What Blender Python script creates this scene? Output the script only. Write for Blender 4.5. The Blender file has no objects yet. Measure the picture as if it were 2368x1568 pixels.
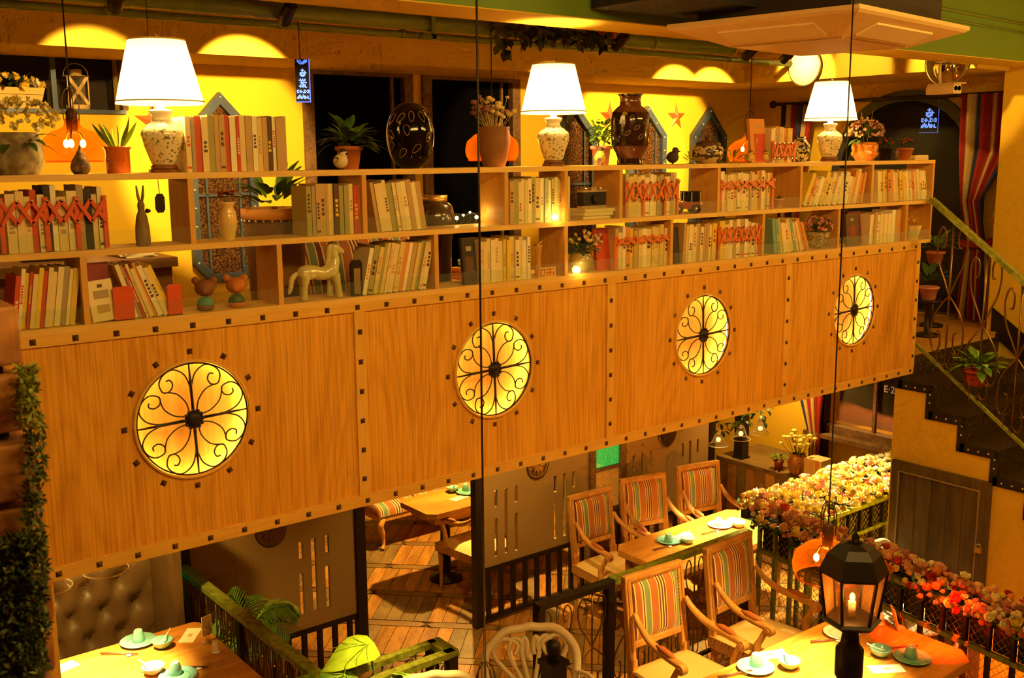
import bpy, bmesh, math, random
from mathutils import Vector, Matrix, Euler
from math import pi, sin, cos, radians as rad
rnd = random.Random(7)
scene = bpy.context.scene
COL = scene.collection

# ------------------------------------------------------------------ camera, world, exposure
F_PX = 2419.0
CAM = Vector((-1.4776, -3.8689, 3.9063))
YAW, PITCH, ROLL = 0.66798, -0.17475, -0.00732
W_ = Vector((sin(YAW) * cos(PITCH), cos(YAW) * cos(PITCH), sin(PITCH)))
R0 = Vector((cos(YAW), -sin(YAW), 0))
U0 = R0.cross(W_)
R_ = cos(ROLL) * R0 + sin(ROLL) * U0
U_ = -sin(ROLL) * R0 + cos(ROLL) * U0
cd = bpy.data.cameras.new('camera')
cam = bpy.data.objects.new('camera', cd)
COL.objects.link(cam)
cd.sensor_width = 36.0
cd.lens = F_PX / 2368.0 * 36.0
cd.clip_start = 0.05
cd.dof.use_dof = True
cd.dof.focus_distance = 6.2
cd.dof.aperture_fstop = 9.0
m3 = Matrix((R_, U_, -W_)).transposed()
cam.matrix_world = Matrix.Translation(CAM) @ m3.to_4x4()
scene.camera = cam


def at(axis, val, px, py):
    """the point of the plane axis = val that the photograph shows at a pixel"""
    d = (px - 1184) / F_PX * R_ - (py - 784) / F_PX * U_ + W_
    i = 'xyz'.index(axis)
    return CAM + d * ((val - CAM[i]) / d[i])


wd = bpy.data.worlds.new('night')
scene.world = wd
wd.use_nodes = True
wd.node_tree.nodes['Background'].inputs[0].default_value = (1.0, 0.56, 0.12, 1)
wd.node_tree.nodes['Background'].inputs[1].default_value = 0.013
scene.view_settings.view_transform = 'Standard'
scene.view_settings.look = 'None'
scene.view_settings.gamma = 1.0
scene.view_settings.use_curve_mapping = False
scene.view_settings.exposure = 0.0
try:
    scene.cycles.use_denoising = True
    scene.cycles.denoiser = 'OPENIMAGEDENOISE'
    scene.cycles.max_bounces = 5
    scene.cycles.diffuse_bounces = 3
    scene.cycles.glossy_bounces = 2
    scene.cycles.transmission_bounces = 4
    scene.cycles.transparent_max_bounces = 8
    scene.cycles.use_adaptive_sampling = True
    scene.cycles.adaptive_threshold = 0.12
    scene.cycles.adaptive_min_samples = 12
    scene.cycles.use_light_tree = True
    scene.cycles.sample_clamp_indirect = 6.0
    scene.cycles.caustics_reflective = False
    scene.cycles.caustics_refractive = False
except Exception:
    pass

WARM = (1.0, 0.585, 0.13)


def aim(o, tgt):
    d = Vector(tgt) - o.location
    o.rotation_euler = d.to_track_quat('-Z', 'Y').to_euler()


def spot(name, loc, tgt, power, ang=60, blend=0.5, col=WARM, size=0.04):
    l = bpy.data.lights.new(name, 'SPOT')
    l.energy = power
    l.color = col
    l.spot_size = rad(ang)
    l.spot_blend = blend
    l.shadow_soft_size = size
    o = bpy.data.objects.new(name, l)
    COL.objects.link(o)
    o.location = loc
    aim(o, tgt)
    return o


def point(name, loc, power, col=WARM, size=0.04):
    l = bpy.data.lights.new(name, 'POINT')
    l.energy = power
    l.color = col
    l.shadow_soft_size = size
    o = bpy.data.objects.new(name, l)
    COL.objects.link(o)
    o.location = loc
    return o


def area(name, loc, tgt, power, sx, sy, col=WARM):
    l = bpy.data.lights.new(name, 'AREA')
    l.shape = 'RECTANGLE'
    l.size = sx
    l.size_y = sy
    l.energy = power
    l.color = col
    o = bpy.data.objects.new(name, l)
    COL.objects.link(o)
    o.location = loc
    aim(o, tgt)
    return o


# unseen added fill lights over the open well (their pools reach the parapet and the platform)
area('hall_fill_light', (0.4, -3.2, 4.95), (0.8, 0, 2.9), 84, 2.2, 0.4)
area('hall_fill_light', (3.6, -3.0, 4.95), (3.9, 0, 2.9), 70, 2.2, 0.4)
# downlights under the mezzanine and over the platform tables, plus an added booth fill
TBL = (1.0, 0.70, 0.30)
spot('table_downlight', (5.2, 1.66, 2.36), (5.25, 1.68, 0.76), 1100, 52, 0.8, TBL)
spot('table_downlight', (3.10, -0.75, 3.6), (3.08, -0.72, 1.08), 3600, 26, 1.0, TBL)
spot('table_downlight', (0.02, 1.70, 2.3), (0.0, 1.72, 1.08), 1000, 52, 0.9, TBL)
spot('booth_fill_light', (0.1, 1.75, 2.36), (0.15, 2.7, 1.15), 130, 100, 0.7)  # added to brighten the sofa back, no lamp known there
spot('table_downlight', (4.2, 4.0, 2.36), (4.15, 3.95, 0.76), 480, 92, 0.3)
spot('aisle_downlight', (2.75, 1.7, 2.37), (2.9, 2.0, 0.0), 62, 110, 0.7)
spot('aisle_downlight', (3.6, 1.9, 2.37), (4.2, 2.5, 0.3), 70, 100, 0.7)
spot('flower_downlight', (5.3, 0.95, 2.37), (5.3, 0.80, 1.2), 620, 95, 0.7, TBL)
spot('counter_downlight', (6.35, 2.1, 2.37), (6.7, 2.1, 0.9), 110, 110, 0.6)
spot('leaf_downlight', (1.25, 0.35, 2.37), (1.2, 0.55, 1.2), 150, 40, 0.6)
spot('platform_downlight', (3.0, -1.85, 4.4), (3.1, 0.0, 0.85), 1100, 28, 0.8)
point('stair_lamp', (5.9, -1.6, 3.9), 34, WARM, 0.08)
spot('red_spotlight', (3.7, -1.3, 2.5), (4.0, -0.85, 1.08), 2200, 24, 0.9, (1.0, 0.03, 0.002))
spot('red_spotlight', (4.75, -0.9, 1.1), (4.75, -1.0, 0.3), 70, 120, 0.5, (1.0, 0.16, 0.03))

# ------------------------------------------------------------------ materials
MATS = {}


def nd(nt, t, **kw):
    n = nt.nodes.new(t)
    for k, v in kw.items():
        if k in n.inputs:
            n.inputs[k].default_value = v
        else:
            setattr(n, k, v)
    return n


def ramp(nt, stops, interp='LINEAR'):
    n = nt.nodes.new('ShaderNodeValToRGB')
    e = n.color_ramp.elements
    n.color_ramp.interpolation = interp
    while len(e) > len(stops):
        e.remove(e[-1])
    while len(e) < len(stops):
        e.new(0.5)
    for el, (p, c) in zip(e, stops):
        el.position = p
        el.color = (c[0], c[1], c[2], 1)
    return n


def base(name):
    m = bpy.data.materials.new(name)
    m.use_nodes = True
    MATS[name] = m
    nt = m.node_tree
    return m, nt, nt.nodes['Principled BSDF']


def mat(name, col, rough=0.5, metal=0.0, emit=None, es=0.0, var=0.0, vs=8.0, bump=0.0, bs=40.0, trans=0.0, alpha=1.0, coat=0.0, spec=0.5, sub=0.0, ior=None):
    if name in MATS:
        return MATS[name]
    m, nt, b = base(name)
    b.inputs['Base Color'].default_value = (*col, 1)
    b.inputs['Roughness'].default_value = rough
    b.inputs['Metallic'].default_value = metal
    b.inputs['Specular IOR Level'].default_value = spec
    if ior:
        b.inputs['IOR'].default_value = ior
    if emit:
        b.inputs['Emission Color'].default_value = (*emit, 1)
        b.inputs['Emission Strength'].default_value = es
    if trans:
        b.inputs['Transmission Weight'].default_value = trans
    if alpha < 1:
        b.inputs['Alpha'].default_value = alpha
    if coat:
        b.inputs['Coat Weight'].default_value = coat
    if var or bump:
        tc = nd(nt, 'ShaderNodeTexCoord')
    if var:
        n = nd(nt, 'ShaderNodeTexNoise', Scale=vs, Detail=4.0)
        nt.links.new(tc.outputs['Object'], n.inputs['Vector'])
        r = ramp(nt, [(0.3, [c * (1 - var) for c in col]), (0.7, [min(1, c * (1 + var * .6)) for c in col])])
        nt.links.new(n.outputs['Fac'], r.inputs[0])
        nt.links.new(r.outputs[0], b.inputs['Base Color'])
    if bump:
        n = nd(nt, 'ShaderNodeTexNoise', Scale=bs, Detail=3.0)
        nt.links.new(tc.outputs['Object'], n.inputs['Vector'])
        bp = nd(nt, 'ShaderNodeBump', Strength=bump, Distance=0.01)
        nt.links.new(n.outputs['Fac'], bp.inputs['Height'])
        nt.links.new(bp.outputs[0], b.inputs['Normal'])
    return m


def wood(name, c1, c2, scale=(9, 9, 0.8), rough=0.45, rings=5.0, bump=0.1, coat=0.0, rand=0.0):
    """grain runs along the axis with the small scale"""
    if name in MATS:
        return MATS[name]
    m, nt, b = base(name)
    tc = nd(nt, 'ShaderNodeTexCoord')
    mp = nd(nt, 'ShaderNodeMapping')
    mp.inputs['Scale'].default_value = scale
    nt.links.new(tc.outputs['Object'], mp.inputs[0])
    oi = nd(nt, 'ShaderNodeObjectInfo')
    cmb = nd(nt, 'ShaderNodeCombineXYZ')
    mul = nd(nt, 'ShaderNodeMath', operation='MULTIPLY')
    mul.inputs[1].default_value = 37.0
    nt.links.new(oi.outputs['Random'], mul.inputs[0])
    for i in range(3):
        nt.links.new(mul.outputs[0], cmb.inputs[i])
    add = nd(nt, 'ShaderNodeVectorMath', operation='ADD')
    nt.links.new(mp.outputs[0], add.inputs[0])
    nt.links.new(cmb.outputs[0], add.inputs[1])
    n1 = nd(nt, 'ShaderNodeTexNoise', Scale=0.55, Detail=2.0, Roughness=0.4)
    nt.links.new(add.outputs[0], n1.inputs['Vector'])
    mm = nd(nt, 'ShaderNodeMath', operation='MULTIPLY')
    mm.inputs[1].default_value = rings * 6.28
    nt.links.new(n1.outputs['Fac'], mm.inputs[0])
    sn = nd(nt, 'ShaderNodeMath', operation='SINE')
    nt.links.new(mm.outputs[0], sn.inputs[0])
    n2 = nd(nt, 'ShaderNodeTexNoise', Scale=7.0, Detail=6.0, Roughness=0.6)
    nt.links.new(add.outputs[0], n2.inputs['Vector'])
    a1 = nd(nt, 'ShaderNodeMath', operation='MULTIPLY_ADD')
    a1.inputs[1].default_value = 0.11
    nt.links.new(sn.outputs[0], a1.inputs[0])
    nt.links.new(n2.outputs['Fac'], a1.inputs[2])
    r = ramp(nt, [(0.3, c1), (0.68, c2)])
    nt.links.new(a1.outputs[0], r.inputs[0])
    out = r.outputs[0]
    if rand:
        hs = nd(nt, 'ShaderNodeHueSaturation')
        ml = nd(nt, 'ShaderNodeMath', operation='MULTIPLY_ADD')
        ml.inputs[1].default_value = rand
        ml.inputs[2].default_value = 1 - rand * .5
        nt.links.new(oi.outputs['Random'], ml.inputs[0])
        nt.links.new(ml.outputs[0], hs.inputs['Value'])
        nt.links.new(out, hs.inputs['Color'])
        out = hs.outputs[0]
    nt.links.new(out, b.inputs['Base Color'])
    b.inputs['Roughness'].default_value = rough
    if coat:
        b.inputs['Coat Weight'].default_value = coat
        b.inputs['Coat Roughness'].default_value = 0.25
    if bump:
        bp = nd(nt, 'ShaderNodeBump', Strength=bump, Distance=0.004)
        nt.links.new(a1.outputs[0], bp.inputs['Height'])
        nt.links.new(bp.outputs[0], b.inputs['Normal'])
    return m


def stripes(name, axis, width, seq, rough=0.75):
    """woven stripes across a cushion: hard edged bands along one object axis"""
    if name in MATS:
        return MATS[name]
    m, nt, b = base(name)
    tc = nd(nt, 'ShaderNodeTexCoord')
    sp = nd(nt, 'ShaderNodeSeparateXYZ')
    nt.links.new(tc.outputs['Object'], sp.inputs[0])
    a = nd(nt, 'ShaderNodeMath', operation='DIVIDE')
    a.inputs[1].default_value = width
    nt.links.new(sp.outputs[axis], a.inputs[0])
    o = nd(nt, 'ShaderNodeMath', operation='ADD')
    o.inputs[1].default_value = 20.5
    nt.links.new(a.outputs[0], o.inputs[0])
    fr = nd(nt, 'ShaderNodeMath', operation='FRACT')
    nt.links.new(o.outputs[0], fr.inputs[0])
    tot = sum(w for w, _ in seq)
    p = 0
    stops = []
    for w, c in seq:
        stops.append((p / tot, c))
        p += w
    r = ramp(nt, stops[:31], 'CONSTANT')
    nt.links.new(fr.outputs[0], r.inputs[0])
    nt.links.new(r.outputs[0], b.inputs['Base Color'])
    b.inputs['Roughness'].default_value = rough
    b.inputs['Sheen Weight'].default_value = 0.3
    return m


def glass(name, col, alpha=0.25, rough=0.05, glow=None, gs=0.0, edge=0.55):
    """thin glass: mostly see-through with a tint and a sheen"""
    if name in MATS:
        return MATS[name]
    m = bpy.data.materials.new(name)
    m.use_nodes = True
    MATS[name] = m
    nt = m.node_tree
    nt.nodes.clear()
    o = nd(nt, 'ShaderNodeOutputMaterial')
    t = nd(nt, 'ShaderNodeBsdfTransparent')
    t.inputs[0].default_value = (*[c ** .5 for c in col], 1)
    g = nd(nt, 'ShaderNodeBsdfPrincipled')
    g.inputs['Base Color'].default_value = (*col, 1)
    g.inputs['Roughness'].default_value = rough
    if glow:
        g.inputs['Emission Color'].default_value = (*glow, 1)
        g.inputs['Emission Strength'].default_value = gs
    f = nd(nt, 'ShaderNodeLayerWeight')
    f.inputs[0].default_value = 0.35
    ad = nd(nt, 'ShaderNodeMath', operation='MULTIPLY_ADD')
    ad.inputs[1].default_value = edge
    ad.inputs[2].default_value = alpha
    ad.use_clamp = True
    nt.links.new(f.outputs['Facing'], ad.inputs[0])
    mx = nd(nt, 'ShaderNodeMixShader')
    nt.links.new(ad.outputs[0], mx.inputs[0])
    nt.links.new(t.outputs[0], mx.inputs[1])
    nt.links.new(g.outputs[0], mx.inputs[2])
    nt.links.new(mx.outputs[0], o.inputs[0])
    return m


def cells(name, c1, c2, scale=20.0, width=0.06, rough=0.3, coat=0.5):
    """a glaze with pale leaf-shaped outlines or a crackle, from distance to cell edges"""
    if name in MATS:
        return MATS[name]
    m, nt, b = base(name)
    tc = nd(nt, 'ShaderNodeTexCoord')
    v = nd(nt, 'ShaderNodeTexVoronoi', feature='DISTANCE_TO_EDGE', Scale=scale)
    nt.links.new(tc.outputs['Object'], v.inputs['Vector'])
    r = ramp(nt, [(width * .6, c2), (width, c1)])
    nt.links.new(v.outputs['Distance'], r.inputs[0])
    nt.links.new(r.outputs[0], b.inputs['Base Color'])
    b.inputs['Roughness'].default_value = rough
    b.inputs['Coat Weight'].default_value = coat
    return m


def speckle(name, c1, c2, scale=30.0, lo=0.58, hi=0.62, rough=0.35, coat=0.3, bump=0.0):
    if name in MATS:
        return MATS[name]
    m, nt, b = base(name)
    tc = nd(nt, 'ShaderNodeTexCoord')
    v = nd(nt, 'ShaderNodeTexNoise', Scale=scale, Detail=2.0)
    nt.links.new(tc.outputs['Object'], v.inputs['Vector'])
    r = ramp(nt, [(lo, c1), (hi, c2)])
    nt.links.new(v.outputs['Fac'], r.inputs[0])
    nt.links.new(r.outputs[0], b.inputs['Base Color'])
    b.inputs['Roughness'].default_value = rough
    b.inputs['Coat Weight'].default_value = coat
    if bump:
        bp = nd(nt, 'ShaderNodeBump', Strength=bump, Distance=0.01)
        nt.links.new(v.outputs['Fac'], bp.inputs['Height'])
        nt.links.new(bp.outputs[0], b.inputs['Normal'])
    return m


M_WALL = mat('ochre_plaster', (0.84, 0.56, 0.030), 0.85, bump=0.12, bs=60)
M_BEAM = mat('pale_ochre_paint', (0.84, 0.57, 0.05), 0.8)
M_GREEN = mat('green_paint', (0.16, 0.28, 0.035), 0.7, var=0.15, vs=2)
M_PIPE = mat('green_pipe_paint', (0.20, 0.27, 0.06), 0.45)
def veneer(name, c1, c2):
    m, nt, b = base(name)
    tc = nd(nt, 'ShaderNodeTexCoord')
    def mapped(sc):
        mp = nd(nt, 'ShaderNodeMapping')
        mp.inputs['Scale'].default_value = sc
        nt.links.new(tc.outputs['Object'], mp.inputs[0])
        return mp.outputs[0]
    n1 = nd(nt, 'ShaderNodeTexNoise', Scale=1.0, Detail=1.5, Roughness=0.35)
    nt.links.new(mapped((2.6, 1.0, 0.38)), n1.inputs['Vector'])
    mm = nd(nt, 'ShaderNodeMath', operation='MULTIPLY')
    mm.inputs[1].default_value = 85.0
    nt.links.new(n1.outputs['Fac'], mm.inputs[0])
    sn = nd(nt, 'ShaderNodeMath', operation='SINE')
    nt.links.new(mm.outputs[0], sn.inputs[0])
    ab = nd(nt, 'ShaderNodeMath', operation='ABSOLUTE')
    nt.links.new(sn.outputs[0], ab.inputs[0])
    n2 = nd(nt, 'ShaderNodeTexNoise', Scale=1.0, Detail=3.0)
    nt.links.new(mapped((130.0, 30.0, 3.0)), n2.inputs['Vector'])
    n3 = nd(nt, 'ShaderNodeTexNoise', Scale=1.0, Detail=2.0)
    nt.links.new(mapped((5.0, 2.0, 0.8)), n3.inputs['Vector'])
    a1 = nd(nt, 'ShaderNodeMath', operation='MULTIPLY_ADD')
    a1.inputs[1].default_value = 0.13
    nt.links.new(ab.outputs[0], a1.inputs[0])
    nt.links.new(n2.outputs['Fac'], a1.inputs[2])
    a2 = nd(nt, 'ShaderNodeMath', operation='MULTIPLY_ADD')
    a2.inputs[1].default_value = 0.45
    nt.links.new(n3.outputs['Fac'], a2.inputs[0])
    nt.links.new(a1.outputs[0], a2.inputs[2])
    r = ramp(nt, [(0.50, c1), (0.98, c2)])
    nt.links.new(a2.outputs[0], r.inputs[0])
    nt.links.new(r.outputs[0], b.inputs['Base Color'])
    b.inputs['Roughness'].default_value = 0.42
    return m


M_VENEER = veneer('oak_veneer', (0.60, 0.25, 0.018), (0.94, 0.49, 0.060))
M_OLDVEN = wood('oak_veneer_old', (0.62, 0.27, 0.020), (0.92, 0.48, 0.060), (2.4, 2.4, 0.42), 0.42, 9.0, 0.01, 0.1)
M_BATTEN = wood('pine_batten', (0.80, 0.45, 0.07), (0.92, 0.56, 0.10), (0.9, 9, 9), 0.5, 3.0, 0.03)
M_BATTENV = wood('pine_batten_upright', (0.80, 0.45, 0.07), (0.92, 0.56, 0.10), (9, 9, 0.9), 0.5, 3.0, 0.03)
M_SHELF = wood('pale_shelf_wood', (0.80, 0.50, 0.12), (0.92, 0.62, 0.17), (0.9, 9, 9), 0.45, 3.0, 0.02)
M_SHELFV = wood('divider_wood', (0.66, 0.34, 0.06), (0.78, 0.44, 0.09), (6, 6, 0.7), 0.5, 3.0, 0.02)
M_NAIL = mat('dark_iron_nail', (0.12, 0.055, 0.02), 0.45, 0.6)
M_IRON = mat('black_iron', (0.03, 0.02, 0.012), 0.45, 0.5)
M_IRONG = mat('worn_green_iron', (0.24, 0.29, 0.03), 0.5, 0.1, var=0.5, vs=30)
M_BRONZE = mat('bronze_iron', (0.20, 0.12, 0.04), 0.28, 0.85)
M_STEELB = mat('blue_grey_steel', (0.075, 0.11, 0.18), 0.4, 0.35, var=0.2)
M_STUD = mat('bright_stud', (0.85, 0.85, 0.7), 0.25, 0.8)
M_BLACKGL = mat('night_glass', (0.003, 0.003, 0.005), 0.6, spec=0.0)
M_WEATH = wood('weathered_frame', (0.10, 0.05, 0.018), (0.22, 0.12, 0.05), (5, 5, 5), 0.7, 3.0, 0.1)
M_CHAIRW = wood('carved_oak', (0.50, 0.22, 0.045), (0.70, 0.36, 0.09), (8, 8, 2), 0.5, 3.0, 0.15)
M_CREAM = mat('cream_upholstery', (0.82, 0.60, 0.22), 0.75, bump=0.05, bs=200)
M_TABLE = wood('table_oak', (0.46, 0.17, 0.02), (0.66, 0.30, 0.045), (0.8, 8, 8), 0.3, 4.0, 0.03, 0.4)
M_TABLEX = wood('table_edge_oak', (0.42, 0.19, 0.03), (0.60, 0.30, 0.06), (0.8, 8, 8), 0.45, 4.0, 0.05)
RED_, ORA, CRM, GRN, MAR = (0.34, 0.06, 0.02), (0.48, 0.15, 0.03), (0.88, 0.66, 0.26), (0.22, 0.30, 0.14), (0.16, 0.025, 0.012)
SEQ = [(1.6, MAR), (.7, CRM), (3, ORA), (.8, CRM), (.6, MAR), (.8, CRM), (3.4, GRN), (.6, CRM), (5, ORA), (.6, CRM), (1, MAR), (.9, CRM), (1, MAR), (.9, CRM), (1, MAR), (.6, CRM), (5, ORA), (.7, CRM), (.8, RED_), (.7, CRM), (3, GRN), (.6, CRM), (.8, MAR)]
M_STRIPE = stripes('striped_velvet', 0, 0.40, SEQ)
M_STRIPEY = stripes('striped_velvet_bench', 0, 0.52, SEQ)
M_CELADON = mat('celadon_glaze', (0.20, 0.46, 0.34), 0.18, coat=0.6, var=0.12, vs=12)
M_CELADIN = mat('celadon_inside', (0.12, 0.50, 0.42), 0.15, coat=0.6)
M_WHITE = mat('white_china', (0.92, 0.88, 0.78), 0.2, coat=0.5)
M_PAPER = mat('cream_paper', (0.95, 0.86, 0.60), 0.8)
M_WHITEW = mat('white_enamel', (0.88, 0.78, 0.55), 0.4)
M_DKWOOD = wood('dark_stick', (0.09, 0.035, 0.012), (0.18, 0.07, 0.02), (3, 3, 3), 0.4, 2.0, 0)
M_TERRA = mat('terracotta', (0.60, 0.17, 0.035), 0.6, var=0.15)
M_SOIL = mat('dark_soil', (0.05, 0.03, 0.015), 0.95, bump=0.5, bs=80)
M_LEAF = mat('leaf_green', (0.13, 0.30, 0.035), 0.45, var=0.4, vs=20)
M_LEAFD = mat('leaf_dark', (0.045, 0.11, 0.02), 0.45, var=0.4, vs=20)
M_LEAFL = mat('leaf_lime', (0.36, 0.62, 0.04), 0.35, var=0.25, vs=14, coat=0.3)
M_LEAFY = mat('leaf_yellow', (0.45, 0.50, 0.05), 0.5, var=0.3)
M_STEM = mat('plant_stem', (0.16, 0.20, 0.04), 0.7)
M_TRELLIS = mat('red_lattice_paint', (0.78, 0.10, 0.018), 0.45)
M_ORTRELL = mat('orange_red_lattice_paint', (0.82, 0.20, 0.03), 0.45)
M_GLASSC = glass('clear_guard_glass', (0.93, 0.97, 0.86), 0.015, 0.05, None, 0, 0.16)
M_AMBERG = glass('amber_glass', (0.82, 0.30, 0.025), 0.07, 0.04, None, 0, 0.45)
M_BULB = mat('glowing_bulb', (1, .8, .4), 0.3, emit=(1.0, 0.62, 0.18), es=60)
M_CLEARG = glass('clear_glass', (0.75, 0.68, 0.5), 0.05)

# ------------------------------------------------------------------ mesh helpers
class MB:
    def __init__(s):
        s.v = []
        s.f = []
        s.sm = []

    def add(s, vs, fs, smooth=False, T=None):
        o = len(s.v)
        s.v += [tuple(T @ Vector(p)) if T is not None else tuple(p) for p in vs]
        s.f += [tuple(i + o for i in f) for f in fs]
        s.sm += [smooth] * len(fs)
        return s

    def box(s, x0, x1, y0, y1, z0, z1, T=None):
        v = [(x, y, z) for z in (z0, z1) for y in (y0, y1) for x in (x0, x1)]
        f = [(0, 2, 3, 1), (4, 5, 7, 6), (0, 1, 5, 4), (2, 6, 7, 3), (0, 4, 6, 2), (1, 3, 7, 5)]
        return s.add(v, f, False, T)

    def cbox(s, c, d, T=None):
        return s.box(c[0] - d[0] / 2, c[0] + d[0] / 2, c[1] - d[1] / 2, c[1] + d[1] / 2, c[2] - d[2] / 2, c[2] + d[2] / 2, T)

    def prism(s, poly, h, T=None, smooth=False):
        n = len(poly)
        v = [(x, y, 0) for x, y in poly] + [(x, y, h) for x, y in poly]
        f = [tuple(range(n - 1, -1, -1)), tuple(range(n, 2 * n))]
        s.add(v, f, False, T)
        o = len(s.v) - 2 * n
        s.f += [(o + i, o + (i + 1) % n, o + n + (i + 1) % n, o + n + i) for i in range(n)]
        s.sm += [smooth] * n
        return s

    def bar(s, a, b, w, h=None, up=(0, 0, 1)):
        a, b = Vector(a), Vector(b)
        h = h or w
        z = (b - a).normalized()
        x = z.cross(Vector(up))
        if x.length < 1e-4:
            x = z.cross(Vector((0, 1, 0)))
        x.normalize()
        y = x.cross(z)
        v = []
        for p in (a, b):
            for sx, sy in ((-1, -1), (1, -1), (1, 1), (-1, 1)):
                v.append(p + x * sx * w / 2 + y * sy * h / 2)
        return s.add(v, [(0, 3, 2, 1), (4, 5, 6, 7), (0, 1, 5, 4), (1, 2, 6, 5), (2, 3, 7, 6), (3, 0, 4, 7)])

    def tube(s, pts, r, n=6, cap=True, smooth=True):
        pts = [Vector(p) for p in pts]
        k = len(pts)
        rr = r if isinstance(r, (list, tuple)) else [r] * k
        t0 = (pts[1] - pts[0]).normalized()
        ref = Vector((0, 0, 1)) if abs(t0.z) < .9 else Vector((1, 0, 0))
        x = t0.cross(ref).normalized()
        v = []
        for i, p in enumerate(pts):
            t = (pts[min(i + 1, k - 1)] - pts[max(i - 1, 0)])
            t = t.normalized() if t.length > 1e-9 else t0
            x = (x - t * x.dot(t))
            x = x.normalized() if x.length > 1e-6 else t.orthogonal().normalized()
            y = t.cross(x)
            for j in range(n):
                a = 2 * pi * j / n
                v.append(p + (x * cos(a) + y * sin(a)) * rr[i])
        f = [(i * n + j, i * n + (j + 1) % n, (i + 1) * n + (j + 1) % n, (i + 1) * n + j) for i in range(k - 1) for j in range(n)]
        s.add(v, f, smooth)
        if cap:
            o = len(s.v) - len(v)
            s.f += [tuple(o + j for j in range(n - 1, -1, -1)), tuple(o + (k - 1) * n + j for j in range(n))]
            s.sm += [False, False]
        return s

    def lathe(s, prof, n=24, T=None, smooth=True, cap=True):
        k = len(prof)
        v = [(r * cos(2 * pi * j / n), r * sin(2 * pi * j / n), z) for r, z in prof for j in range(n)]
        f = [(i * n + j, i * n + (j + 1) % n, (i + 1) * n + (j + 1) % n, (i + 1) * n + j) for i in range(k - 1) for j in range(n)]
        s.add(v, f, smooth, T)
        if cap:
            o = len(s.v) - len(v)
            if prof[0][0] > 1e-6:
                s.f.append(tuple(o + j for j in range(n - 1, -1, -1)))
                s.sm.append(False)
            if prof[-1][0] > 1e-6:
                s.f.append(tuple(o + (k - 1) * n + j for j in range(n)))
                s.sm.append(False)
        return s

    def ball(s, c, r, n=12, m=8, sc=(1, 1, 1), T=None):
        prof = [(max(r * sin(pi * i / m), 1e-7), -r * cos(pi * i / m)) for i in range(m + 1)]
        TT = Matrix.Translation(c) @ Matrix.Diagonal((*sc, 1))
        return s.lathe(prof, n, (T @ TT) if T is not None else TT, True, False)

    def quad(s, a, b, c, d):
        return s.add([a, b, c, d], [(0, 1, 2, 3)])

    def leaf(s, L, Wd, T, curl=0.3, fold=0.15, n=5):
        """a pointed leaf along +x from the origin, arching downwards"""
        v = []
        for i in range(n + 1):
            t = i / n
            w = Wd * (sin(pi * min(1, t * .94 + .04)) ** .8) * .5
            x = L * t * (1 - .12 * curl * t)
            z = -curl * L * t * t
            v += [(x, -w, z + fold * w), (x, 0, z), (x, w, z + fold * w)]
        f = []
        for i in range(n):
            a = i * 3
            f += [(a, a + 3, a + 4, a + 1), (a + 1, a + 4, a + 5, a + 2)]
        return s.add(v, f, True, T)

    def build(s, name, m=None, parent=None, loc=None, rot=None):
        me = bpy.data.meshes.new(name)
        me.from_pydata(s.v, [], s.f)
        if any(s.sm):
            me.polygons.foreach_set('use_smooth', s.sm)
        me.update()
        if m:
            me.materials.append(m)
        return link(name, me, parent, loc, rot)


def link(name, me, parent=None, loc=None, rot=None):
    o = bpy.data.objects.new(name, me)
    COL.objects.link(o)
    if parent is not None:
        o.parent = parent
    if loc is not None:
        o.location = loc
    if rot is not None:
        o.rotation_euler = rot if hasattr(rot, '__len__') else (0, 0, rot)
    return o


def tag(o, label=None, cat=None, group=None, kind=None):
    if label:
        o['label'] = label
    if cat:
        o['category'] = cat
    if group:
        o['group'] = group
    if kind:
        o['kind'] = kind
    return o


def thing(name, label, cat, loc=(0, 0, 0), rz=0, group=None, kind=None):
    o = bpy.data.objects.new(name, None)
    o.empty_display_size = 0.05
    COL.objects.link(o)
    o.location = loc
    o.rotation_euler = (0, 0, rz)
    return tag(o, label, cat, group, kind)


def copy_tree(o, parent=None):
    c = o.copy()
    COL.objects.link(c)
    c.parent = parent
    for ch in list(o.children):
        copy_tree(ch, c)
    return c


def dup(o, loc, rz=None, label=None, group=None, sc=None):
    c = copy_tree(o)
    c.location = loc
    if rz is not None:
        c.rotation_euler = (0, 0, rz)
    if label:
        c['label'] = label
    if group:
        c['group'] = group
    if sc:
        c.scale = (sc, sc, sc)
    return c


def cat_rom(pts, n=6):
    P = [Vector(p) for p in pts]
    out = []
    for i in range(len(P) - 1):
        p0, p1, p2, p3 = P[max(i - 1, 0)], P[i], P[i + 1], P[min(i + 2, len(P) - 1)]
        for k in range(n):
            t = k / n
            out.append(0.5 * ((2 * p1) + (p2 - p0) * t + (2 * p0 - 5 * p1 + 4 * p2 - p3) * t * t + (3 * p1 - p0 - 3 * p2 + p3) * t ** 3))
    out.append(P[-1])
    return out


def TR(loc=(0, 0, 0), rot=(0, 0, 0), sc=1):
    return Matrix.Translation(loc) @ Euler(rot).to_matrix().to_4x4() @ Matrix.Diagonal((sc, sc, sc, 1))


def TRQ(loc, xdir, up=(0, 0, 1), sc=1):
    """local +x along xdir, +z near up"""
    x = Vector(xdir).normalized()
    y = Vector(up).cross(x)
    y = y.normalized() if y.length > 1e-4 else Vector((0, 1, 0))
    z = x.cross(y)
    m = Matrix((x, y, z)).transposed().to_4x4()
    return Matrix.Translation(loc) @ m @ Matrix.Diagonal((sc, sc, sc, 1))


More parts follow.
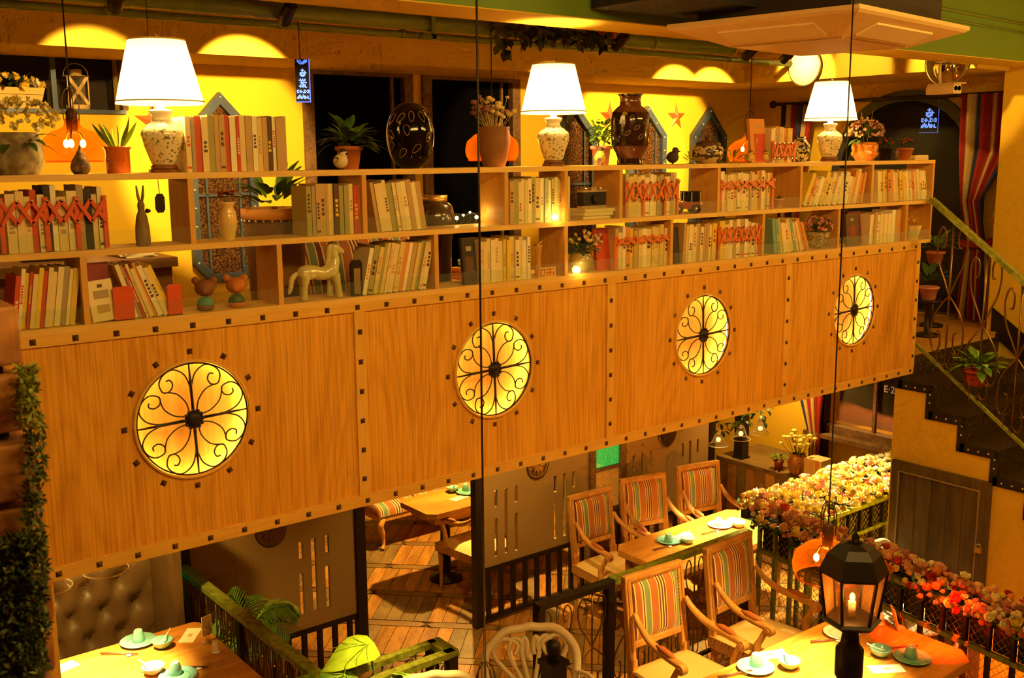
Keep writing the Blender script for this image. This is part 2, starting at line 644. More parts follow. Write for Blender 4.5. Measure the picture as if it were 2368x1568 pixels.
def holed_panel(mb, x0, x1, z0, z1, y0, y1, holes):
    """upright board in the xz plane with rectangular holes (hx0, hx1, hz0, hz1)"""
    xs = sorted({x0, x1, *[h[0] for h in holes], *[h[1] for h in holes]})
    zs = sorted({z0, z1, *[h[2] for h in holes], *[h[3] for h in holes]})
    xs = [x for x in xs if x0 <= x <= x1]
    zs = [z for z in zs if z0 <= z <= z1]

    def solid(i, j):
        if i < 0 or j < 0 or i >= len(xs) - 1 or j >= len(zs) - 1:
            return False
        cx, cz = (xs[i] + xs[i + 1]) / 2, (zs[j] + zs[j + 1]) / 2
        return not any(h[0] < cx < h[1] and h[2] < cz < h[3] for h in holes)
    for i in range(len(xs) - 1):
        for j in range(len(zs) - 1):
            if not solid(i, j):
                continue
            a, b, c, d = xs[i], xs[i + 1], zs[j], zs[j + 1]
            mb.quad((a, y0, c), (b, y0, c), (b, y0, d), (a, y0, d))
            mb.quad((b, y1, c), (a, y1, c), (a, y1, d), (b, y1, d))
            if not solid(i - 1, j):
                mb.quad((a, y1, c), (a, y0, c), (a, y0, d), (a, y1, d))
            if not solid(i + 1, j):
                mb.quad((b, y0, c), (b, y1, c), (b, y1, d), (b, y0, d))
            if not solid(i, j - 1):
                mb.quad((a, y1, c), (b, y1, c), (b, y0, c), (a, y0, c))
            if not solid(i, j + 1):
                mb.quad((a, y0, d), (b, y0, d), (b, y1, d), (a, y1, d))
    return mb


def struct(name, mb, m, parent=None, label=None):
    o = mb.build(name, m, parent)
    if parent is None:
        o['kind'] = 'structure'
    if label:
        o['label'] = label
    return o


ORD = ['first', 'second', 'third', 'fourth', 'fifth', 'sixth', 'seventh', 'eighth', 'ninth', 'tenth', 'eleventh', 'twelfth', 'thirteenth', 'fourteenth', 'fifteenth', 'sixteenth', 'seventeenth', 'eighteenth', 'nineteenth', 'twentieth', 'twenty-first', 'twenty-second', 'twenty-third', 'twenty-fourth', 'twenty-fifth', 'twenty-sixth', 'twenty-seventh', 'twenty-eighth', 'twenty-ninth', 'thirtieth']

# ------------------------------------------------------------------ the setting
XR, YB, ZM, ZC = 7.0, 3.0, 2.5, 5.0
M_GROUT = mat('dark_grout', (0.10, 0.05, 0.015), 0.9)
M_PLANK1 = wood('floor_plank_honey', (0.30, 0.12, 0.018), (0.54, 0.26, 0.05), (2, 9, 9), 0.4, 4.0, 0.15, 0.1, 0.35)
M_PLANK2 = wood('floor_plank_grey', (0.17, 0.10, 0.03), (0.30, 0.19, 0.06), (2, 9, 9), 0.45, 4.0, 0.15, 0.05, 0.3)
M_BAND = wood('floor_band', (0.19, 0.10, 0.025), (0.30, 0.17, 0.045), (2, 9, 9), 0.45, 4.0, 0.1, 0.05, 0.2)
M_PLAT = wood('platform_boards', (0.34, 0.17, 0.04), (0.52, 0.30, 0.08), (1, 9, 9), 0.45, 4.0, 0.1)
M_CEIL = mat('dim_ceiling_paint', (0.42, 0.25, 0.05), 0.85)

floor = struct('floor', MB().box(-4, 8, -6, 6, -0.2, -0.012), M_GROUT)
plank_me = MB().box(-.248, .248, -.058, .058, -0.012, 0).build('plank', M_PLANK1)
plank_me2 = MB().box(-.248, .248, -.058, .058, -0.012, 0).build('plank', M_PLANK2)
band_me = MB().add([(-.297, 0, 0), (-.25, .045, 0), (.25, .045, 0), (.297, 0, 0), (.25, -.045, 0), (-.25, -.045, 0), (-.297, 0, -.012), (-.25, .045, -.012), (.25, .045, -.012), (.297, 0, -.012), (.25, -.045, -.012), (-.25, -.045, -.012)],
                   [(5, 4, 3, 2, 1, 0)] + [(i, (i + 1) % 6, (i + 1) % 6 + 6, i + 6) for i in range(6)]).build('border_plank', M_BAND)
for o in (plank_me, plank_me2, band_me):
    COL.objects.unlink(o)
S2 = 2 ** -.5
n_pl = 0
rest = MB()
rest2 = MB()
for k in range(-7, 8):
    for j in range(-9, 10):
        v, u = 3.75 + .61 * k, -0.015 + .61 * j
        cv, cu = v + .305, u + .305
        cx, cy = (cu + cv) * S2, (cv - cu) * S2
        if not (-.2 < cx < 6.6 and .7 < cy < 5.9):
            continue
        near = 2.0 < cx < 4.6 and 1.3 < cy < 5.0
        b = ((cu + v) * S2, (v - cu) * S2)
        rest_T = Matrix.Translation((b[0], b[1], 0)) @ Matrix.Rotation(-pi / 4, 4, 'Z')
        if near and n_pl < 290:
            link('border_plank', band_me.data, floor, (b[0], b[1], 0), -pi / 4)
            n_pl += 1
        else:
            rest2.box(-.29, .29, -.045, .045, -.012, 0, rest_T)
        for q in range(5):
            uu = u + .061 + .122 * q
            p = ((uu + cv) * S2, (cv - uu) * S2)
            if near and n_pl < 290:
                link('plank', (plank_me if rnd.random() < .62 else plank_me2).data, floor, (p[0], p[1], 0), pi / 4)
                n_pl += 1
            else:
                rest.box(-.248, .248, -.058, .058, -.012, 0, Matrix.Translation((p[0], p[1], 0)) @ Matrix.Rotation(pi / 4, 4, 'Z'))
rest.build('planks_beyond', M_PLANK1, floor)['kind'] = 'stuff'
rest2.build('border_planks_beyond', M_BAND, floor)['kind'] = 'stuff'

plat = MB().box(-4, .9, -6, 2.9, -.05, .32).box(.9, 5.13, -6, .7, -.05, .32)
struct('platform_floor', plat, M_PLAT)
struct('platform_step', MB().box(1.58, 2.37, .7, 1.0, -.01, .16), mat('grey_step', (.32, .30, .18), .6))
M_DARKW = mat('shadowed_paint', (0.30, 0.18, 0.04), 0.9)
struct('wall_left', MB().box(-4.2, -4, -6, 6, -.1, ZC), M_WALL)
struct('wall_camera_side', MB().box(-4, 8, -6.2, -6, -.1, ZC), M_WALL)
struct('wall_ground_back', MB().box(-4, 8, 5.9, 6.1, -.1, 2.4), M_WALL)
struct('ceiling', MB().box(-4.2, 8, -6.2, 6.1, ZC, ZC + .1), M_CEIL)
struct('mezzanine_floor', MB().box(-4, 5.13, .05, 6, 2.40, ZM).box(5.13, 8, .12, 6, 2.40, ZM - .002), mat('underside_paint', (.60, .36, .05), .8))

# ground-level right wall with the low window; stair side wall with its small door
wr = MB()
lowin = (1.0, 2.0, 1.30, 2.28)


def holed_x(mb, x0, x1, y0, y1, z0, z1, holes):
    t = MB()
    holed_panel(t, y0, y1, z0, z1, 0, x1 - x0, holes)
    return mb.add([(x0 + p[1], p[0], p[2]) for p in t.v], [tuple(reversed(f)) for f in t.f])


holed_x(wr, XR, XR + .25, -6, 6, -.1, 2.4, [lowin])
struct('wall_right_ground', wr, M_WALL)

# upper back wall: two tall dark windows and a niche
back = MB()
W1 = (2.08, 2.97, 2.9, 4.54)
W2 = (3.09, 4.01, 2.9, 4.54)
NICHE = (-.6, .82, 4.20, 4.57)
holed_panel(back, -4, XR, ZM, ZC, YB, YB + .22, [W1, W2, NICHE])
struct('wall_back', back, M_WALL)
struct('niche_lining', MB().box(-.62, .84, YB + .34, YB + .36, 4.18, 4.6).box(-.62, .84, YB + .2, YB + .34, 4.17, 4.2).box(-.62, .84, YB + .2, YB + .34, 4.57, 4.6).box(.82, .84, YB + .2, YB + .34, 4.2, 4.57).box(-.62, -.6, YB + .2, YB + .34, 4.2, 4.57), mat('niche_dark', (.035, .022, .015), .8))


def window_dark(n, W):
    x0, x1, z0, z1 = W
    w = thing('window_%d' % n, None, None, (0, 0, 0), 0, None, 'structure')
    fr = MB()
    holed_panel(fr, x0 - .015, x1 + .015, z0 - .02, z1 + .015, YB - .03, YB + .06, [(x0 + .065, x1 - .065, z0 + .05, z1 - .06)])
    f = fr.build('window_frame', M_WEATH, w)
    MB().box(x0 + .06, x1 - .06, YB + .03, YB + .04, z0 + .04, z1 - .05).build('pane', M_BLACKGL, w)
    MB().box(x1 - .16, x1 - .14, YB + .005, YB + .03, z0 + .04, z1 - .05).build('window_bar', M_WEATH, w)
    for i in range(14):
        for xx in (x0 + .025, x1 - .025):
            link('rivet', RIVET, f, (xx, YB - .03, z0 + .1 + i * .12))
    for i in range(6):
        link('rivet', RIVET, f, (x0 + .1 + i * .14, YB - .03, z1 - .02))


RIVET = bpy.data.meshes.new('rivet')
_t = MB().lathe([(.009, 0), (.007, .005), (0.0001, .007)], 8, TR((0, 0, 0), (pi / 2, 0, 0)))
RIVET.from_pydata(_t.v, [], _t.f)
RIVET.materials.append(M_WEATH)
window_dark(1, W1)
window_dark(2, W2)

# upper right wall with the arched window
ARY, ARR, ARZ = 1.28, .70, 3.70
arch = MB()
NA = 20
pts = [(ARY + ARR * cos(pi * i / NA), ARZ + ARR * sin(pi * i / NA)) for i in range(NA + 1)]
for x in (XR, XR + .2):
    o = len(arch.v)
    arch.v += [(x, a, b) for a, b in pts] + [(x, a, ZC) for a, b in pts]
    arch.f += [(o + i, o + i + 1, o + NA + 2 + i, o + NA + 1 + i) for i in range(NA)]
    arch.sm += [False] * NA
    for ya, yb in ((-.2, ARY - ARR), (ARY + ARR, YB + .2)):
        arch.quad((x, ya, ZM), (x, yb, ZM), (x, yb, ZC), (x, ya, ZC))
o = len(arch.v)
arch.v += [(XR, a, b) for a, b in pts] + [(XR + .2, a, b) for a, b in pts]
arch.f += [(o + i, o + i + 1, o + NA + 2 + i, o + NA + 1 + i) for i in range(NA)]
arch.sm += [False] * NA
arch.box(XR, XR + .2, -.2, YB + .2, ZM, ZM + .001)
struct('wall_right_upper', arch, M_WALL)
aw = thing('window_3', None, None, (0, 0, 0), 0, None, 'structure')
fr = MB()
PI_, PO = .64, .73
arcs = [(ARY + PO * cos(pi * i / NA), ARZ + PO * sin(pi * i / NA)) for i in range(NA + 1)]
arci = [(ARY + PI_ * cos(pi * i / NA), ARZ + PI_ * sin(pi * i / NA)) for i in range(NA + 1)]
for i in range(NA):
    a, b, c, d = arcs[i], arcs[i + 1], arci[i + 1], arci[i]
    fr.add([(x, *p) for x in (XR - .05, XR + .05) for p in (a, b, c, d)], [(0, 1, 2, 3), (7, 6, 5, 4), (0, 4, 5, 1), (2, 6, 7, 3)])
fr.box(XR - .05, XR + .05, ARY - PO, ARY - PI_, ZM, ARZ).box(XR - .05, XR + .05, ARY + PI_, ARY + PO, ZM, ARZ)
f = fr.build('window_frame', mat('dark_arch_steel', (.03, .035, .06), .45, .3), aw)
for i in range(1, 14):
    a = pi * i / 14
    link('rivet', RIVET, f, (XR - .05, ARY + .685 * cos(a), ARZ + .685 * sin(a)), (0, 0, -pi / 2))
MB().box(XR + .05, XR + .06, ARY - .7, ARY + .7, ZM, ARZ + .72).build('pane', glass('arched_pane', (.6, .55, .4), .02, .05, None, 0, .1), aw)
struct('wall_passage', MB().box(XR + 1.4, XR + 1.5, -1, 4, ZM, ZC).box(XR + .2, XR + 1.5, 4, 4.1, ZM, ZC), mat('passage_dark', (.05, .028, .01), .9))
struct('floor_passage', MB().box(XR, XR + 1.5, -1, 4, ZM - .1, ZM), mat('passage_dark', (.1, .06, .02), .9))

# beams under the ceiling
struct('beam_front', MB().box(-4, 8, -.12, .2, 4.53, ZC), mat('beam_green', (.17, .29, .03), .7))
struct('beam_front_soffit', MB().box(-4, 8, -.119, .2, 4.525, 4.531), M_BEAM)
struct('beam_back', MB().box(-4, 6.03, 2.3, YB, 4.508, ZC), M_BEAM)
struct('beam_right', MB().box(6.03, XR, .17, YB, 4.50, ZC), M_BEAM)

# stair block: side wall with stepped top, treads, risers, outer wall
SX0, SX1 = 5.13, 6.5
N_ST, RIS, RUN = 13, .178, .24
YS = .10
prof = [(YS, 0)]
steps = []
for i in range(N_ST):
    y0 = YS - RUN * i
    z = ZM - .005 - RIS * (i + 1)
    steps.append((y0, y0 - RUN, z))
side = MB()
for i, (ya, yb, z) in enumerate(steps):
    side.box(SX0, SX0 + .03, yb, ya, -.05, max(z - .055, 0))
side.box(SX0, SX0 + .6, YS, YS + .03, -.05, ZM - .12)
struct('wall_stair_side', side, M_WALL)
struct('wall_stair_outer', MB().box(SX1, SX1 + .1, -6, .17, -.05, ZC).box(SX1, XR, .17, .2, ZM, ZC), M_WALL)
stair = thing('staircase', 'black metal staircase with studded edges beside the yellow wall', 'staircase', (0, 0, 0))
M_TREAD = speckle('chequer_tread', (.018, .012, .006), (.16, .10, .035), 70, .56, .64, .35, .2, .7)
M_STRING = mat('black_stringer', (.02, .013, .01), .5, .3)
for i, (ya, yb, z) in enumerate(steps[:9]):
    MB().box(SX0 + .02, SX1, yb - .015, ya, z - .02, z).build('tread', M_TREAD, stair)
    MB().box(SX0 + .02, SX1, ya - .006, ya, z, z + RIS - .02).build('riser', M_TREAD, stair)
    st = MB().box(SX0 - .012, SX0 + .02, yb, ya, z - .055, z + .004).box(SX0 - .012, SX0 + .02, ya - .03, ya + .025, z - .055, z + RIS - .05).build('stringer', M_STRING, stair)
    for q in (.06, .13, .2):
        MB().lathe([(.009, 0), (.006, .004), (.0001, .006)], 6, TR((SX0 - .012, yb + RUN - q, z - .028), (0, -pi / 2, 0))).build('stud', M_STUD, st)
    for q in (.06, .12):
        MB().lathe([(.009, 0), (.006, .004), (.0001, .006)], 6, TR((SX0 - .012, ya - .004, z + q), (0, -pi / 2, 0))).build('stud', M_STUD, st)
MB().box(SX0 + .02, SX1, YS - .004, YS + .012, ZM - .20, ZM - .03).build('riser', M_TREAD, stair)
sk = MB()
sk.add([(SX1 - .012, YS + .06, ZM), (SX1 - .012, YS - RUN * 9, ZM - RIS * 9), (SX1 - .012, YS - RUN * 9, ZM - RIS * 9 + .28), (SX1 - .012, YS + .06, ZM + .20),
        (SX1, YS + .06, ZM), (SX1, YS - RUN * 9, ZM - RIS * 9), (SX1, YS - RUN * 9, ZM - RIS * 9 + .28), (SX1, YS + .06, ZM + .20)], [(0, 1, 2, 3), (7, 6, 5, 4), (3, 2, 6, 7), (0, 3, 7, 4)])
struct('baseboard_stair', sk, M_STRING)
# landing boards
M_LAND = wood('landing_board', (.55, .28, .05), (.74, .42, .09), (1, 9, 9), .4, 4, .1, .1, .25)
land = thing('floor_landing', None, None, (0, 0, 0), 0, None, 'structure')
for i in range(9):
    MB().box(SX0 + .002, SX1 + .45, .115 + i * .13, .115 + i * .13 + .126, ZM - .001, ZM + .012).build('plank', M_LAND, land)

# small door in the stair side wall
dp = [at('x', SX0, *p) for p in ((2060, 1062), (2290, 1118), (2060, 1230))]
dy0, dy1 = -.62, .10
dz1, dz0 = 1.745, .32
door = thing('door_1', 'weathered dark wooden cupboard door with padlock under the stairs', None, (0, 0, 0), 0, None, 'structure')
M_DOOR = wood('door_boards', (.07, .045, .014), (.15, .10, .035), (6, 6, .8), .6, 4, .2)
fr = MB()
holed_x(fr, SX0 - .035, SX0, dy0, dy1, dz0, dz1, [(dy0 + .075, dy1 - .065, dz0 + .05, dz1 - .075)])
fr.build('door_frame', M_DOOR, door)
for i in range(5):
    w = (dy1 - dy0 - .14) / 5
    MB().box(SX0 - .018, SX0 - .002, dy0 + .075 + i * w, dy0 + .072 + (i + 1) * w, dz0 + .05, dz1 - .075).build('board', M_DOOR, door)
bd = MB()
holed_x(bd, SX0 - .04, SX0 - .034, dy0 + .066, dy1 - .056, dz0 + .04, dz1 - .066, [(dy0 + .075, dy1 - .065, dz0 + .05, dz1 - .075)])
bd.build('frame_bead', mat('pale_bead', (.36, .26, .10), .6), door)  # bead paler than the frame and boards
pk = at('x', SX0 - .055, 2262, 1272)
lock = thing('padlock', 'small brass padlock hanging on the dark door under the stairs', 'padlock', pk)
MB().box(-.012, .012, -.022, .022, -.02, .02).build('body', mat('brass', (.75, .45, .12), .35, .8), lock)
MB().tube([(0, .014 * cos(a), .02 + .022 * sin(a)) for a in [pi * k / 8 for k in range(9)]], .004, 6).build('shackle', M_STUD, lock)

# ------------------------------------------------------------------ mezzanine parapet
par = thing('wall_parapet', 'long oak veneer parapet with battens and square nails', None, (0, 0, 0), 0, None, 'structure')
RC, ZROS, RR = [0.0, 1.473, 2.948, 4.394], 2.90, .225
BX = [-.745, .745, 2.225, 3.69, 5.105]


def panel_hole(x0, x1, z0, z1, cx, cz, r, y0, y1, n=64):
    ang = [2 * pi * i / n for i in range(n)]
    cor = [math.atan2(z - cz, x - cx) % (2 * pi) for x in (x0, x1) for z in (z0, z1)]
    ang = sorted(set(ang) | set(cor))
    inn, out = [], []
    for a in ang:
        c, s = cos(a), sin(a)
        t = min([q for q in (((x1 - cx) / c if c > 1e-9 else 9e9), ((x0 - cx) / c if c < -1e-9 else 9e9), ((z1 - cz) / s if s > 1e-9 else 9e9), ((z0 - cz) / s if s < -1e-9 else 9e9))])
        inn.append((cx + r * c, cz + r * s))
        out.append((cx + t * c, cz + t * s))
    k = len(ang)
    mb = MB()
    v = [(x, y0, z) for x, z in inn] + [(x, y0, z) for x, z in out] + [(x, y1, z) for x, z in inn] + [(x, y1, z) for x, z in out]
    f = []
    for i in range(k):
        j = (i + 1) % k
        f += [(i, k + i, k + j, j), (2 * k + j, 3 * k + j, 3 * k + i, 2 * k + i), (i, j, 2 * k + j, 2 * k + i), (k + i, 3 * k + i, 3 * k + j, k + j)]
    return mb.add(v, [tuple(reversed(q)) for q in f])


NAIL = MB().add([(-.011, 0, -.011), (.011, 0, -.011), (.011, 0, .011), (-.011, 0, .011), (0, -.009, 0)], [(0, 1, 4), (1, 2, 4), (2, 3, 4), (3, 0, 4)]).build('nail', M_NAIL)
COL.objects.unlink(NAIL)
NAIL = NAIL.data
for i, cx in enumerate(RC):
    p = panel_hole(BX[i] + .024, BX[i + 1] - .024, 2.43, 3.252, cx, ZROS, RR + .004, .008, .03).build('panel', M_VENEER, par)
    MB().lathe([(RR + .012, 0), (RR + .012, .012), (RR + .002, .014), (RR + .002, 0)], 48, TR((cx, .010, ZROS), (pi / 2, 0, 0)), True, False).build('round_trim', M_BATTEN, par)
    for k in range(12):
        a = 2 * pi * k / 12
        link('nail', NAIL, p, (cx + .268 * cos(a), .008, ZROS + .268 * sin(a)), (0, -a, 0))
MB().box(-1.6, BX[0] - .03, .008, .03, 2.43, 3.252).build('panel', M_VENEER, par)
bt = MB().box(-1.6, 5.13, -.004, .03, 3.25, 3.291).build('batten', M_BATTEN, par)
bb = MB().box(-1.6, 5.13, -.004, .03, 2.385, 2.432).build('batten', M_BATTEN, par)
MB().box(-1.6, 5.13, .002, .012, 2.431, 2.437).build('batten', M_BATTENV, par)
for i in range(44):
    x = -1.14 + .1443 * i
    link('nail', NAIL, bt, (x, -.004, 3.270))
    link('nail', NAIL, bb, (x + .02, -.004, 2.409))
for x in BX:
    v = MB().box(x - .026, x + .026, -.003, .03, 2.433, 3.25).build('batten', M_BATTENV, par)
    for k in range(6):
        link('nail', NAIL, v, (x, -.003, 2.51 + .1305 * k))
MB().box(5.125, 5.13, -.004, .2, 2.385, 3.291).build('end_panel', M_VENEER, par)
MB().box(-1.6, 5.125, .19, .2, 2.5, 3.25).build('back_panel', M_VENEER, par)
struct('post_under_parapet', MB().box(-.66, -.56, .02, .12, .32, 2.39), M_BATTENV)

# lit roundels and their iron grilles
M_LED = mat('led_ring', (1, .9, .5), emit=(1.0, .72, .20), es=26)
M_DISC = wood('roundel_board', (.80, .42, .07), (.95, .60, .14), (9, 9, .7), .6, 4, .02)
HALF = [(.015, .16), (.015, .45), (.03, .64), (.11, .82), (.28, .92), (.45, .86), (.54, .72), (.49, .56), (.37, .56), (.31, .66), (.35, .75), (.42, .74)]
PET = [(.07, .15), (.12, .33), (.27, .50), (.50, .56)]
gr_me = {}


def scroll_mesh():
    mb = MB()
    for pts, r in ((HALF, .0032), (PET, .003)):
        for mir in (0, 1):
            P = [((b, -.004, a) if mir else (a, -.004, b)) for a, b in pts]
            mb.tube([Vector((p[0] * RR, p[1], p[2] * RR)) for p in cat_rom(P, 5)], r, 5)
    return mb


POSN = ['nearest the stone pillar', 'second from the stone pillar', 'second from the stairs', 'nearest the stairs']
proto = None
for i, cx in enumerate(RC):
    lab = 'round black wrought-iron scroll grille over the glowing roundel ' + POSN[i]
    if proto is None:
        g = proto = thing('rosette_grille', lab, 'grille', (cx, .012, ZROS), 0, 'round scroll grilles along the parapet')
        g.rotation_euler = (0, rad(-2), 0)
        MB().tube([(RR * .985 * cos(a), -.004, RR * .985 * sin(a)) for a in [2 * pi * k / 48 for k in range(49)]], .0035, 6, False).build('ring', M_IRON, g)
        for q in range(4):
            a = q * pi / 2
            MB().tube([(0, -.004, .02), (0, -.006, .13), (0, -.004, .222)], [.006, .006, .003], 6).build('spoke', M_IRON, g, None, (0, a, 0))
            o = scroll_mesh().build('scroll', M_IRON, g, None, (0, a, 0))
        MB().lathe([(.036 if k % 2 else .03, .0) for k in range(1)] + [(.036, 0), (.034, .008), (.024, .010), (.022, .016), (.010, .014), (.0001, .018)], 16, TR((0, -.004, 0), (pi / 2, 0, 0))).build('hub', M_IRON, g)
        pet = MB()
        for q in range(12):
            a = q * pi / 6
            pet.ball((.035 * cos(a), -.008, .035 * sin(a)), .009, 6, 4)
        pet.build('hub_petals', M_IRON, g)
    else:
        dup(proto, (cx, .012, ZROS), None, lab).rotation_euler = (0, rad(-2), 0)
    w = thing('lit_roundel', 'glowing round wooden backing behind the scroll grille ' + POSN[i], 'roundel', (cx, .09, ZROS), 0, 'glowing roundels along the parapet')
    MB().lathe([(.30, 0), (.30, -.01)], 40, TR((0, 0, 0), (pi / 2, 0, 0))).build('backing_disc', M_DISC, w)
    MB().tube([(.262 * cos(a), -.035, .262 * sin(a)) for a in [2 * pi * k / 40 for k in range(41)]], .006, 6, False).build('light_strip', M_LED, w)
    MB().lathe([(.285, .0), (.285, .062)], 40, TR((0, 0, 0), (pi / 2, 0, 0)), True, False).build('rim', M_BATTEN, w)

# ------------------------------------------------------------------ open shelf on the parapet
shelf = thing('open_bookshelf', 'long two-tier pale wood open bookshelf standing on the parapet', 'bookshelf', (0, 0, 3.29))
SZ = 3.29
UPD = [.04, .79, 1.55, 1.92, 2.29, 3.04, 3.78, 4.52]
LOD = [-.37, .39, 1.15, 1.92, 2.67, 3.44, 4.18, 4.94]
TOPZ, MIDZ, BOTZ = 3.848, 3.580, 3.313
SX_ = 5.25
for z in (TOPZ, MIDZ, BOTZ):
    MB().box(-1.6, SX_, 0, .2, z - .023 - SZ, z - SZ).build('shelf_board', M_SHELF, shelf)
for xs, z0, z1 in ((UPD, MIDZ, TOPZ - .023), (LOD, BOTZ, MIDZ - .023)):
    for x in xs:
        MB().box(x - .011, x + .011, .001, .199, z0 - SZ, z1 - SZ).build('divider', M_SHELFV, shelf)
    MB().box(SX_ - .02, SX_, .001, .199, z0 - SZ, z1 - SZ).build('end_board', M_SHELFV, shelf)
    xx = [-1.5] + xs + [SX_ - .01]
    for a, b in zip(xx, xx[1:]):
        MB().box(a + .012, b - .012, .004, .007, z0 - SZ, z0 + .065 - SZ).build('glass_guard', M_GLASSC, shelf)

# ------------------------------------------------------------------ books and lattice book holders
BOOKC = {
    'cream': (.86, .70, .34), 'ivory': (.92, .80, .46), 'tan': (.60, .40, .15), 'straw': (.80, .62, .22), 'orange': (.78, .33, .06),
    'red': (.66, .08, .02), 'dark brown': (.12, .055, .02), 'olive': (.42, .38, .12), 'white': (.95, .88, .62), 'pale green': (.55, .58, .28),
    'grey': (.45, .36, .20), 'blue-green': (.22, .42, .36), 'yellow': (.88, .64, .06), 'black': (.03, .02, .015), 'maroon': (.30, .03, .02)}
BM = {k: mat('cover_' + k.replace(' ', '_').replace('-', '_'), c, .55) for k, c in BOOKC.items()}
M_PAGES = mat('page_edges', (.88, .74, .42), .9)
P_MIX = ['cream'] * 4 + ['ivory'] * 3 + ['straw'] * 4 + ['tan'] * 4 + ['grey', 'olive', 'tan'] + ['orange', 'olive', 'white', 'pale green', 'white']
P_LEFT = ['cream', 'white', 'ivory', 'red', 'cream', 'tan', 'white', 'black', 'ivory', 'red', 'cream', 'grey']
P_WARM = ['cream', 'ivory', 'straw', 'ivory', 'yellow', 'orange', 'cream', 'tan', 'white', 'straw', 'ivory']
P_BROWN = ['tan', 'cream', 'olive', 'tan', 'straw', 'red', 'dark brown', 'cream', 'tan', 'grey']


def book(label, col, t, d, h, loc, lean=0.0, group=None, title=None, rz=0.0):
    mb = MB()
    c = min(.0022, t * .2)
    mb.box(0, t, 0, .003, 0, h).box(0, c, .003, d, 0, h).box(t - c, t, .003, d, 0, h)
    o = mb.build('book', BM[col])
    tag(o, label, 'book', group)
    o.location = loc
    o.rotation_euler = (0, lean, rz)
    MB().box(c, t - c, .003, d - .004, .003, h - .003).build('pages', M_PAGES, o)
    if title:
        q = MB()
        z0, z1 = h * title[1], h * (title[1] + title[2])
        n = max(3, int((z1 - z0) / max(.007, t * .7)))
        for k in range(n):
            za = z0 + (z1 - z0) * k / n
            w = t * (.24 if k % 3 else .3)
            q.box(t / 2 - w, t / 2 + w * (.7 if k % 2 else 1), -.0005, .001, za, za + (z1 - z0) / n * .66)
        if title[3]:
            q.box(t * .1, t * .9, -.0005, .001, h * .06, h * .10)
        q.build('spine_title', BM[title[0]], o)['kind'] = 'stuff'
    return o


def row(px0, px1, z, n, hh, lean, pal, bay, group, y=.022, depth=(.13, .155), lean2=None, order='from the left'):
    """a row of books between two pixels of the shelf front"""
    zc = {0: 490, 1: 620, 2: 330}[0 if z == MIDZ else 1 if z == BOTZ else 2]
    x0, x1 = at('y', y, px0, zc).x, at('y', y, px1, zc).x
    ws = [rnd.uniform(.7, 1.4) for _ in range(n)]
    lean2 = lean if lean2 is None else lean2
    tot = sum(ws)
    H = (hh[0] + hh[1]) / 2
    # tilted books need room for their tops
    shift = sin(rad(max(abs(lean), abs(lean2)))) * H
    if lean > 0 or lean2 > 0:
        x1 -= shift
    elif lean < 0 or lean2 < 0:
        x0 += shift
    x = x0
    for i, w in enumerate(ws):
        L = rad(lean + (lean2 - lean) * i / max(1, n - 1))
        step = (x1 - x0) * w / tot
        t = max(.006, step * cos(L) - .0012)
        h = rnd.uniform(*hh)
        col = pal[rnd.randrange(len(pal))]
        tl = None
        if rnd.random() < .6 and t > .008:
            dark = col in ('red', 'dark brown', 'black', 'maroon', 'blue-green')
            tl = (rnd.choice(['ivory', 'yellow', 'straw'] if dark else ['dark brown', 'tan', 'tan', 'orange', 'red', 'grey', 'dark brown']), rnd.uniform(.30, .5), rnd.uniform(.2, .45), rnd.random() < .35)
            if tl[0] == col:
                tl = None
        zz = z + .0006
        if L > 0:
            loc = (x - .0 + t * (1 - cos(L)), y + rnd.uniform(0, .012), zz + t * sin(L))
        else:
            loc = (x, y + rnd.uniform(0, .012), zz)
        book('%s book, %s %s in %s' % (col, ORD[i], order, bay), col, t, rnd.uniform(*depth), h, loc, L, group, tl)
        x += step


row(14, 240, MIDZ, 13, (.19, .232), 0, P_LEFT, 'the first upper shelf bay', 'books in the red lattice holder')
row(712, 843, MIDZ, 12, (.20, .222), 0, P_BROWN, 'the second upper shelf bay', 'upright books in the second upper bay')
row(858, 990, MIDZ, 11, (.205, .225), -9, P_MIX, 'the third upper shelf bay', 'leaning books in the third upper bay')
row(1180, 1303, MIDZ, 15, (.195, .222), 0, P_MIX, 'the fourth upper shelf bay', 'upright books in the fourth upper bay')
row(1317, 1322, MIDZ, 1, (.215, .22), 0, ['straw'], 'the fifth upper shelf bay', None)
row(1447, 1566, MIDZ, 13, (.20, .225), 0, P_MIX, 'the sixth upper shelf bay', 'books in the orange lattice holders')
row(1669, 1786, MIDZ, 17, (.20, .225), 0, P_WARM, 'the seventh upper shelf bay', 'books in the orange lattice holders')
row(1858, 2012, MIDZ, 19, (.17, .225), 27, P_WARM, 'the eighth upper shelf bay', 'leaning books in the eighth upper bay', lean2=12)
row(2020, 2146, MIDZ, 21, (.19, .21), -6, P_WARM, 'the ninth upper shelf bay', 'leaning books in the ninth upper bay', lean2=-14)
row(14, 186, BOTZ, 13, (.19, .215), 9, ['ivory', 'cream', 'white', 'cream', 'yellow', 'ivory', 'blue-green', 'white', 'red', 'cream', 'grey'], 'the first lower shelf bay', 'leaning books in the first lower bay')
row(256, 400, BOTZ, 10, (.195, .22), -17, ['ivory', 'cream', 'yellow', 'red', 'cream', 'grey', 'white', 'orange'], 'the second lower shelf bay', 'leaning books in the second lower bay', lean2=-22)
row(838, 1006, BOTZ, 15, (.20, .222), 13, P_MIX, 'the third lower shelf bay', 'leaning books in the third lower bay')
row(1110, 1228, BOTZ, 13, (.185, .21), 0, P_WARM, 'the fourth lower shelf bay', 'upright books in the fourth lower bay')
row(1424, 1546, BOTZ, 13, (.19, .222), 0, P_WARM, 'the fifth lower shelf bay', 'books in the orange lattice holders')
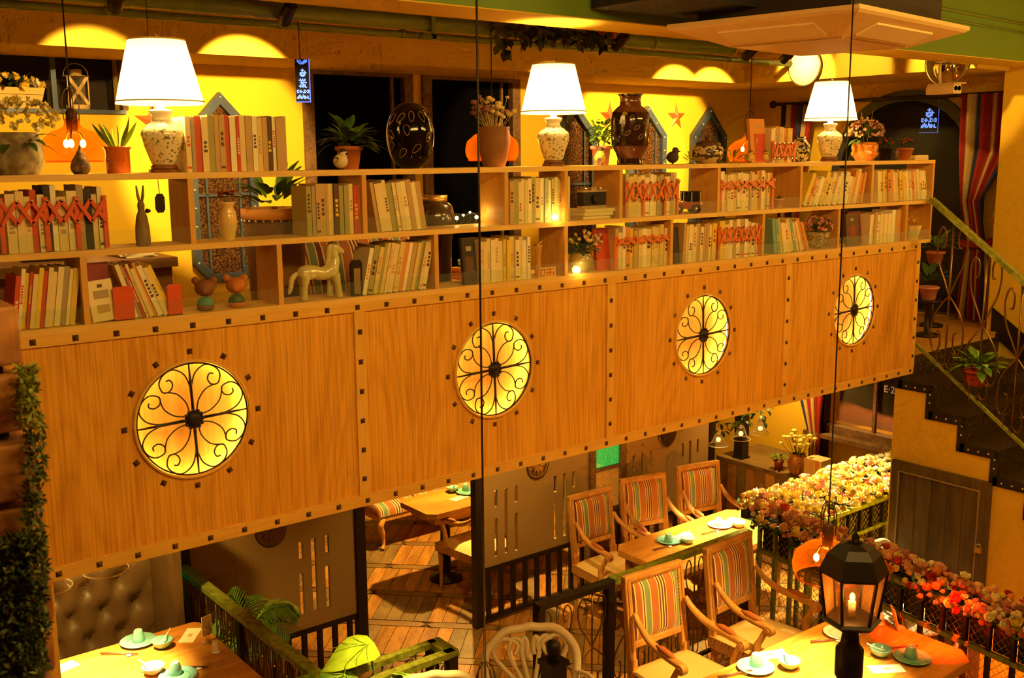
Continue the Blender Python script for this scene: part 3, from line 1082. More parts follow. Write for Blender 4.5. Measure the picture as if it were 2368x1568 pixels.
row(1580, 1658, BOTZ, 10, (.19, .215), 3, P_WARM, 'the sixth lower shelf bay', 'upright books in the sixth lower bay')
row(1664, 1756, BOTZ, 10, (.19, .222), 0, P_WARM, 'the sixth lower bay behind the lattice', 'books in the orange lattice holders')
row(1772, 1872, BOTZ, 12, (.18, .215), -9, ['cream', 'blue-green', 'orange', 'straw', 'ivory', 'yellow', 'cream', 'orange'], 'the seventh lower shelf bay', 'leaning books in the seventh lower bay', lean2=-24)
row(2008, 2080, BOTZ, 11, (.185, .215), 1, P_WARM, 'the eighth lower shelf bay', 'upright books in the eighth lower bay')
row(432, 664, TOPZ, 19, (.205, .215), 0, P_BROWN + ['white', 'ivory'], 'the row on top beside the first lamp', 'books on top of the shelf', y=.03)
row(1786, 1836, TOPZ, 8, (.19, .21), 0, P_WARM, 'the lattice holder on top of the shelf', 'books on top of the shelf', y=.03)


def flat_cover(label, col, px, py0, w, h, z, tilt=0, y=.03, title=None, lean=-.12):
    """a book showing its front cover"""
    p = at('y', y, px, py0)
    o = MB().box(0, w, 0, .02, 0, h).build('book', BM[col])
    tag(o, label, 'book')
    o.location = (p.x, y, z + .001)
    o.rotation_euler = (lean, tilt, 0)
    MB().box(.002, w - .002, .003, .017, h - .001, h + .0005).build('pages', M_PAGES, o)
    for a, b, c, d, cc in title or []:
        MB().box(w * a, w * b, -.0008, .002, h * c, h * d).build('cover_print', BM[cc], o)
    return o


flat_cover('large white book facing outward at the start of the second lower bay', 'ivory', 208, 640, .09, .15, BOTZ, -.08, .02, [(.2, .8, .55, .75, 'grey'), (.25, .75, .2, .4, 'tan'), (.4, .6, .82, .9, 'dark brown')])
flat_cover('dark red book behind the large white one in the second lower bay', 'maroon', 212, 640, .08, .21, BOTZ, -.06, .06)
flat_cover('black book with a small picture facing outward beside the lit table', 'black', 1074, 600, .075, .215, BOTZ, 0, .03, [(.2, .8, .25, .6, 'dark brown'), (.3, .7, .72, .82, 'grey')])
flat_cover('bright red book cover facing outward behind the cream roses pot', 'red', 1382, 575, .10, .215, BOTZ, 0, .06, [(.25, .6, .72, .84, 'maroon'), (.1, .9, .88, .97, 'maroon')])
flat_cover('black slim book at the start of the sixth lower bay', 'black', 1561, 580, .045, .2, BOTZ, 0, .03)
flat_cover('thick dark leather book with red cover print in the eighth lower bay', 'dark brown', 1962, 520, .135, .20, BOTZ, 0, .03, [(.3, .7, .3, .65, 'maroon'), (.35, .6, .80, .88, 'grey')])
flat_cover('dark maroon book leaning behind the thick leather book', 'maroon', 1966, 520, .14, .215, BOTZ, 0, .075)
flat_cover('red picture book facing outward on top of the shelf beside the last lamp', 'orange', 1740, 330, .135, .25, TOPZ, 0, .05, [(.25, 1.0, .02, .66, 'red'), (.38, .52, .45, .56, 'orange'), (.4, .8, .8, .84, 'tan')])
for k, (c, w) in enumerate((('tan', .19), ('cream', .2), ('straw', .205))):
    o = MB().box(0, w, 0, .14, 0, .017).build('book', BM[c])
    tag(o, ['tan', 'cream', 'straw'][k] + ' book lying flat, %s in the pile under the camera' % ['bottom', 'middle', 'top'][k], 'book', 'pile under the camera')
    p = at('y', .03, 1348 + 3 * k, 480)
    o.location = (p.x, .03, MIDZ + .0005 + .018 * k)
    MB().box(.003, w - .003, .0005 - .002, .137, .003, .014).build('pages', M_PAGES, o)


def lattice(label, px0, px1, py0, py1, cells, m, z, y=.016, group='folding lattice book holders', posts=()):
    a, b = at('y', y, px0, (py0 + py1) / 2), at('y', y, px1, (py0 + py1) / 2)
    zt, zb = at('y', y, (px0 + px1) / 2, py0).z, at('y', y, (px0 + px1) / 2, py1).z
    L = b.x - a.x
    g = thing('lattice_book_holder', label, 'book holder', (a.x, y, z), 0, group)
    zt -= z
    zb -= z
    for ph in (0, 1):
        for k in range(cells):
            xa, xb = L * k / cells, L * (k + 1) / cells
            za, zz = (zt, zb) if (k + ph) % 2 else (zb, zt)
            yy = -.003 if ph else -.009
            MB().bar((xa, yy, za), (xb, yy, zz), .0045, .013, (0, 0, 1)).build('slat', m, g)
    for k in range(cells + 1):
        for zz in (zt, zb):
            MB().lathe([(.004, 0), (.003, .003)], 8, TR((L * k / cells, -.012, zz), (pi / 2, 0, 0))).build('pin', M_STUD, g)
    for q in [0, 1] + list(posts):
        MB().box(L * q - .008, L * q + .008, -.001, .006, .004, zt + .012).build('end_post', m, g)
    return g


lattice('red folding lattice holder around books in the first upper bay', 2, 243, 463, 516, 7, M_TRELLIS, MIDZ, posts=(.42, .72))
lattice('orange-red folding lattice holder beside the toy jeep', 1449, 1568, 420, 463, 7, M_ORTRELL, MIDZ, posts=(.33, .75))
lattice('orange-red flattened lattice holder beside the tiny pot', 1669, 1788, 418, 436, 6, M_ORTRELL, MIDZ)
lattice('orange-red nearly folded lattice holder beside the cream roses', 1425, 1547, 546, 562, 6, M_ORTRELL, BOTZ)
lattice('orange-red lattice holder in the sixth lower bay', 1664, 1757, 524, 560, 7, M_ORTRELL, BOTZ)
lattice('orange-red lattice holder on top of the shelf beside the red picture book', 1788, 1838, 331, 366, 5, M_ORTRELL, TOPZ, y=.026)


def blob(mb, name, m, parent=None, vox=.004, sm=4, **kw):
    o = mb.build(name, m, parent, **kw)
    r = o.modifiers.new('fuse', 'REMESH')
    r.mode = 'VOXEL'
    r.voxel_size = vox
    r.use_smooth_shade = True
    s = o.modifiers.new('soften', 'SMOOTH')
    s.iterations = sm
    return o


# red bookends and figures in the second lower bay
for lab, px, w, h in (('red rounded bookend in front of the leaning yellow book', 262, .075, .125), ('red rounded bookend with a small peak beside the brown bear', 388, .055, .118)):
    p = at('y', .016, px, 690)
    g = thing('bookend', lab, 'bookend', (p.x, .016, BOTZ), 0, 'red bookends')
    poly = [(0, 0), (w, 0), (w, h - .01), (w - .01, h), (.01, h), (0, h - .01)]
    MB().prism(poly, .012, TR((0, .012, 0), (pi / 2, 0, 0))).build('plate', M_TRELLIS, g)
    MB().box(0, w, 0, .07, 0, .003).build('foot', M_TRELLIS, g)


def bear(label, px, body, shirt, loc_y=.06):
    p = at('y', loc_y, px, 660)
    g = thing('bear_figurine', label, 'figurine', (p.x, loc_y, BOTZ), -.5, 'bear money boxes')
    mb = MB().ball((0, 0, .088), .036, 14, 10, (1.1, 1, .95)).ball((-.034, 0, .118), .016, 10, 8, (1, .7, 1)).ball((.034, 0, .118), .016, 10, 8, (1, .7, 1)).ball((0, -.028, .08), .015, 10, 8)
    blob(mb, 'head', body, g)
    MB().lathe([(.02, .052), (.026, .045), (.033, .028), (.034, .022)], 16).build('shirt', shirt, g)
    MB().lathe([(.034, .022), (.033, .008), (.026, 0)], 16).build('legs', body, g)
    MB().box(-.012, .012, -.005, .005, .118, .1225).build('coin_slot', M_IRON, g)


bear('brown bear money box in a turquoise shirt beside the red bookend', 473, mat('bear_brown', (.26, .10, .03), .6), mat('turquoise', (.10, .35, .30), .5))
bear('orange bear money box in a dark green shirt', 545, mat('bear_orange', (.62, .20, .03), .6), mat('bear_green', (.06, .12, .06), .5))

# ceramic horse
p = at('y', .05, 742, 640)
g = thing('horse_figurine', 'pale green ceramic horse standing before the striped chair', 'figurine', (p.x, .05, BOTZ))
M_HORSE = mat('horse_glaze', (.66, .60, .26), .25, coat=.5)
k = .95
mb = MB()
S = lambda *a: [Vector(q) * k for q in a]
mb.tube(cat_rom(S((-.085, 0, .118), (-.04, 0, .122), (.01, 0, .112), (.055, 0, .128)), 4), [.030, .034, .034, .033, .031, .03, .029, .029, .029, .03, .031, .032, .032], 12)
mb.ball((-.08 * k, 0, .12 * k), .034 * k, 12, 8).ball((.055 * k, 0, .128 * k), .033 * k, 12, 8)
mb.tube(cat_rom(S((.055, 0, .13), (.072, 0, .17), (.062, 0, .21), (.065, 0, .232)), 4), [.03, .028, .026, .024, .022, .02, .019, .018, .018, .018, .018, .018, .018], 12)
mb.tube(S((.055, 0, .228), (.08, 0, .222), (.108, 0, .205)), [.02, .018, .012], 10)
mb.ball((.108 * k, 0, .205 * k), .0125, 8, 6)
for x, y, lean in ((-.085, -.022, -.012), (-.085, .022, .008), (.06, -.02, .02), (.06, .02, -.006)):
    mb.tube(S((x, y, .11), (x + lean * .6, y, .06), (x + lean, y, .004)), [.022, .014, .015], 10)
blob(mb, 'body', M_HORSE, g, .0035, 5)
mb = MB().tube(cat_rom(S((-.112, 0, .125), (-.14, 0, .10), (-.148, 0, .06), (-.16, 0, .03)), 4), [.008, .01, .012, .013, .013, .012, .012, .011, .011, .01, .009, .006, .003], 8)
blob(mb, 'tail', M_HORSE, g)
mb = MB().tube(cat_rom(S((.06, 0, .245), (.045, 0, .22), (.04, 0, .18), (.028, 0, .145)), 4), [.008, .012, .014, .014, .014, .014, .013, .013, .012, .012, .01, .009, .005], 8)
blob(mb, 'mane', M_HORSE, g)
for s in (-1, 1):
    MB().lathe([(.007, 0), (.004, .012), (.0001, .02)], 6, TR((.06, .009 * s, .234), (0, .1, 0))).build('ear', M_HORSE, g)
# dark bookend beside the horse
p = at('y', .03, 812, 640)
g = thing('bookend', 'dark metal arch-shaped bookend beside the ceramic horse', 'bookend', (p.x, .03, BOTZ))
MB().prism([(0, 0), (.055, 0), (.055, .14), (.045, .155), (.01, .155), (0, .14)], .01, TR((0, .01, 0), (pi / 2, 0, 0))).build('plate', M_IRON, g)
MB().box(.012, .043, -.004, .0, .01, .12).build('inlay', mat('bookend_inlay', (.3, .2, .1), .4), g)

# wooden rabbit and black hanging tag in the first bay
p = at('y', .09, 326, 540)
g = thing('rabbit_figurine', 'tall carved grey wooden rabbit with upright ears in the first upper bay', 'figurine', (p.x, .07, MIDZ))
M_RAB = wood('rabbit_wood', (.22, .13, .05), (.36, .24, .10), (5, 5, 2), .7, 3, .2)
mb = MB().lathe([(.026, 0), (.028, .02), (.026, .07), (.020, .11), (.012, .128), (.013, .138), (.014, .15), (.010, .163), (.0001, .17)], 14)
blob(mb, 'body', M_RAB, g, .003, 3)
for s in (-1, 1):
    MB().tube([(.004 * s, 0, .16), (.009 * s, 0, .185), (.013 * s, 0, .222)], [.005, .006, .003], 8).build('ear', M_RAB, g)
MB().ball((.018, -.012, .128), .009, 8, 6).ball((.026, -.012, .128), .006, 8, 6).build('bow', M_IRON, g)

# cream vase with red flowers
p = at('y', .09, 529, 545)
g = thing('vase', 'cream frilled ceramic vase with dark red flowers in the second upper bay', 'vase', (p.x, .09, MIDZ))
M_CRV = mat('cream_glaze', (.85, .62, .22), .3, coat=.4)
v = MB().lathe([(.022, 0), (.024, .01), (.032, .045), (.037, .075), (.032, .105), (.024, .125), (.026, .138), (.036, .15), (.033, .149), (.022, .135)], 20, None, True, False).build('body', M_CRV, g)
fl = mat('brick_red_petals', (.62, .12, .03), .7)
for i in range(7):
    a, r = rnd.uniform(0, 6.3), rnd.uniform(.0, .03)
    q = MB()
    for k in range(8):
        q.leaf(.034, .018, TR((r * cos(a), r * sin(a), .178 + rnd.uniform(-.012, .014)), (0, -.35, k * pi / 4 + i)), .4)
    q.build('flower', fl, g)
MB().tube([(0, 0, .12), (.0, 0, .16)], .004).build('stems', M_STEM, g)

# globe lights resting in the bays
for lab, px, py, z in (('glowing crystal ball lamp before the books in the fourth upper bay', 1282, 496, MIDZ), ('glowing crystal ball lamp beside the cream roses pot', 1333, 617, BOTZ)):
    p = at('y', .02, px, py)
    g = thing('ball_lamp', lab, 'lamp', (p.x, -.003 + .026, z), 0, 'crystal ball lamps')
    r = .022
    MB().ball((0, -.002, r), r, 16, 12).build('globe', glass('crystal', (1, .95, .8), .25), g)
    MB().ball((0, -.002, r), r * .6, 10, 8).build('bulb', mat('ball_bulb', (1, .9, .6), emit=(1, .75, .3), es=18), g)
    MB().lathe([(r * .5, 0), (r * .4, .004)], 10).build('foot', M_BRONZE, g)
    point('ball_lamp_light', (p.x, -.02, z + .03), .5, WARM, .02)

# toy camera, toy jeep, tiny pot, golden vase
p = at('y', .05, 1346, 470)
g = thing('toy_camera', 'black and silver vintage toy camera on a pile of books', 'camera', (p.x + .01, .05, MIDZ + .0545))
M_SIL = mat('silver', (.85, .75, .5), .3, .9)
MB().box(0, .155, 0, .045, .014, .082).build('body', mat('black_leatherette', (.02, .015, .012), .6), g)
MB().box(-.002, .157, -.001, .046, 0, .014).build('base_plate', M_SIL, g)
MB().box(-.002, .157, -.001, .046, .082, .092).build('top_plate', M_SIL, g)
for x in (.03, .13):
    MB().lathe([(.012, .092), (.012, .103), (.009, .105)], 12, TR((x, .02, 0))).build('dial', M_SIL, g)
MB().box(.06, .1, .008, .036, .092, .106).build('viewfinder', M_SIL, g)
MB().lathe([(.026, 0), (.026, .014), (.02, .016)], 16, TR((.08, 0, .048), (pi / 2, 0, 0))).build('lens', M_IRON, g)

p = at('y', .05, 1568, 490)
g = thing('toy_jeep', 'red toy jeep with a black roof in the sixth upper bay', 'toy car', (p.x + .095, .085, MIDZ), rad(-35))
M_JR = mat('jeep_red', (.45, .04, .015), .3, coat=.5)
MB().box(-.075, .075, -.045, .045, .025, .062).build('body', M_JR, g)
MB().box(-.078, -.066, -.035, .035, .03, .058).build('grille', M_SIL, g)
MB().box(-.02, .075, -.044, .044, .115, .12).build('roof', M_IRON, g)
MB().box(-.015, .07, -.042, -.04, .065, .113).box(-.015, .07, .04, .042, .065, .113).box(.068, .072, -.04, .04, .065, .113).build('window_glass', mat('jeep_glass', (.02, .02, .02), .1), g)
cage = MB()
for x in (-.02, .025, .072):
    for y in (-.042, .042):
        cage.bar((x, y, .06), (x, y, .117), .005)
cage.build('roof_frame', M_SIL, g)
for x in (-.048, .048):
    for y in (-.05, .05):
        w = MB().lathe([(.0001, -.009), (.024, -.009), (.026, -.005), (.026, .005), (.024, .009), (.0001, .009)], 16, TR((x, y, .026), (pi / 2, 0, 0))).build('wheel', M_IRON, g)
        MB().lathe([(.011, 0), (.008, .012), (.0001, .012)], 10, TR((x, y, .026), (pi / 2 if y < 0 else -pi / 2, 0, 0))).build('hub_cap', M_SIL, w)
MB().lathe([(.0001, 0), (.02, 0), (.02, .012), (.0001, .012)], 14, TR((.076, 0, .05), (0, pi / 2, 0))).build('spare_wheel', M_SIL, g)


def pot_mesh(r0, r1, h, lip=.006, lh=.018):
    return [(r0 * .96, 0), (r0, .002), (r1 - lip * .5, h - lh), (r1 + lip, h - lh), (r1 + lip, h), (r1, h), (r1 - .004, h - .01)]


p = at('y', .07, 1800, 475)
g = thing('flower_pot', 'tiny orange clay pot with a dark succulent in the seventh upper bay', 'plant pot', (p.x, .07, MIDZ))
MB().lathe(pot_mesh(.02, .029, .055, .003, .01), 16, None, True, False).build('pot', mat('orange_clay', (.72, .33, .07), .6), g)
q = MB()
for i in range(16):
    q.leaf(.03, .012, TR((0, 0, .05), (0, -rnd.uniform(.1, 1.1), i * 2.4)), .2)
q.build('succulent', M_LEAFD, g)

p = at('y', .09, 1242, 640)
g = thing('vase', 'slim golden twisted vase beside books in the fourth lower bay', 'vase', (p.x, .08, BOTZ))
MB().lathe([(.022, 0), (.019, .02), (.012, .06), (.013, .1), (.02, .145), (.024, .155), (.019, .15), (.011, .1)], 16, None, True, False).build('body', mat('gold_glaze', (.80, .45, .07), .25, .3, coat=.5), g)
MB().tube(cat_rom([(-.01, 0, .15), (.01, -.005, .165), (.024, 0, .172), (.014, .01, .16)], 4), .004).build('twisted_rim', mat('gold_glaze', (.8, .45, .07)), g)
# small painted sign board lying in the fourth lower bay
p = at('y', .02, 1262, 640)
g = thing('painted_board', 'small wooden board with red maze letters beside the golden vase', 'sign', (p.x, .014, BOTZ))
MB().box(-.05, .06, 0, .006, 0, .05).build('board', M_BATTEN, g)
mz = MB()
for a, b, c, d in ((-.04, -.01, .008, .013), (-.04, -.035, .008, .042), (-.04, -.01, .037, .042), (-.015, -.01, .02, .042), (0, .05, .037, .042), (.02, .026, .008, .042), (0, .05, .02, .026), (0, .005, .008, .02), (.045, .05, .008, .02)):
    mz.box(a, b, -.0012, .001, c, d)
mz.build('red_letters', M_TRELLIS, g)

# ------------------------------------------------------------------ things standing on top of the shelf
YT = .10


def bx(px, y=YT, py=385):
    return at('y', y, px, py).x


def sz(px_len, x, y=YT, z=3.9):
    return px_len * (Vector((x, y, z)) - CAM).dot(W_) / F_PX


def leafy(name, m, parent, n, L, W, z, spread=1.2, up=.2, r=.01, curl=.4, h=.0, seed=1):
    rr = random.Random(seed)
    q = MB()
    for i in range(n):
        a = i * 2.4 + rr.uniform(-.3, .3)
        el = rr.uniform(up, spread)
        s = rr.uniform(.7, 1.1)
        base_ = Vector((r * cos(a), r * sin(a), z + rr.uniform(0, h)))
        tip = base_ + Vector((cos(a) * cos(el), sin(a) * cos(el), sin(el))) * L * .35
        q.leaf(L * s, W * s, TR(tip, (0, -el, a)), curl)
    return q.build(name, m, parent)


def blossoms(parent, n, center, rad_, size, mats, name='flower', seed=1, petals=6, flat=.5):
    rr = random.Random(seed)
    mes = []
    for m in mats:
        q = MB()
        for k in range(petals):
            q.leaf(size * .55, size * .42, TR((0, 0, 0), (0, -flat, k * 2 * pi / petals)), -.25, .3, 3)
        q.ball((0, 0, size * .06), size * .13, 6, 4)
        me = bpy.data.meshes.new(name)
        me.from_pydata(q.v, [], q.f)
        me.polygons.foreach_set('use_smooth', q.sm)
        me.materials.append(m)
        mes.append(me)
    for i in range(n):
        u, v = rr.uniform(0, 2 * pi), rr.uniform(-.15, 1)
        s = (1 - v * v) ** .5
        d = Vector((s * cos(u), s * sin(u), v))
        p = Vector(center) + Vector((d.x * rad_[0], d.y * rad_[1], d.z * rad_[2])) * rr.uniform(.8, 1)
        o = link(name, mes[rr.randrange(len(mes))], parent, p)
        o.rotation_euler = d.to_track_quat('Z', 'Y').to_euler()
        k = rr.uniform(.75, 1.15)
        o.scale = (k, k, k)


def stems(parent, pts, base_z, m=M_STEM, r=.0025, name='stem'):
    q = MB()
    for p in pts:
        q.tube([(p[0] * .2, p[1] * .2, base_z), (p[0] * .6, p[1] * .6, (base_z + p[2]) * .5), p], r, 5)
    return q.build(name, m, parent)


# ---- three table lamps
M_LAMPB = speckle('porcelain_leaf_print', (.90, .80, .52), (.22, .20, .07), 75, .585, .61, .15, .6)
M_PORC = mat('white_porcelain', (.92, .84, .6), .15, coat=.6)


def shade_mat():
    m = bpy.data.materials.new('lit_fabric_shade')
    m.use_nodes = True
    nt = m.node_tree
    nt.nodes.clear()
    o = nd(nt, 'ShaderNodeOutputMaterial')
    t = nd(nt, 'ShaderNodeBsdfTranslucent')
    t.inputs[0].default_value = (.95, .85, .6, 1)
    d = nd(nt, 'ShaderNodeBsdfDiffuse')
    d.inputs[0].default_value = (.95, .88, .66, 1)
    mx = nd(nt, 'ShaderNodeMixShader')
    mx.inputs[0].default_value = .4
    nt.links.new(t.outputs[0], mx.inputs[1])
    nt.links.new(d.outputs[0], mx.inputs[2])
    e = nd(nt, 'ShaderNodeEmission')
    e.inputs[0].default_value = (1.0, .78, .38, 1)
    e.inputs[1].default_value = .30
    a = nd(nt, 'ShaderNodeAddShader')
    nt.links.new(mx.outputs[0], a.inputs[0])
    nt.links.new(e.outputs[0], a.inputs[1])
    nt.links.new(a.outputs[0], o.inputs[0])
    return m


M_SHADE = shade_mat()
M_TRIMB = mat('shade_braid', (.62, .50, .12), .8)
lamp0 = None
for lab, px in (('white pleated table lamp with leaf-print porcelain base beside the snake plant', 380), ('white pleated table lamp with leaf-print base beside the dried flower crock', 1280), ('white pleated table lamp with leaf-print base beside the glossy orange pot', 1916)):
    x = bx(px)
    if lamp0 is None:
        g = lamp0 = thing('table_lamp', lab, 'table lamp', (x, YT, TOPZ), 0, 'lit table lamps on the shelf')
        MB().prism([(.058 * cos(a) * (1.0 if k % 2 else .92), .058 * sin(a) * (1.0 if k % 2 else .92)) for k, a in enumerate([2 * pi * j / 12 for j in range(12)])], .012).build('base', mat('lamp_base_wood', (.22, .08, .02), .4), g)
        MB().lathe([(.048, .012), (.050, .02), (.046, .026), (.040, .03)], 24).build('foot_ring', mat('lamp_base_wood', (.22, .08, .02)), g)
        MB().lathe([(.040, .028), (.046, .035), (.058, .07), (.074, .115), (.079, .14), (.074, .16), (.052, .18), (.038, .19)], 28, None, True, False).build('body', M_LAMPB, g)
        MB().lathe([(.038, .19), (.032, .2), (.032, .208), (.042, .22), (.045, .228), (.036, .233), (.016, .236), (.014, .265)], 24).build('neck', M_PORC, g)
        n = 96
        q = MB()
        prof = [(.158, .252), (.13, .37), (.101, .487)]
        v = [((r + (.0016 if j % 2 else -.0016)) * cos(2 * pi * j / n), (r + (.0016 if j % 2 else -.0016)) * sin(2 * pi * j / n), z) for r, z in prof for j in range(n)]
        q.add(v, [(i * n + j, i * n + (j + 1) % n, (i + 1) * n + (j + 1) % n, (i + 1) * n + j) for i in range(2) for j in range(n)], True)
        s = q.build('shade', M_SHADE, g)
        MB().tube([(.159 * cos(a), .159 * sin(a), .262) for a in [2 * pi * k / 48 for k in range(49)]], .0028, 5, False).build('braid', M_TRIMB, s)
        MB().tube([(.1025 * cos(a), .1025 * sin(a), .485) for a in [2 * pi * k / 40 for k in range(41)]], .003, 5, False).build('braid', M_TRIMB, s)
        MB().tube([(0, 0, .26), (0, 0, .40), (.0, 0, .50)], .004).build('harp_rod', M_BRONZE, g)
        MB().ball((0, 0, .5), .008, 8, 6).build('finial', M_BRONZE, g)
        MB().ball((0, 0, .36), .03, 12, 8, (1, 1, 1.25)).build('bulb', mat('lamp_bulb', (1, .9, .7), emit=(1, .72, .30), es=40), g)
    else:
        dup(lamp0, (x, YT, TOPZ), rnd.uniform(-1, 1), lab)
    point('lamp_light', (x, YT, TOPZ + .32), 26, (1, .62, .18), .05)
    spot('lamp_upward_light', (x, YT, TOPZ + .42), (x, YT, 5), 8, 100, .6, (1, .62, .18))


def bird(label, px, h, cols, rz, tail=True, y=.06):
    x = bx(px, y)
    g = thing('bird_figurine', label, 'figurine', (x, y, TOPZ), rz, 'bird figurines on the shelf')
    k = h / .1
    mb = MB().ball((0, 0, .042 * k), .034 * k, 14, 10, (1, 1.15, 1.05)).ball((0, -.018 * k, .078 * k), .021 * k, 12, 8)
    blob(mb, 'body', cols[0], g, .0035, 4)
    mb = MB().ball((0, -.016 * k, .086 * k), .0195 * k, 12, 8, (1.02, 1.02, .85))
    mb.build('cap', cols[1], g)
    MB().lathe([(.006 * k, 0), (.0001, .016 * k)], 8, TR((0, -.037 * k, .077 * k), (pi / 2, 0, 0))).build('beak', M_IRON, g)
    if tail:
        MB().leaf(.06 * k, .022 * k, TR((0, .028 * k, .045 * k), (0, .5, pi / 2)), .2).build('tail', cols[1], g)
    for s in (-1, 1):
        MB().leaf(.05 * k, .03 * k, TRQ((.032 * k * s, -.012 * k, .055 * k), (0, 1, -.45), (s, 0, .2))).build('wing', cols[1], g)
        MB().tube([(.010 * k * s, 0, .012 * k), (.012 * k * s, -.002, 0)], .003 * k).build('foot', M_IRON, g)
    return g


MB_Y, MB_D, MB_W, MB_G = mat('bird_yellow', (.82, .55, .10), .6), mat('bird_dark', (.06, .03, .02), .6), mat('bird_white', (.80, .70, .42), .6), mat('bird_green', (.20, .28, .10), .6)
MB_B = mat('bird_brown', (.24, .11, .04), .7)
bird('small yellow bird figurine with green wing at the end of the book row', 655, .055, (MB_Y, MB_G), 2.4)
bird('white bird figurine with dark cap before the terracotta pot', 788, .085, (MB_W, MB_D), .4, False)
bird('yellow bird figurine with dark head before the pink pot', 1388, .09, (MB_Y, MB_D), 2.3)
bird('black crested bird figurine beside the tureen', 1555, .088, (MB_D, MB_D), 1.0)
bird('small cream bird figurine before the red picture book', 1731, .07, (MB_Y, MB_B), .3, False)
bird('small cream bird figurine before the orange lattice holder', 1768, .07, (MB_Y, MB_B), -.5, False)
# pear shaped dark bird
x = bx(186, .05)
g = thing('stone_pear', 'rough brown pear-shaped stone ornament between the big pot and the snake plant', 'ornament', (x, .05, TOPZ))
MB().lathe([(.024, 0), (.032, .012), (.034, .028), (.026, .05), (.014, .068), (.008, .082), (.0001, .09)], 16).build('body', speckle('pear_stone', (.10, .055, .025), (.25, .15, .06), 60, .45, .6, .8, 0, .5), g)
MB().tube([(0, 0, .085), (.004, 0, .1)], .004).build('stalk', M_DKWOOD, g)

# ---- pots with plants
M_STONEP = speckle('ribbed_stone', (.20, .15, .08), (.44, .36, .20), 25, .4, .65, .85, 0, .5)
x = bx(42, .06)
g = thing('flower_pot', 'large ribbed grey stone pot with pale yellow flowers nearest the pillar', 'plant pot', (x, .09, TOPZ))
prof = []
for i in range(25):
    t = i / 24
    r = .068 + .024 * sin(pi * (t * .85 + .05)) + (.0018 if i % 2 else 0)
    prof.append((r, .145 * t))
MB().lathe(prof + [(.072, .14), (.066, .12)], 28, None, True, False).build('pot', M_STONEP, g)
MB().lathe([(.0001, .12), (.07, .12)], 20, None, False, False).build('soil', M_SOIL, g)
M_YF, M_YF2 = mat('pale_yellow_petals', (.92, .72, .14), .7), mat('cream_petals', (.95, .86, .45), .7)
blossoms(g, 110, (.03, 0, .175), (.12, .10, .085), .034, [M_YF, M_YF2, M_YF2], seed=3, petals=6, flat=.8)
leafy('foliage', M_LEAFD, g, 12, .08, .035, .10, .8, -.1, .05, .5, .02, 4)

x = bx(274, .08)
g = thing('flower_pot', 'orange enamel pot of striped snake plant beside the first lamp', 'plant pot', (x, .08, TOPZ))
r = sz(29, x)
MB().lathe([(r * .86, 0), (r * .9, .004), (r * .92, .085), (r * 1.06, .092), (r * 1.06, .097), (r * .9, .097), (r * .88, .08)], 20, None, True, False).build('pot', mat('orange_enamel', (.78, .17, .02), .3, coat=.5), g)
MB().lathe([(.0001, .085), (r * .9, .085)], 16, None, False, False).build('soil', M_SOIL, g)
for i in range(9):
    a, el = i * .75, rnd.uniform(.75, 1.35)
    MB().leaf(rnd.uniform(.09, .135), .017, TRQ((.012 * cos(a), .012 * sin(a), .085), (cos(a) * cos(el), sin(a) * cos(el), sin(el)), (cos(a + 1.2), sin(a + 1.2), .2)), .06, .5).build('leaf', [M_LEAF, M_LEAFY, M_LEAFL][i % 3], g)

x = bx(808, .12)
g = thing('flower_pot', 'terracotta plastic pot of dark leafy plant before the first black window', 'plant pot', (x, .12, TOPZ))
r = sz(30, x)
MB().lathe(pot_mesh(r * .72, r * .98, .098), 20, None, True, False).build('pot', M_TERRA, g)
MB().lathe([(.0001, .085), (r * .9, .085)], 16, None, False, False).build('soil', M_SOIL, g)
leafy('leaves', M_LEAF, g, 34, .095, .04, .09, 1.35, .15, .02, .45, .05, 11)
leafy('leaves', M_LEAFD, g, 24, .105, .045, .08, 1.0, 0, .02, .6, .03, 12)

# black egg vase
x = bx(950, .10)
g = thing('egg_vase', 'glossy black egg-shaped vase with pale leaf outlines', 'vase', (x, .10, TOPZ))
M_EGG = mat('black_glaze', (.003, .002, .002), .08, coat=.15, spec=.35)
EH, ER = .292, .106
egg = [(max(.0001, ER * (sin(pi * (.09 + .91 * i / 24)) ** .82)), EH * (1 - cos(pi * (.09 + .91 * i / 24))) / 2 - .004) for i in range(25)]
z0 = egg[0][1]
MB().lathe([(r, z - z0) for r, z in egg], 32).build('body', M_EGG, g)
outl = mat('raised_pale_outline', (.45, .27, .12), .4)


def on_egg(a, z):
    zz = z / EH * 2
    best = min(egg, key=lambda e: abs((e[1] - z0) - z))
    r = best[0]
    for (r1, z1), (r2, z2) in zip(egg, egg[1:]):
        if z1 - z0 <= z <= z2 - z0:
            t = (z - (z1 - z0)) / max(1e-6, z2 - z1)
            r = r1 + (r2 - r1) * t
    return Vector(((r + .0005) * cos(a), (r + .0005) * sin(a), z))


re_ = random.Random(5)
nle = 0
for k in range(400):
    if nle >= 26:
        break
    a, z = re_.uniform(-pi, .35), re_.uniform(.05, .26)
    if k == 0:
        done = []
    if any(abs(a - b) * .1 < .048 and abs(z - c) < .05 for b, c in done):
        continue
    done.append((a, z))
    nle += 1
    th = re_.uniform(-.9, .9) + pi / 2
    loop = []
    for j in range(13):
        t = 2 * pi * j / 12
        u, w = .023 * cos(t), .0105 * sin(t) * (1 + .4 * cos(t))
        du, dz = u * cos(th) - w * sin(th), u * sin(th) + w * cos(th)
        loop.append(on_egg(a + du / max(.05, ER * .8), min(max(z + dz, .01), .28)))
    MB().tube(loop, .0013, 4, False).build('leaf_outline', outl, g)

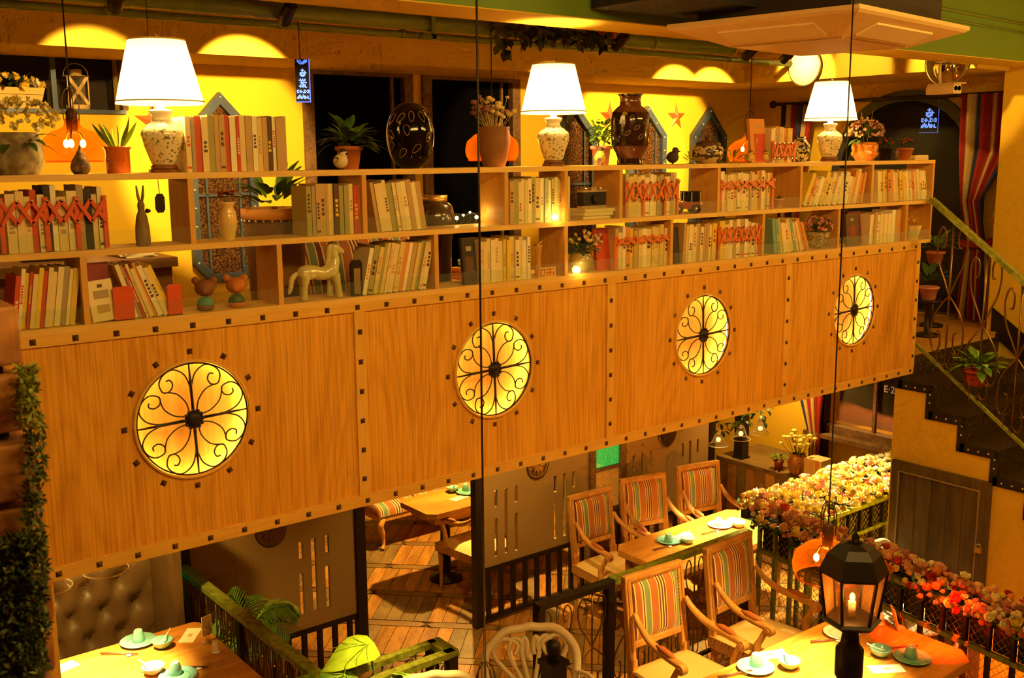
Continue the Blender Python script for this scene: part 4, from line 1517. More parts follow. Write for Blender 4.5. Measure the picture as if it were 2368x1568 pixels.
# terracotta crock with dried flowers
x = bx(1143, .10)
g = thing('flower_crock', 'tall brown terracotta crock of dried purple and cream flowers', 'plant pot', (x, .10, TOPZ))
r = sz(38, x)
MB().lathe([(r * .66, 0), (r * .7, .01), (r * .86, .06), (r * .97, .11), (r * .99, .145), (r * .93, .172), (r * .97, .182), (r * .96, .186), (r * .86, .18), (r * .8, .12)], 26, None, True, False).build('pot', mat('brown_clay', (.36, .15, .045), .7, var=.25, bump=.2), g)
pts = []
rr = random.Random(8)
M_PUR, M_CRF = mat('dried_purple', (.30, .11, .12), .85), mat('dried_cream', (.80, .62, .25), .85)
for i in range(40):
    left = i < 16
    p = Vector((rr.uniform(-.11, -.01) if left else rr.uniform(-.02, .10), rr.uniform(-.05, .05), rr.uniform(.24, .32) if left else rr.uniform(.23, .325)))
    pts.append(p)
    MB().ball((0, 0, 0), rr.uniform(.010, .018), 7, 5, (1, 1, .7)).build('flower_head', M_PUR if left or rr.random() < .2 else M_CRF, g, p)
stems(g, pts, .14, mat('straw_stem', (.55, .42, .14), .8), .0015)

# pink pot with leafy plant
x = bx(1393, .12)
g = thing('flower_pot', 'pink plastic pot of small-leaved green plant beside the brown vase', 'plant pot', (x, .13, TOPZ))
r = sz(23, x)
MB().lathe(pot_mesh(r * .75, r, .098), 20, None, True, False).build('pot', mat('pink_plastic', (.72, .28, .20), .5), g)
leafy('leaves', M_LEAF, g, 70, .035, .022, .10, 1.3, .1, .03, .3, .10, 21)
leafy('leaves', M_LEAFD, g, 40, .04, .026, .11, 1.1, -.3, .05, .3, .06, 22)
stems(g, [(.05, 0, .2), (-.06, 0, .22), (-.02, .03, .19), (.03, -.02, .17)], .08)
leafy('sprig', M_LEAF, g, 12, .03, .018, .2, 1.3, .1, .06, .3, .03, 23)

# brown vase with leaf outlines
x = bx(1456, .11)
g = thing('tall_vase', 'big dark brown glazed vase with pale leaf outlines and flared neck', 'vase', (x, .11, TOPZ))
k = sz(160, x) / .30
R2 = sz(44, x)
prof = [(R2 * .66, 0), (R2 * .68, .01), (R2 * .62, .03), (R2 * .72, .05), (R2 * .95, .085), (R2, .12), (R2, .19), (R2 * .95, .22), (R2 * .72, .24), (R2 * .55, .25), (R2 * .52, .275), (R2 * .56, .29), (R2 * .66, .298), (R2 * .6, .3), (R2 * .45, .28)]
MB().lathe([(a, b * k) for a, b in prof], 30, None, True, False).build('body', mat('dark_brown_glaze', (.028, .010, .006), .12, coat=.5), g)
M_BRB = mat('reddish_glaze', (.16, .05, .025), .2, coat=.6)
MB().lathe([(R2 * .955, .222 * k), (R2 * .73, .2415 * k), (R2 * .56, .252 * k), (R2 * .53, .276 * k), (R2 * .57, .291 * k), (R2 * .672, .2995 * k)], 30, None, True, False).build('neck_band', M_BRB, g)
MB().lathe([(R2 * .64, .028 * k), (R2 * .735, .05 * k), (R2 * .955, .08 * k)], 30, None, True, False).build('lower_band', M_BRB, g)
for i in range(13):
    a, z = -pi * .95 + .95 * pi * (i / 12) + re_.uniform(-.1, .1), (.11 + .1 * ((i * .618) % 1)) * k
    th = re_.uniform(.5, 1.4)
    loop = []
    for j in range(11):
        t = 2 * pi * j / 10
        u, w = .018 * cos(t), .008 * sin(t)
        loop.append(Vector(((R2 + .001) * cos(a + (u * cos(th) - w * sin(th)) / R2), (R2 + .001) * sin(a + (u * cos(th) - w * sin(th)) / R2), z + u * sin(th) + w * cos(th))))
    MB().tube(loop, .0014, 4, False).build('leaf_outline', outl, g)

# tureen
x = bx(1636, .10)
g = thing('tureen', 'lidded cream and black patterned ceramic tureen before the pointed window', 'tureen', (x, .10, TOPZ))
R2 = sz(36, x)
M_TUR = speckle('tureen_pattern', (.66, .52, .24), (.05, .03, .02), 45, .50, .54, .2, .6)
M_TURD = mat('tureen_dark', (.10, .055, .025), .2, coat=.6)
MB().lathe([(R2 * .6, 0), (R2 * .8, .012), (R2 * .97, .035), (R2, .065), (R2 * .97, .088), (R2 * .8, .096)], 26, None, True, False).build('bowl', M_TUR, g)
MB().lathe([(R2 * .985, .036), (R2 * 1.005, .04), (R2 * 1.008, .048), (R2 * 1.005, .05)], 26, None, True, False).build('dark_band', M_TURD, g)
MB().lathe([(R2 * .84, .094), (R2 * .82, .108), (R2 * .70, .118), (R2 * .3, .126), (R2 * .16, .13), (R2 * .2, .142), (R2 * .12, .15), (.0001, .152)], 26, None, True, False).build('lid', M_TURD, g)
for lab, px in (('spiky pale green air plant beside the tureen foot', 1606), ('pale green fern tuft beneath the amber pendant near the tureen', 1700)):
    x = bx(px, .05)
    g = thing('fern', lab, 'plant', (x, .07, TOPZ))
    leafy('fronds', M_LEAFY, g, 22, .07 if px < 1650 else .10, .014, 0.002, 1.2, .1, .008, .5, .0, px)
    MB().lathe([(.014, 0), (.01, .008)], 10).build('root', M_STEM, g)

x = bx(1851, .12)
g = thing('round_vase', 'round black and cream patterned ceramic jar beside the lattice holder', 'vase', (x, .13, TOPZ))
r = sz(24, x)
MB().lathe([(r * .5, 0), (r * .8, .02), (r, .06), (r * .95, .1), (r * .6, .13), (r * .5, .14), (r * .55, .15), (r * .45, .148)], 22, None, True, False).build('body', speckle('crackle_pattern', (.55, .45, .22), (.02, .015, .01), 60, .47, .53, .25, .5), g)

# orange glossy pot with pink flowers
x = bx(1998, .10)
g = thing('flower_pot', 'glossy orange ribbed pot overflowing with dusty pink flowers', 'plant pot', (x, .10, TOPZ))
r = sz(31, x)
MB().lathe([(r * .65, 0), (r * .7, .012), (r * .98, .035), (r * 1.0, .05), (r * .9, .063), (r * .98, .08), (r * .98, .1), (r * .85, .118), (r * .7, .12), (r * .65, .1)], 24, None, True, False).build('pot', mat('orange_glaze', (.70, .20, .02), .1, coat=.9), g)
M_PK, M_PK2, M_YL = mat('dusty_pink_petals', (.62, .28, .20), .75), mat('pale_pink_petals', (.78, .46, .34), .75), mat('mustard_petals', (.75, .52, .08), .75)
blossoms(g, 150, (0, 0, .17), (.15, .10, .095), .032, [M_PK, M_PK2, M_PK, M_PK2, M_YL], seed=9, petals=6, flat=.8)
leafy('foliage', M_LEAFD, g, 30, .10, .03, .12, 1.2, 0, .03, .4, .04, 31)
stems(g, [(-.06, 0, .31), (.07, 0, .32), (.1, .02, .28), (-.1, .02, .27)], .1, mat('straw_stem', (.55, .42, .14)), .0012)
x = bx(2092, .10)
g = thing('flower_pot', 'small orange pot with tiny red flowers near the shelf end', 'plant pot', (x, .10, TOPZ))
r = sz(17, x)
MB().lathe(pot_mesh(r * .75, r, .082, .004, .014), 18, None, True, False).build('pot', M_TERRA, g)
leafy('leaves', M_LEAFD, g, 30, .05, .02, .08, 1.2, .1, .02, .3, .03, 33)
blossoms(g, 16, (0, 0, .115), (.05, .04, .03), .02, [mat('scarlet_petals', (.70, .04, .03), .6)], seed=13, petals=5)
x = bx(2046, .14)
g = thing('flower_pot', 'black pot with tiny red flowers behind the glossy orange pot', 'plant pot', (x, .14, TOPZ))
MB().lathe(pot_mesh(.035, .045, .09, .004, .014), 18, None, True, False).build('pot', M_IRON, g)
leafy('leaves', M_LEAFD, g, 24, .05, .02, .085, 1.2, .1, .02, .3, .03, 35)
blossoms(g, 14, (0, 0, .12), (.06, .04, .03), .02, [MATS['scarlet_petals']], seed=15, petals=5)
x = bx(2072, .05)
g = thing('stone_egg', 'small dark oval stone ornament leaning by the small orange pot', 'ornament', (x, .05, TOPZ))
MB().ball((0, 0, .038), .024, 12, 10, (1, .6, 1.6)).build('body', speckle('pear_stone', (.1, .05, .02), (.2, .1, .05)), g)
MB().box(-.012, .012, -.008, .008, 0, .004).build('foot', M_DKWOOD, g)
for k, c in enumerate(('tan', 'ivory', 'yellow')):
    xx = bx(2118, .02)
    o = MB().box(0, .17 - .01 * k, 0, .15, 0, .011).build('notebook', BM[c])
    tag(o, c + ' notebook lying flat, ' + ['lowest', 'middle', 'uppermost'][k] + ' in the pile at the shelf end', 'notebook', 'notebooks at the shelf end')
    o.location = (xx + .008 * k - .02, .02, TOPZ + .0005 + .0115 * k)
    MB().box(.003, .165 - .01 * k, -.001, .147, .002, .009).build('pages', M_PAGES, o)

# ---- pots standing inside the bays
p = at('y', .09, 1345, 600)
g = thing('flower_pot', 'olive glazed pot of cream roses and dried sprigs in the fifth lower bay', 'plant pot', (p.x, .09, BOTZ))
MB().lathe([(.035, 0), (.05, .02), (.062, .05), (.06, .075), (.048, .09), (.052, .098), (.044, .095)], 22, None, True, False).build('pot', mat('olive_glaze', (.28, .20, .06), .25, coat=.5), g)
blossoms(g, 16, (.0, -.01, .14), (.075, .06, .055), .045, [mat('ivory_rose', (.90, .72, .34), .7), mat('straw_petals', (.62, .48, .18), .8)], seed=17, petals=7, flat=.9)
leafy('foliage', M_LEAFD, g, 26, .075, .025, .09, 1.3, .1, .02, .4, .03, 37)
for k in range(16):
    MB().ball((0, 0, 0), .008, 6, 4).build('bud', MATS['straw_petals'], g, (rnd.uniform(.04, .12), rnd.uniform(-.04, .02), rnd.uniform(.09, .19)))
p = at('y', .09, 1888, 560)
g = thing('flower_basket', 'grey woven basket of dusty pink flowers in the seventh lower bay', 'plant pot', (p.x, .09, BOTZ))
MB().lathe([(.035, 0), (.05, .02), (.078, .075), (.085, .105), (.078, .1)], 22, None, True, False).build('basket', speckle('woven_grey', (.25, .17, .07), (.60, .48, .22), 80, .45, .55, .8, 0, .6), g)
blossoms(g, 80, (.0, -.01, .135), (.115, .08, .075), .030, [M_PK, M_PK2, M_PK], seed=19, petals=5)
leafy('foliage', M_LEAFD, g, 20, .06, .02, .1, 1.2, .1, .03, .4, .03, 39)
g = thing('planter_box', 'small square striped planter of orange daisies in the last lower bay', 'planter', (5.085, .085, BOTZ))
for k, c in enumerate(((.80, .62, .22), (.70, .66, .40), (.84, .66, .26))):
    a, b = .052 + .006 * k, .052 + .006 * (k + 1)
    z0, z1 = .032 * k, .032 * k + .031
    MB().add([(-a, -a, z0), (a, -a, z0), (a, a, z0), (-a, a, z0), (-b, -b, z1), (b, -b, z1), (b, b, z1), (-b, b, z1)], [(3, 2, 1, 0), (4, 5, 6, 7), (0, 1, 5, 4), (1, 2, 6, 5), (2, 3, 7, 6), (3, 0, 4, 7)]).build('slat', mat('planter_slat_%d' % k, c, .6), g)
blossoms(g, 22, (0, 0, .115), (.07, .06, .05), .036, [mat('orange_petals', (.80, .36, .04), .7), M_YL], seed=23, petals=7)

# ------------------------------------------------------------------ back wall, ceiling and the mezzanine behind the shelf
M_AMBPANE = speckle('dark_amber_rippled_glass', (.035, .014, .006), (.13, .06, .02), 70, .45, .6, .12, .6, .5)
PO_ = [(-.24, 3.19), (-.13, 3.06), (.13, 3.06), (.24, 3.19), (.24, 4.075), (0, 4.33), (-.24, 4.075)]
PI2 = [(-.185, 3.21), (-.105, 3.115), (.105, 3.115), (.185, 3.21), (.185, 4.05), (0, 4.25), (-.185, 4.05)]
pw0 = None
for i, (cx, lab) in enumerate(((1.435, 'pointed blue-grey steel window behind the book row by the first lamp'), (4.62, 'pointed steel window half hidden by the second lamp'), (5.50, 'pointed steel window behind the tall brown vase'), (6.34, 'pointed steel window behind the tureen'))):
    if pw0 is None:
        g = pw0 = thing('pointed_window', lab, 'window', (cx, YB - .001, 0), 0, 'pointed steel windows on the back wall')
        q = MB()
        n = 7
        v = [(x, y, z) for y in (-.05, 0) for P in (PO_, PI2) for x, z in P]
        f = []
        for k in range(n):
            j = (k + 1) % n
            f += [(k, j, n + j, n + k), (k, 2 * n + k, 2 * n + j, j), (n + k, n + j, 3 * n + j, 3 * n + k)]
        q.add(v, f)
        fr = q.build('frame', M_STEELB, g)
        MB().add([(x, -.012, z) for x, z in PI2], [tuple(range(7))]).build('pane', M_AMBPANE, g)
        MB().box(-.19, .19, -.03, -.012, 3.64, 3.66).build('cross_bar', M_STEELB, g)
        MB().box(-.125, -.11, -.03, -.012, 3.12, 4.1).box(.11, .125, -.03, -.012, 3.12, 4.1).build('glazing_bar', M_STEELB, g)
        for k in range(n):
            a, b = Vector((PO_[k][0] * .88, 0, (PO_[k][1] - 3.7) * .965 + 3.69)), Vector((PO_[(k + 1) % n][0] * .88, 0, (PO_[(k + 1) % n][1] - 3.7) * .965 + 3.69))
            m_ = max(1, int((b - a).length / .12))
            for t in range(m_):
                p = a.lerp(b, t / m_)
                MB().lathe([(.011, 0), (.008, .006), (.0001, .009)], 8, TR((p.x, -.05, p.z), (pi / 2, 0, 0))).build('stud', M_STUD, fr)
    else:
        dup(pw0, (cx, YB - .001, 0), None, lab)

M_RUST = mat('rusty_star_tin', (.52, .15, .04), .55, .4, var=.2)
for cx, cz, lab in ((5.91, 4.235, 'rust-red tin star between the vase and tureen windows'), (5.06, 4.225, 'rust-red tin star half hidden by the tall brown vase'), (.99, 4.13, 'rust-red tin star half hidden by the first lamp')):
    q = MB()
    v = [(0, -.03, 0)]
    for k in range(10):
        a = pi / 2 + k * pi / 5
        r = .125 if k % 2 == 0 else .05
        v.append((r * cos(a), 0, r * sin(a)))
    q.add(v, [(0, k + 2 if k < 9 else 1, k + 1) for k in range(10)] + [tuple(range(1, 11))])
    g = thing('wall_star', lab, 'wall star', (cx, YB - .001, cz), 0, 'tin stars on the back wall')
    q.build('star', M_RUST, g)
    MB().tube([(0, -.002, .1), (0, .0, .13)], .002).build('hook', M_IRON, g)

# niche frame, planter crate and lantern
nf = thing('window_4', None, None, (0, 0, 0), 0, None, 'structure')
MB().box(.385, .415, YB + .0, YB + .05, 4.2, 4.57).build('mullion', M_STEELB, nf)
MB().box(-.6, .82, YB - .02, YB + .05, 4.175, 4.2).build('sill', M_STEELB, nf)
MB().box(.80, .835, YB - .02, YB + .05, 4.2, 4.58).build('frame_side', M_WEATH, nf)
MB().box(-.6, .835, YB - .02, YB + .05, 4.565, 4.59).build('frame_head', M_WEATH, nf)
g = thing('planter_crate', 'cream slatted crate of yellow daisies in the wall niche', 'planter', (.12, YB + .12, 4.20))
for k in range(3):
    a, b = .20 + .012 * k, .20 + .012 * (k + 1)
    z0, z1 = .043 * k, .043 * k + .04
    MB().add([(-a, -.08, z0), (a, -.08, z0), (a, .08, z0), (-a, .08, z0), (-b, -.085, z1), (b, -.085, z1), (b, .085, z1), (-b, .085, z1)], [(3, 2, 1, 0), (4, 5, 6, 7), (0, 1, 5, 4), (1, 2, 6, 5), (2, 3, 7, 6), (3, 0, 4, 7)]).build('slat', mat('crate_slat', (.86, .62, .18), .6), g)
blossoms(g, 40, (0, 0, .14), (.24, .09, .075), .06, [mat('daisy_yellow', (.90, .62, .05), .7), mat('daisy_white', (.9, .82, .55), .7), mat('daisy_yellow', (.9, .6, .05))], seed=41, petals=8)
leafy('foliage', M_LEAFD, g, 30, .08, .03, .12, 1.2, .1, .12, .3, .03, 42)
g = thing('lantern', 'cream metal lantern with crossed straps standing in the wall niche', 'lantern', (.56, YB + .10, 4.20))
M_LANT = mat('cream_lantern_paint', (.78, .55, .22), .5)
MB().lathe([(.07, 0), (.07, .03), (.06, .032)], 20).build('base', M_LANT, g)
MB().lathe([(.085, .205), (.06, .21), (.035, .212), (.035, .245), (.03, .248)], 20).build('top', M_LANT, g)
MB().lathe([(.045, .03), (.05, .08), (.05, .16), (.045, .205)], 20, None, True, False).build('glass_chimney', M_CLEARG, g)
for s in (-1, 1):
    MB().bar((s * .062, -.03, .03), (s * .062, -.03, .207), .006).build('strut', M_LANT, g)
    MB().bar((-s * .058, -.035 - .002 * s, .033), (s * .058, -.035 - .002 * s, .205), .004, .02, (0, 0, 1)).build('strap', M_LANT, g)
MB().tube([(.075 * cos(a), 0, .21 + .075 * sin(a)) for a in [pi * k / 12 for k in range(13)]], .003).build('handle', M_LANT, g)

# hanging LED sign
M_LEDB = mat('blue_led', (.1, .2, .8), emit=(.08, .16, 1.0), es=2.2)
M_LEDW = mat('white_blue_led', (.5, .6, 1), emit=(.12, .26, 1.0), es=3.2)
GLY = {
    'top': ['101000111', '110101111', '011011110', '001111000'],
    'a': ['0001000', '0011100', '0001010', '0111111', '0110110', '0111110', '0011100'],
    'b': ['0101010', '1111110', '0010100', '0111111', '0011000', '0101110', '1111110', '0101011'],
    'w': ['11010011011', '10111010101', '11010111011'],
    'c': ['00100100000', '01110111010', '11111111110', '11011011011']}


def led_sign(name, label, loc, rz, rows, w, h, cell, rod):
    g = thing(name, label, 'sign', loc, rz)
    MB().box(-w / 2, w / 2, -.012, .012, -h, 0).build('box', mat('sign_box', (.01, .01, .015), .4), g)
    MB().box(-w / 2, w / 2, -.0135, -.011, -h, -h + .004).box(w / 2 - .004, w / 2 + .001, -.0135, .01, -h, 0).build('edge_light', M_LEDB, g)
    for key, zc in rows:
        q = MB()
        R_g = GLY[key]
        for r, line in enumerate(R_g):
            for c, ch in enumerate(line):
                if ch == '1':
                    x = (c - len(line) / 2) * cell
                    z = zc - r * cell
                    q.box(x, x + cell * .9, -.0145, -.011, z - cell * .9, z)
        q.build('glyph', M_LEDB if key == 'top' else M_LEDW, g)
    MB().tube([(-.01, 0, 0), (-.012, 0, rod)], .004).build('rod', M_DKWOOD, g)
    return g


led_sign('led_sign', 'small hanging blue LED sign with pixel characters before the yellow wall', (1.30, 1.5, 4.43), rad(-25), [('top', -.004), ('a', -.052), ('b', -.105), ('w', -.165), ('c', -.19)], .078, .232, .0062, .21)

# pipes, brackets, track spot heads
for lab, y, z, r, x1 in (('thick green ceiling pipe', 1.5, 4.68, .044, 4.9), ('thin green ceiling pipe behind the thick one', 1.8, 4.645, .022, 6.3)):
    g = thing('ceiling_pipe', lab, 'pipe', (0, y, z), 0, 'green ceiling pipes')
    MB().tube([(-3.9, 0, 0), (x1, 0, -.005)], r, 16).build('tube', M_PIPE, g)
    for x in (.35, 2.15, 4.05):
        MB().tube([(x - .02, 0, 0), (x + .02, 0, 0)], r * 1.12, 16).build('clamp', M_PIPE, g)
        MB().box(x - .004, x + .004, -.004, .004, r, ZC - z).build('hanger', M_IRON, g)
b = at('y', 1.4, 1025, 60)
g = thing('pipe_bracket', 'dark steel angle bracket around the thick green pipe', 'bracket', (b.x, 1.5, 4.6))
MB().box(-.06, -.03, -.07, -.06, 0, .4).box(-.06, -.03, -.07, .08, 0, .01).build('strap', M_PIPE, g)
MB().box(.03, .06, .06, .07, .0, .4).box(-.06, .06, .06, .075, 0, .03).build('strap', M_PIPE, g)

SPOTS = [(205, 210, 0), (555, 560, 0), (1270, 1245, 0), (1560, 1555, 0), (1645, 1645, 0)]
for i, (pxa, pxb, _) in enumerate(SPOTS):
    w = at('y', 2.3, pxa, 110 + pxa * .03).x
    sx = w - .12
    g = thing('track_spotlight', ['black track spotlight above the wall niche', 'black track spotlight above the first lamp', 'black track spotlight above the second lamp', 'black track spotlight above the brown vase', 'black track spotlight above the tureen window'][i], 'spotlight', (sx, 1.40, 4.665), 0, 'track spotlights')
    T = TRQ((0, 0, 0), (.05, .75, -.5), (0, 0, 1))
    MB().lathe([(.034, -.05), (.036, .0), (.036, .085), (.03, .09)], 16, T @ Matrix.Rotation(pi / 2, 4, 'Y')).build('can', M_IRON, g)
    MB().lathe([(.0001, .082), (.03, .082)], 16, T @ Matrix.Rotation(pi / 2, 4, 'Y'), False, False).build('lens', mat('spot_lens', (1, .9, .6), emit=(1, .75, .35), es=25), g)
    MB().box(-.008, .008, -.06, -.02, 0, .335).build('arm', M_IRON, g)
    spot('track_beam', (sx + .005, 1.495, 4.598), (w + .12, YB, 3.98), (110, 300, 120, 300, 300)[i], (50, 50, 44, 50, 50)[i], .3, (1, .60, .15), .015)
for i, (yy, lab) in enumerate(((1.66, 'black track spotlight aimed at the round disc'), (1.13, 'black track spotlight aimed at the right beam middle'), (.42, 'black track spotlight above the arched window end'))):
    g = thing('track_spotlight', lab, 'spotlight', (5.30, yy - .05, 4.80), -pi / 2, 'track spotlights')
    T = TRQ((0, 0, 0), (.05, .75, -.4), (0, 0, 1))
    MB().lathe([(.034, -.05), (.036, .0), (.036, .085), (.03, .09)], 16, T @ Matrix.Rotation(pi / 2, 4, 'Y')).build('can', M_IRON, g)
    MB().lathe([(.0001, .082), (.03, .082)], 16, T @ Matrix.Rotation(pi / 2, 4, 'Y'), False, False).build('lens', MATS['spot_lens'], g)
    MB().box(-.008, .008, -.06, -.02, 0, .2).build('arm', M_IRON, g)
    spot('track_beam', (5.39, yy - .045, 4.755), (6.03, yy + .0, 4.56), (120, 36, 60)[i], 50, .35, (1, .60, .15), .02)

# ivy garland with an orange flower on the thick pipe
g = thing('ivy_garland', 'dark ivy garland with orange roses twined along the thick green pipe', 'garland', (0, 0, 0))
rr = random.Random(3)
a, b = at('y', 1.42, 1150, 75), at('y', 1.42, 1420, 88)
q = MB()
for k in range(120):
    t = rr.random()
    p = a.lerp(b, t) + Vector((rr.uniform(-.03, .03), rr.uniform(-.05, .05), rr.uniform(-.05, .06)))
    q.leaf(rr.uniform(.05, .09), rr.uniform(.035, .06), TR(p, (rr.uniform(-1, 1), rr.uniform(-.5, 1.2), rr.uniform(0, 6.3))), .4, .2, 3)
p0 = at('y', 1.42, 1160, 100)
for k in range(12):
    q.leaf(.07, .05, TR(p0 + Vector((rr.uniform(-.04, .06), 0, rr.uniform(-.06, .05))), (rr.uniform(-1, 1), rr.uniform(.2, 1.5), rr.uniform(0, 6.3))), .3, .2, 3)
q.build('leaves', mat('ivy_dark', (.035, .045, .015), .5, var=.4), g)
MB().tube([a, a.lerp(b, .3) + Vector((0, 0, .03)), a.lerp(b, .6), b], .005).build('vine', M_DKWOOD, g)
p1 = at('y', 1.40, 1402, 78)
blossoms(g, 7, p1, (.05, .03, .03), .06, [mat('orange_rose', (.72, .16, .04), .6)], seed=4, petals=8)

# ceiling air conditioner
cor = [at('z', 4.50, *p) for p in ((1550, 68), (1980, 18), (2237, 70))]
ex, ey = cor[2] - cor[1], cor[0] - cor[1]
ctr = cor[1] + ex / 2 + ey / 2
rz = math.atan2(ex.y, ex.x)
HX, HY = ex.length / 2, ey.length / 2
g = thing('ceiling_air_conditioner', 'square cream ceiling air conditioner with a ribbed intake grille', 'air conditioner', (ctr.x, ctr.y, 4.49), rz)
M_AC = mat('ac_plastic', (.90, .62, .26), .5)
M_ACF = mat('ac_flap_plastic', (.95, .72, .36), .45)
q = MB()
n = 4
ring = lambda s, z: [(-HX * s, -HY * s, z), (HX * s, -HY * s, z), (HX * s, HY * s, z), (-HX * s, HY * s, z)]
v = ring(1, .012) + ring(.97, 0) + ring(.60, -.072) + ring(1, .03) + ring(.60, .03)
f = []
for r in ((0, 1), (1, 2)):
    for k in range(4):
        j = (k + 1) % 4
        f.append((r[1] * 4 + k, r[1] * 4 + j, r[0] * 4 + j, r[0] * 4 + k))
f += [(12 + k, 12 + (k + 1) % 4, (k + 1) % 4, k) for k in range(4)]
f += [(8 + k, 16 + k, 16 + (k + 1) % 4, 8 + (k + 1) % 4) for k in range(4)] + [(15, 14, 13, 12)]
q.add(v, [tuple(reversed(x)) for x in f])
q.build('face_panel', M_AC, g)
for k in range(24):
    x = -HX * .58 + HX * 1.16 * (k + .5) / 24
    MB().box(x - .010, x + .010, -HY * .59, HY * .59, -.076, -.062).build('grille_slat', M_AC, g)
MB().box(-HX * .59, HX * .59, -HY * .59, HY * .59, -.02, -.016).build('filter', mat('ac_filter', (.10, .05, .015), .8), g)
for k in range(4):
    s = Matrix.Rotation(k * pi / 2, 4, 'Z')
    L, D = (HX, HY) if k % 2 == 0 else (HY, HX)
    MB().add([(-L * .5, D * .68, -.068), (L * .5, D * .68, -.068), (L * .5, D * .88, -.026), (-L * .5, D * .88, -.026), (-L * .5, D * .68, -.04), (L * .5, D * .68, -.04), (L * .5, D * .88, -.0), (-L * .5, D * .88, 0)], [(0, 3, 2, 1), (4, 5, 6, 7), (0, 1, 5, 4), (1, 2, 6, 5), (2, 3, 7, 6), (3, 0, 4, 7)], False, s).build('air_flap', M_ACF, g)
MB().box(-HX * .8, HX * .8, -HY * .8, HY * .8, .028, .3).build('casing', mat('ac_casing', (.03, .02, .012), .7), g)
MB().box(-.03, .03, -.03, .03, .3, .53).build('hanger', M_IRON, g)
tag(MB().box(1.95, 2.62, -.62, -.14, 4.57, 4.999).build('air_duct', mat('black_duct', (.012, .008, .006), .8)), 'big black air duct under the ceiling beside the air conditioner', 'air duct')
for k, (z, w) in enumerate(((4.80, .008), (4.74, .006))):
    tag(MB().tube([(4.2, -.13, z + .02), (5.2, -.13, z), (6.49, -.13, z - .03)], w, 8).build('conduit', M_PIPE), ['upper', 'lower'][k] + ' thin conduit running along the green beam', 'conduit', 'conduits on the green beam')

# security camera
p = at('y', .10, 2182, 206)
g = thing('security_camera', 'white twin-lens bullet security camera hanging from the beam', 'security camera', (p.x, .10, p.z), rad(-8))
M_CCTV = mat('cctv_white', (.82, .66, .36), .4)
MB().prism([(-.042, -.035), (.042, -.035), (.045, .0), (.035, .03), (-.035, .03), (-.045, 0)], .22, TR((0, .11, 0), (pi / 2, 0, 0))).build('housing', M_CCTV, g)
MB().box(-.05, .05, -.14, .09, .03, .036).build('sun_hood', M_CCTV, g)
for s in (-1, 1):
    MB().lathe([(.016, 0), (.016, .004), (.0001, .004)], 14, TR((.018 * s, -.11, 0), (pi / 2, 0, 0))).build('lens', M_BLACKGL, g)
MB().tube([(0, .03, .034), (0, .04, .10), (0, .04, 4.53 - p.z)], .011).build('bracket', M_CCTV, g)
MB().lathe([(.035, 0), (.03, .015)], 16, TR((0, .04, 4.51 - p.z))).build('mount', M_CCTV, g)

# round discs on the right-hand beam
for (yy, zz, r, lab, m) in ((1.66, 4.605, .155, 'round white disc with dark rim glowing under a spotlight', mat('disc_white', (.9, .85, .7), .5)), (.40, 4.55, .165, 'round mirror with dark rim behind the security camera', mat('disc_mirror', (.75, .7, .6), .08, 1.0))):
    g = thing('wall_disc', lab, 'wall disc', (6.028, yy, zz), 0)
    MB().lathe([(r, 0), (r, .018), (.0001, .02)], 36, TR((0, 0, 0), (0, -pi / 2, 0))).build('face', m, g)
    MB().tube([(-.01, r * cos(a), r * sin(a)) for a in [2 * pi * k / 40 for k in range(41)]], .011, 8, False).build('rim', M_BRONZE, g)

# curtains on the right wall
CUR = [(.035, .05, .16), (.80, .62, .28), (.50, .03, .015), (.03, .045, .12), (.78, .58, .26), (.52, .04, .02), (.035, .05, .15), (.74, .52, .22), (.45, .03, .015)]
CM = [mat('curtain_' + n, c, .8) for n, c in (('navy', (.02, .032, .12)), ('cream', (.56, .40, .16)), ('red', (.32, .018, .008)))]


def curtain(label, x, prof, z_list, seq, folds=7, amp=.03):
    """hanging cloth: z_list of (z, y0, y1); vertical stripes are strips of their own"""
    g = thing('curtain', label, 'curtain', (0, 0, 0), 0, 'striped curtains')
    n = len(seq)
    sub = 6
    for s_i, s in enumerate(seq):
        v, f = [], []
        for z, y0, y1 in z_list:
            for k in range(sub + 1):
                t = (s_i + k / sub) / n
                w = abs(y1 - y0)
                v.append((x + amp * sin(t * folds * 2 * pi) * (1 if w > .25 else .6), y0 + (y1 - y0) * t, z))
        m_ = sub + 1
        for r in range(len(z_list) - 1):
            for k in range(sub):
                f.append((r * m_ + k, r * m_ + k + 1, (r + 1) * m_ + k + 1, (r + 1) * m_ + k))
        o = MB().add(v, f, True).build('stripe', CM[s], g)
        sol = o.modifiers.new('cloth', 'SOLIDIFY')
        sol.thickness = .003
    return g


yA, yB_ = at('x', 6.92, 1808, 300).y, at('x', 6.92, 1875, 300).y
curtain('navy, cream and red striped curtain hanging behind the third lamp', 6.90, None, [(4.35, yA, yB_ - .05), (4.0, yA, yB_), (3.4, yA, yB_ + .08), (2.55, yA, yB_ + .1)], [0, 1, 2, 0, 1, 2], 3)
yC, yD = at('x', 6.85, 2222, 300).y, at('x', 6.85, 2345, 300).y
yt0, yt1 = at('x', 6.85, 2240, 545).y, at('x', 6.85, 2283, 545).y
yb0, yb1 = at('x', 6.85, 2212, 735).y, at('x', 6.85, 2282, 735).y
g = curtain('navy, cream and red striped curtain tied back beside the staircase', 6.82, None, [(4.36, yC, yD), (3.9, yC - .01, yD + .0), (3.5, yC - .05, yt1 + .06), (3.18, yt0, yt1), (3.0, yt0 + .02, yt1), (2.53, yb0, yb1)], [2, 1, 0, 2, 1, 2, 0], 4)
MB().tube([(6.78, yt0 + .03, 3.16), (6.76, (yt0 + yt1) / 2, 3.15), (6.78, yt1 - .03, 3.16), (6.9, yt1 - .05, 3.2)], .03, 8).build('tie', CM[2], g)
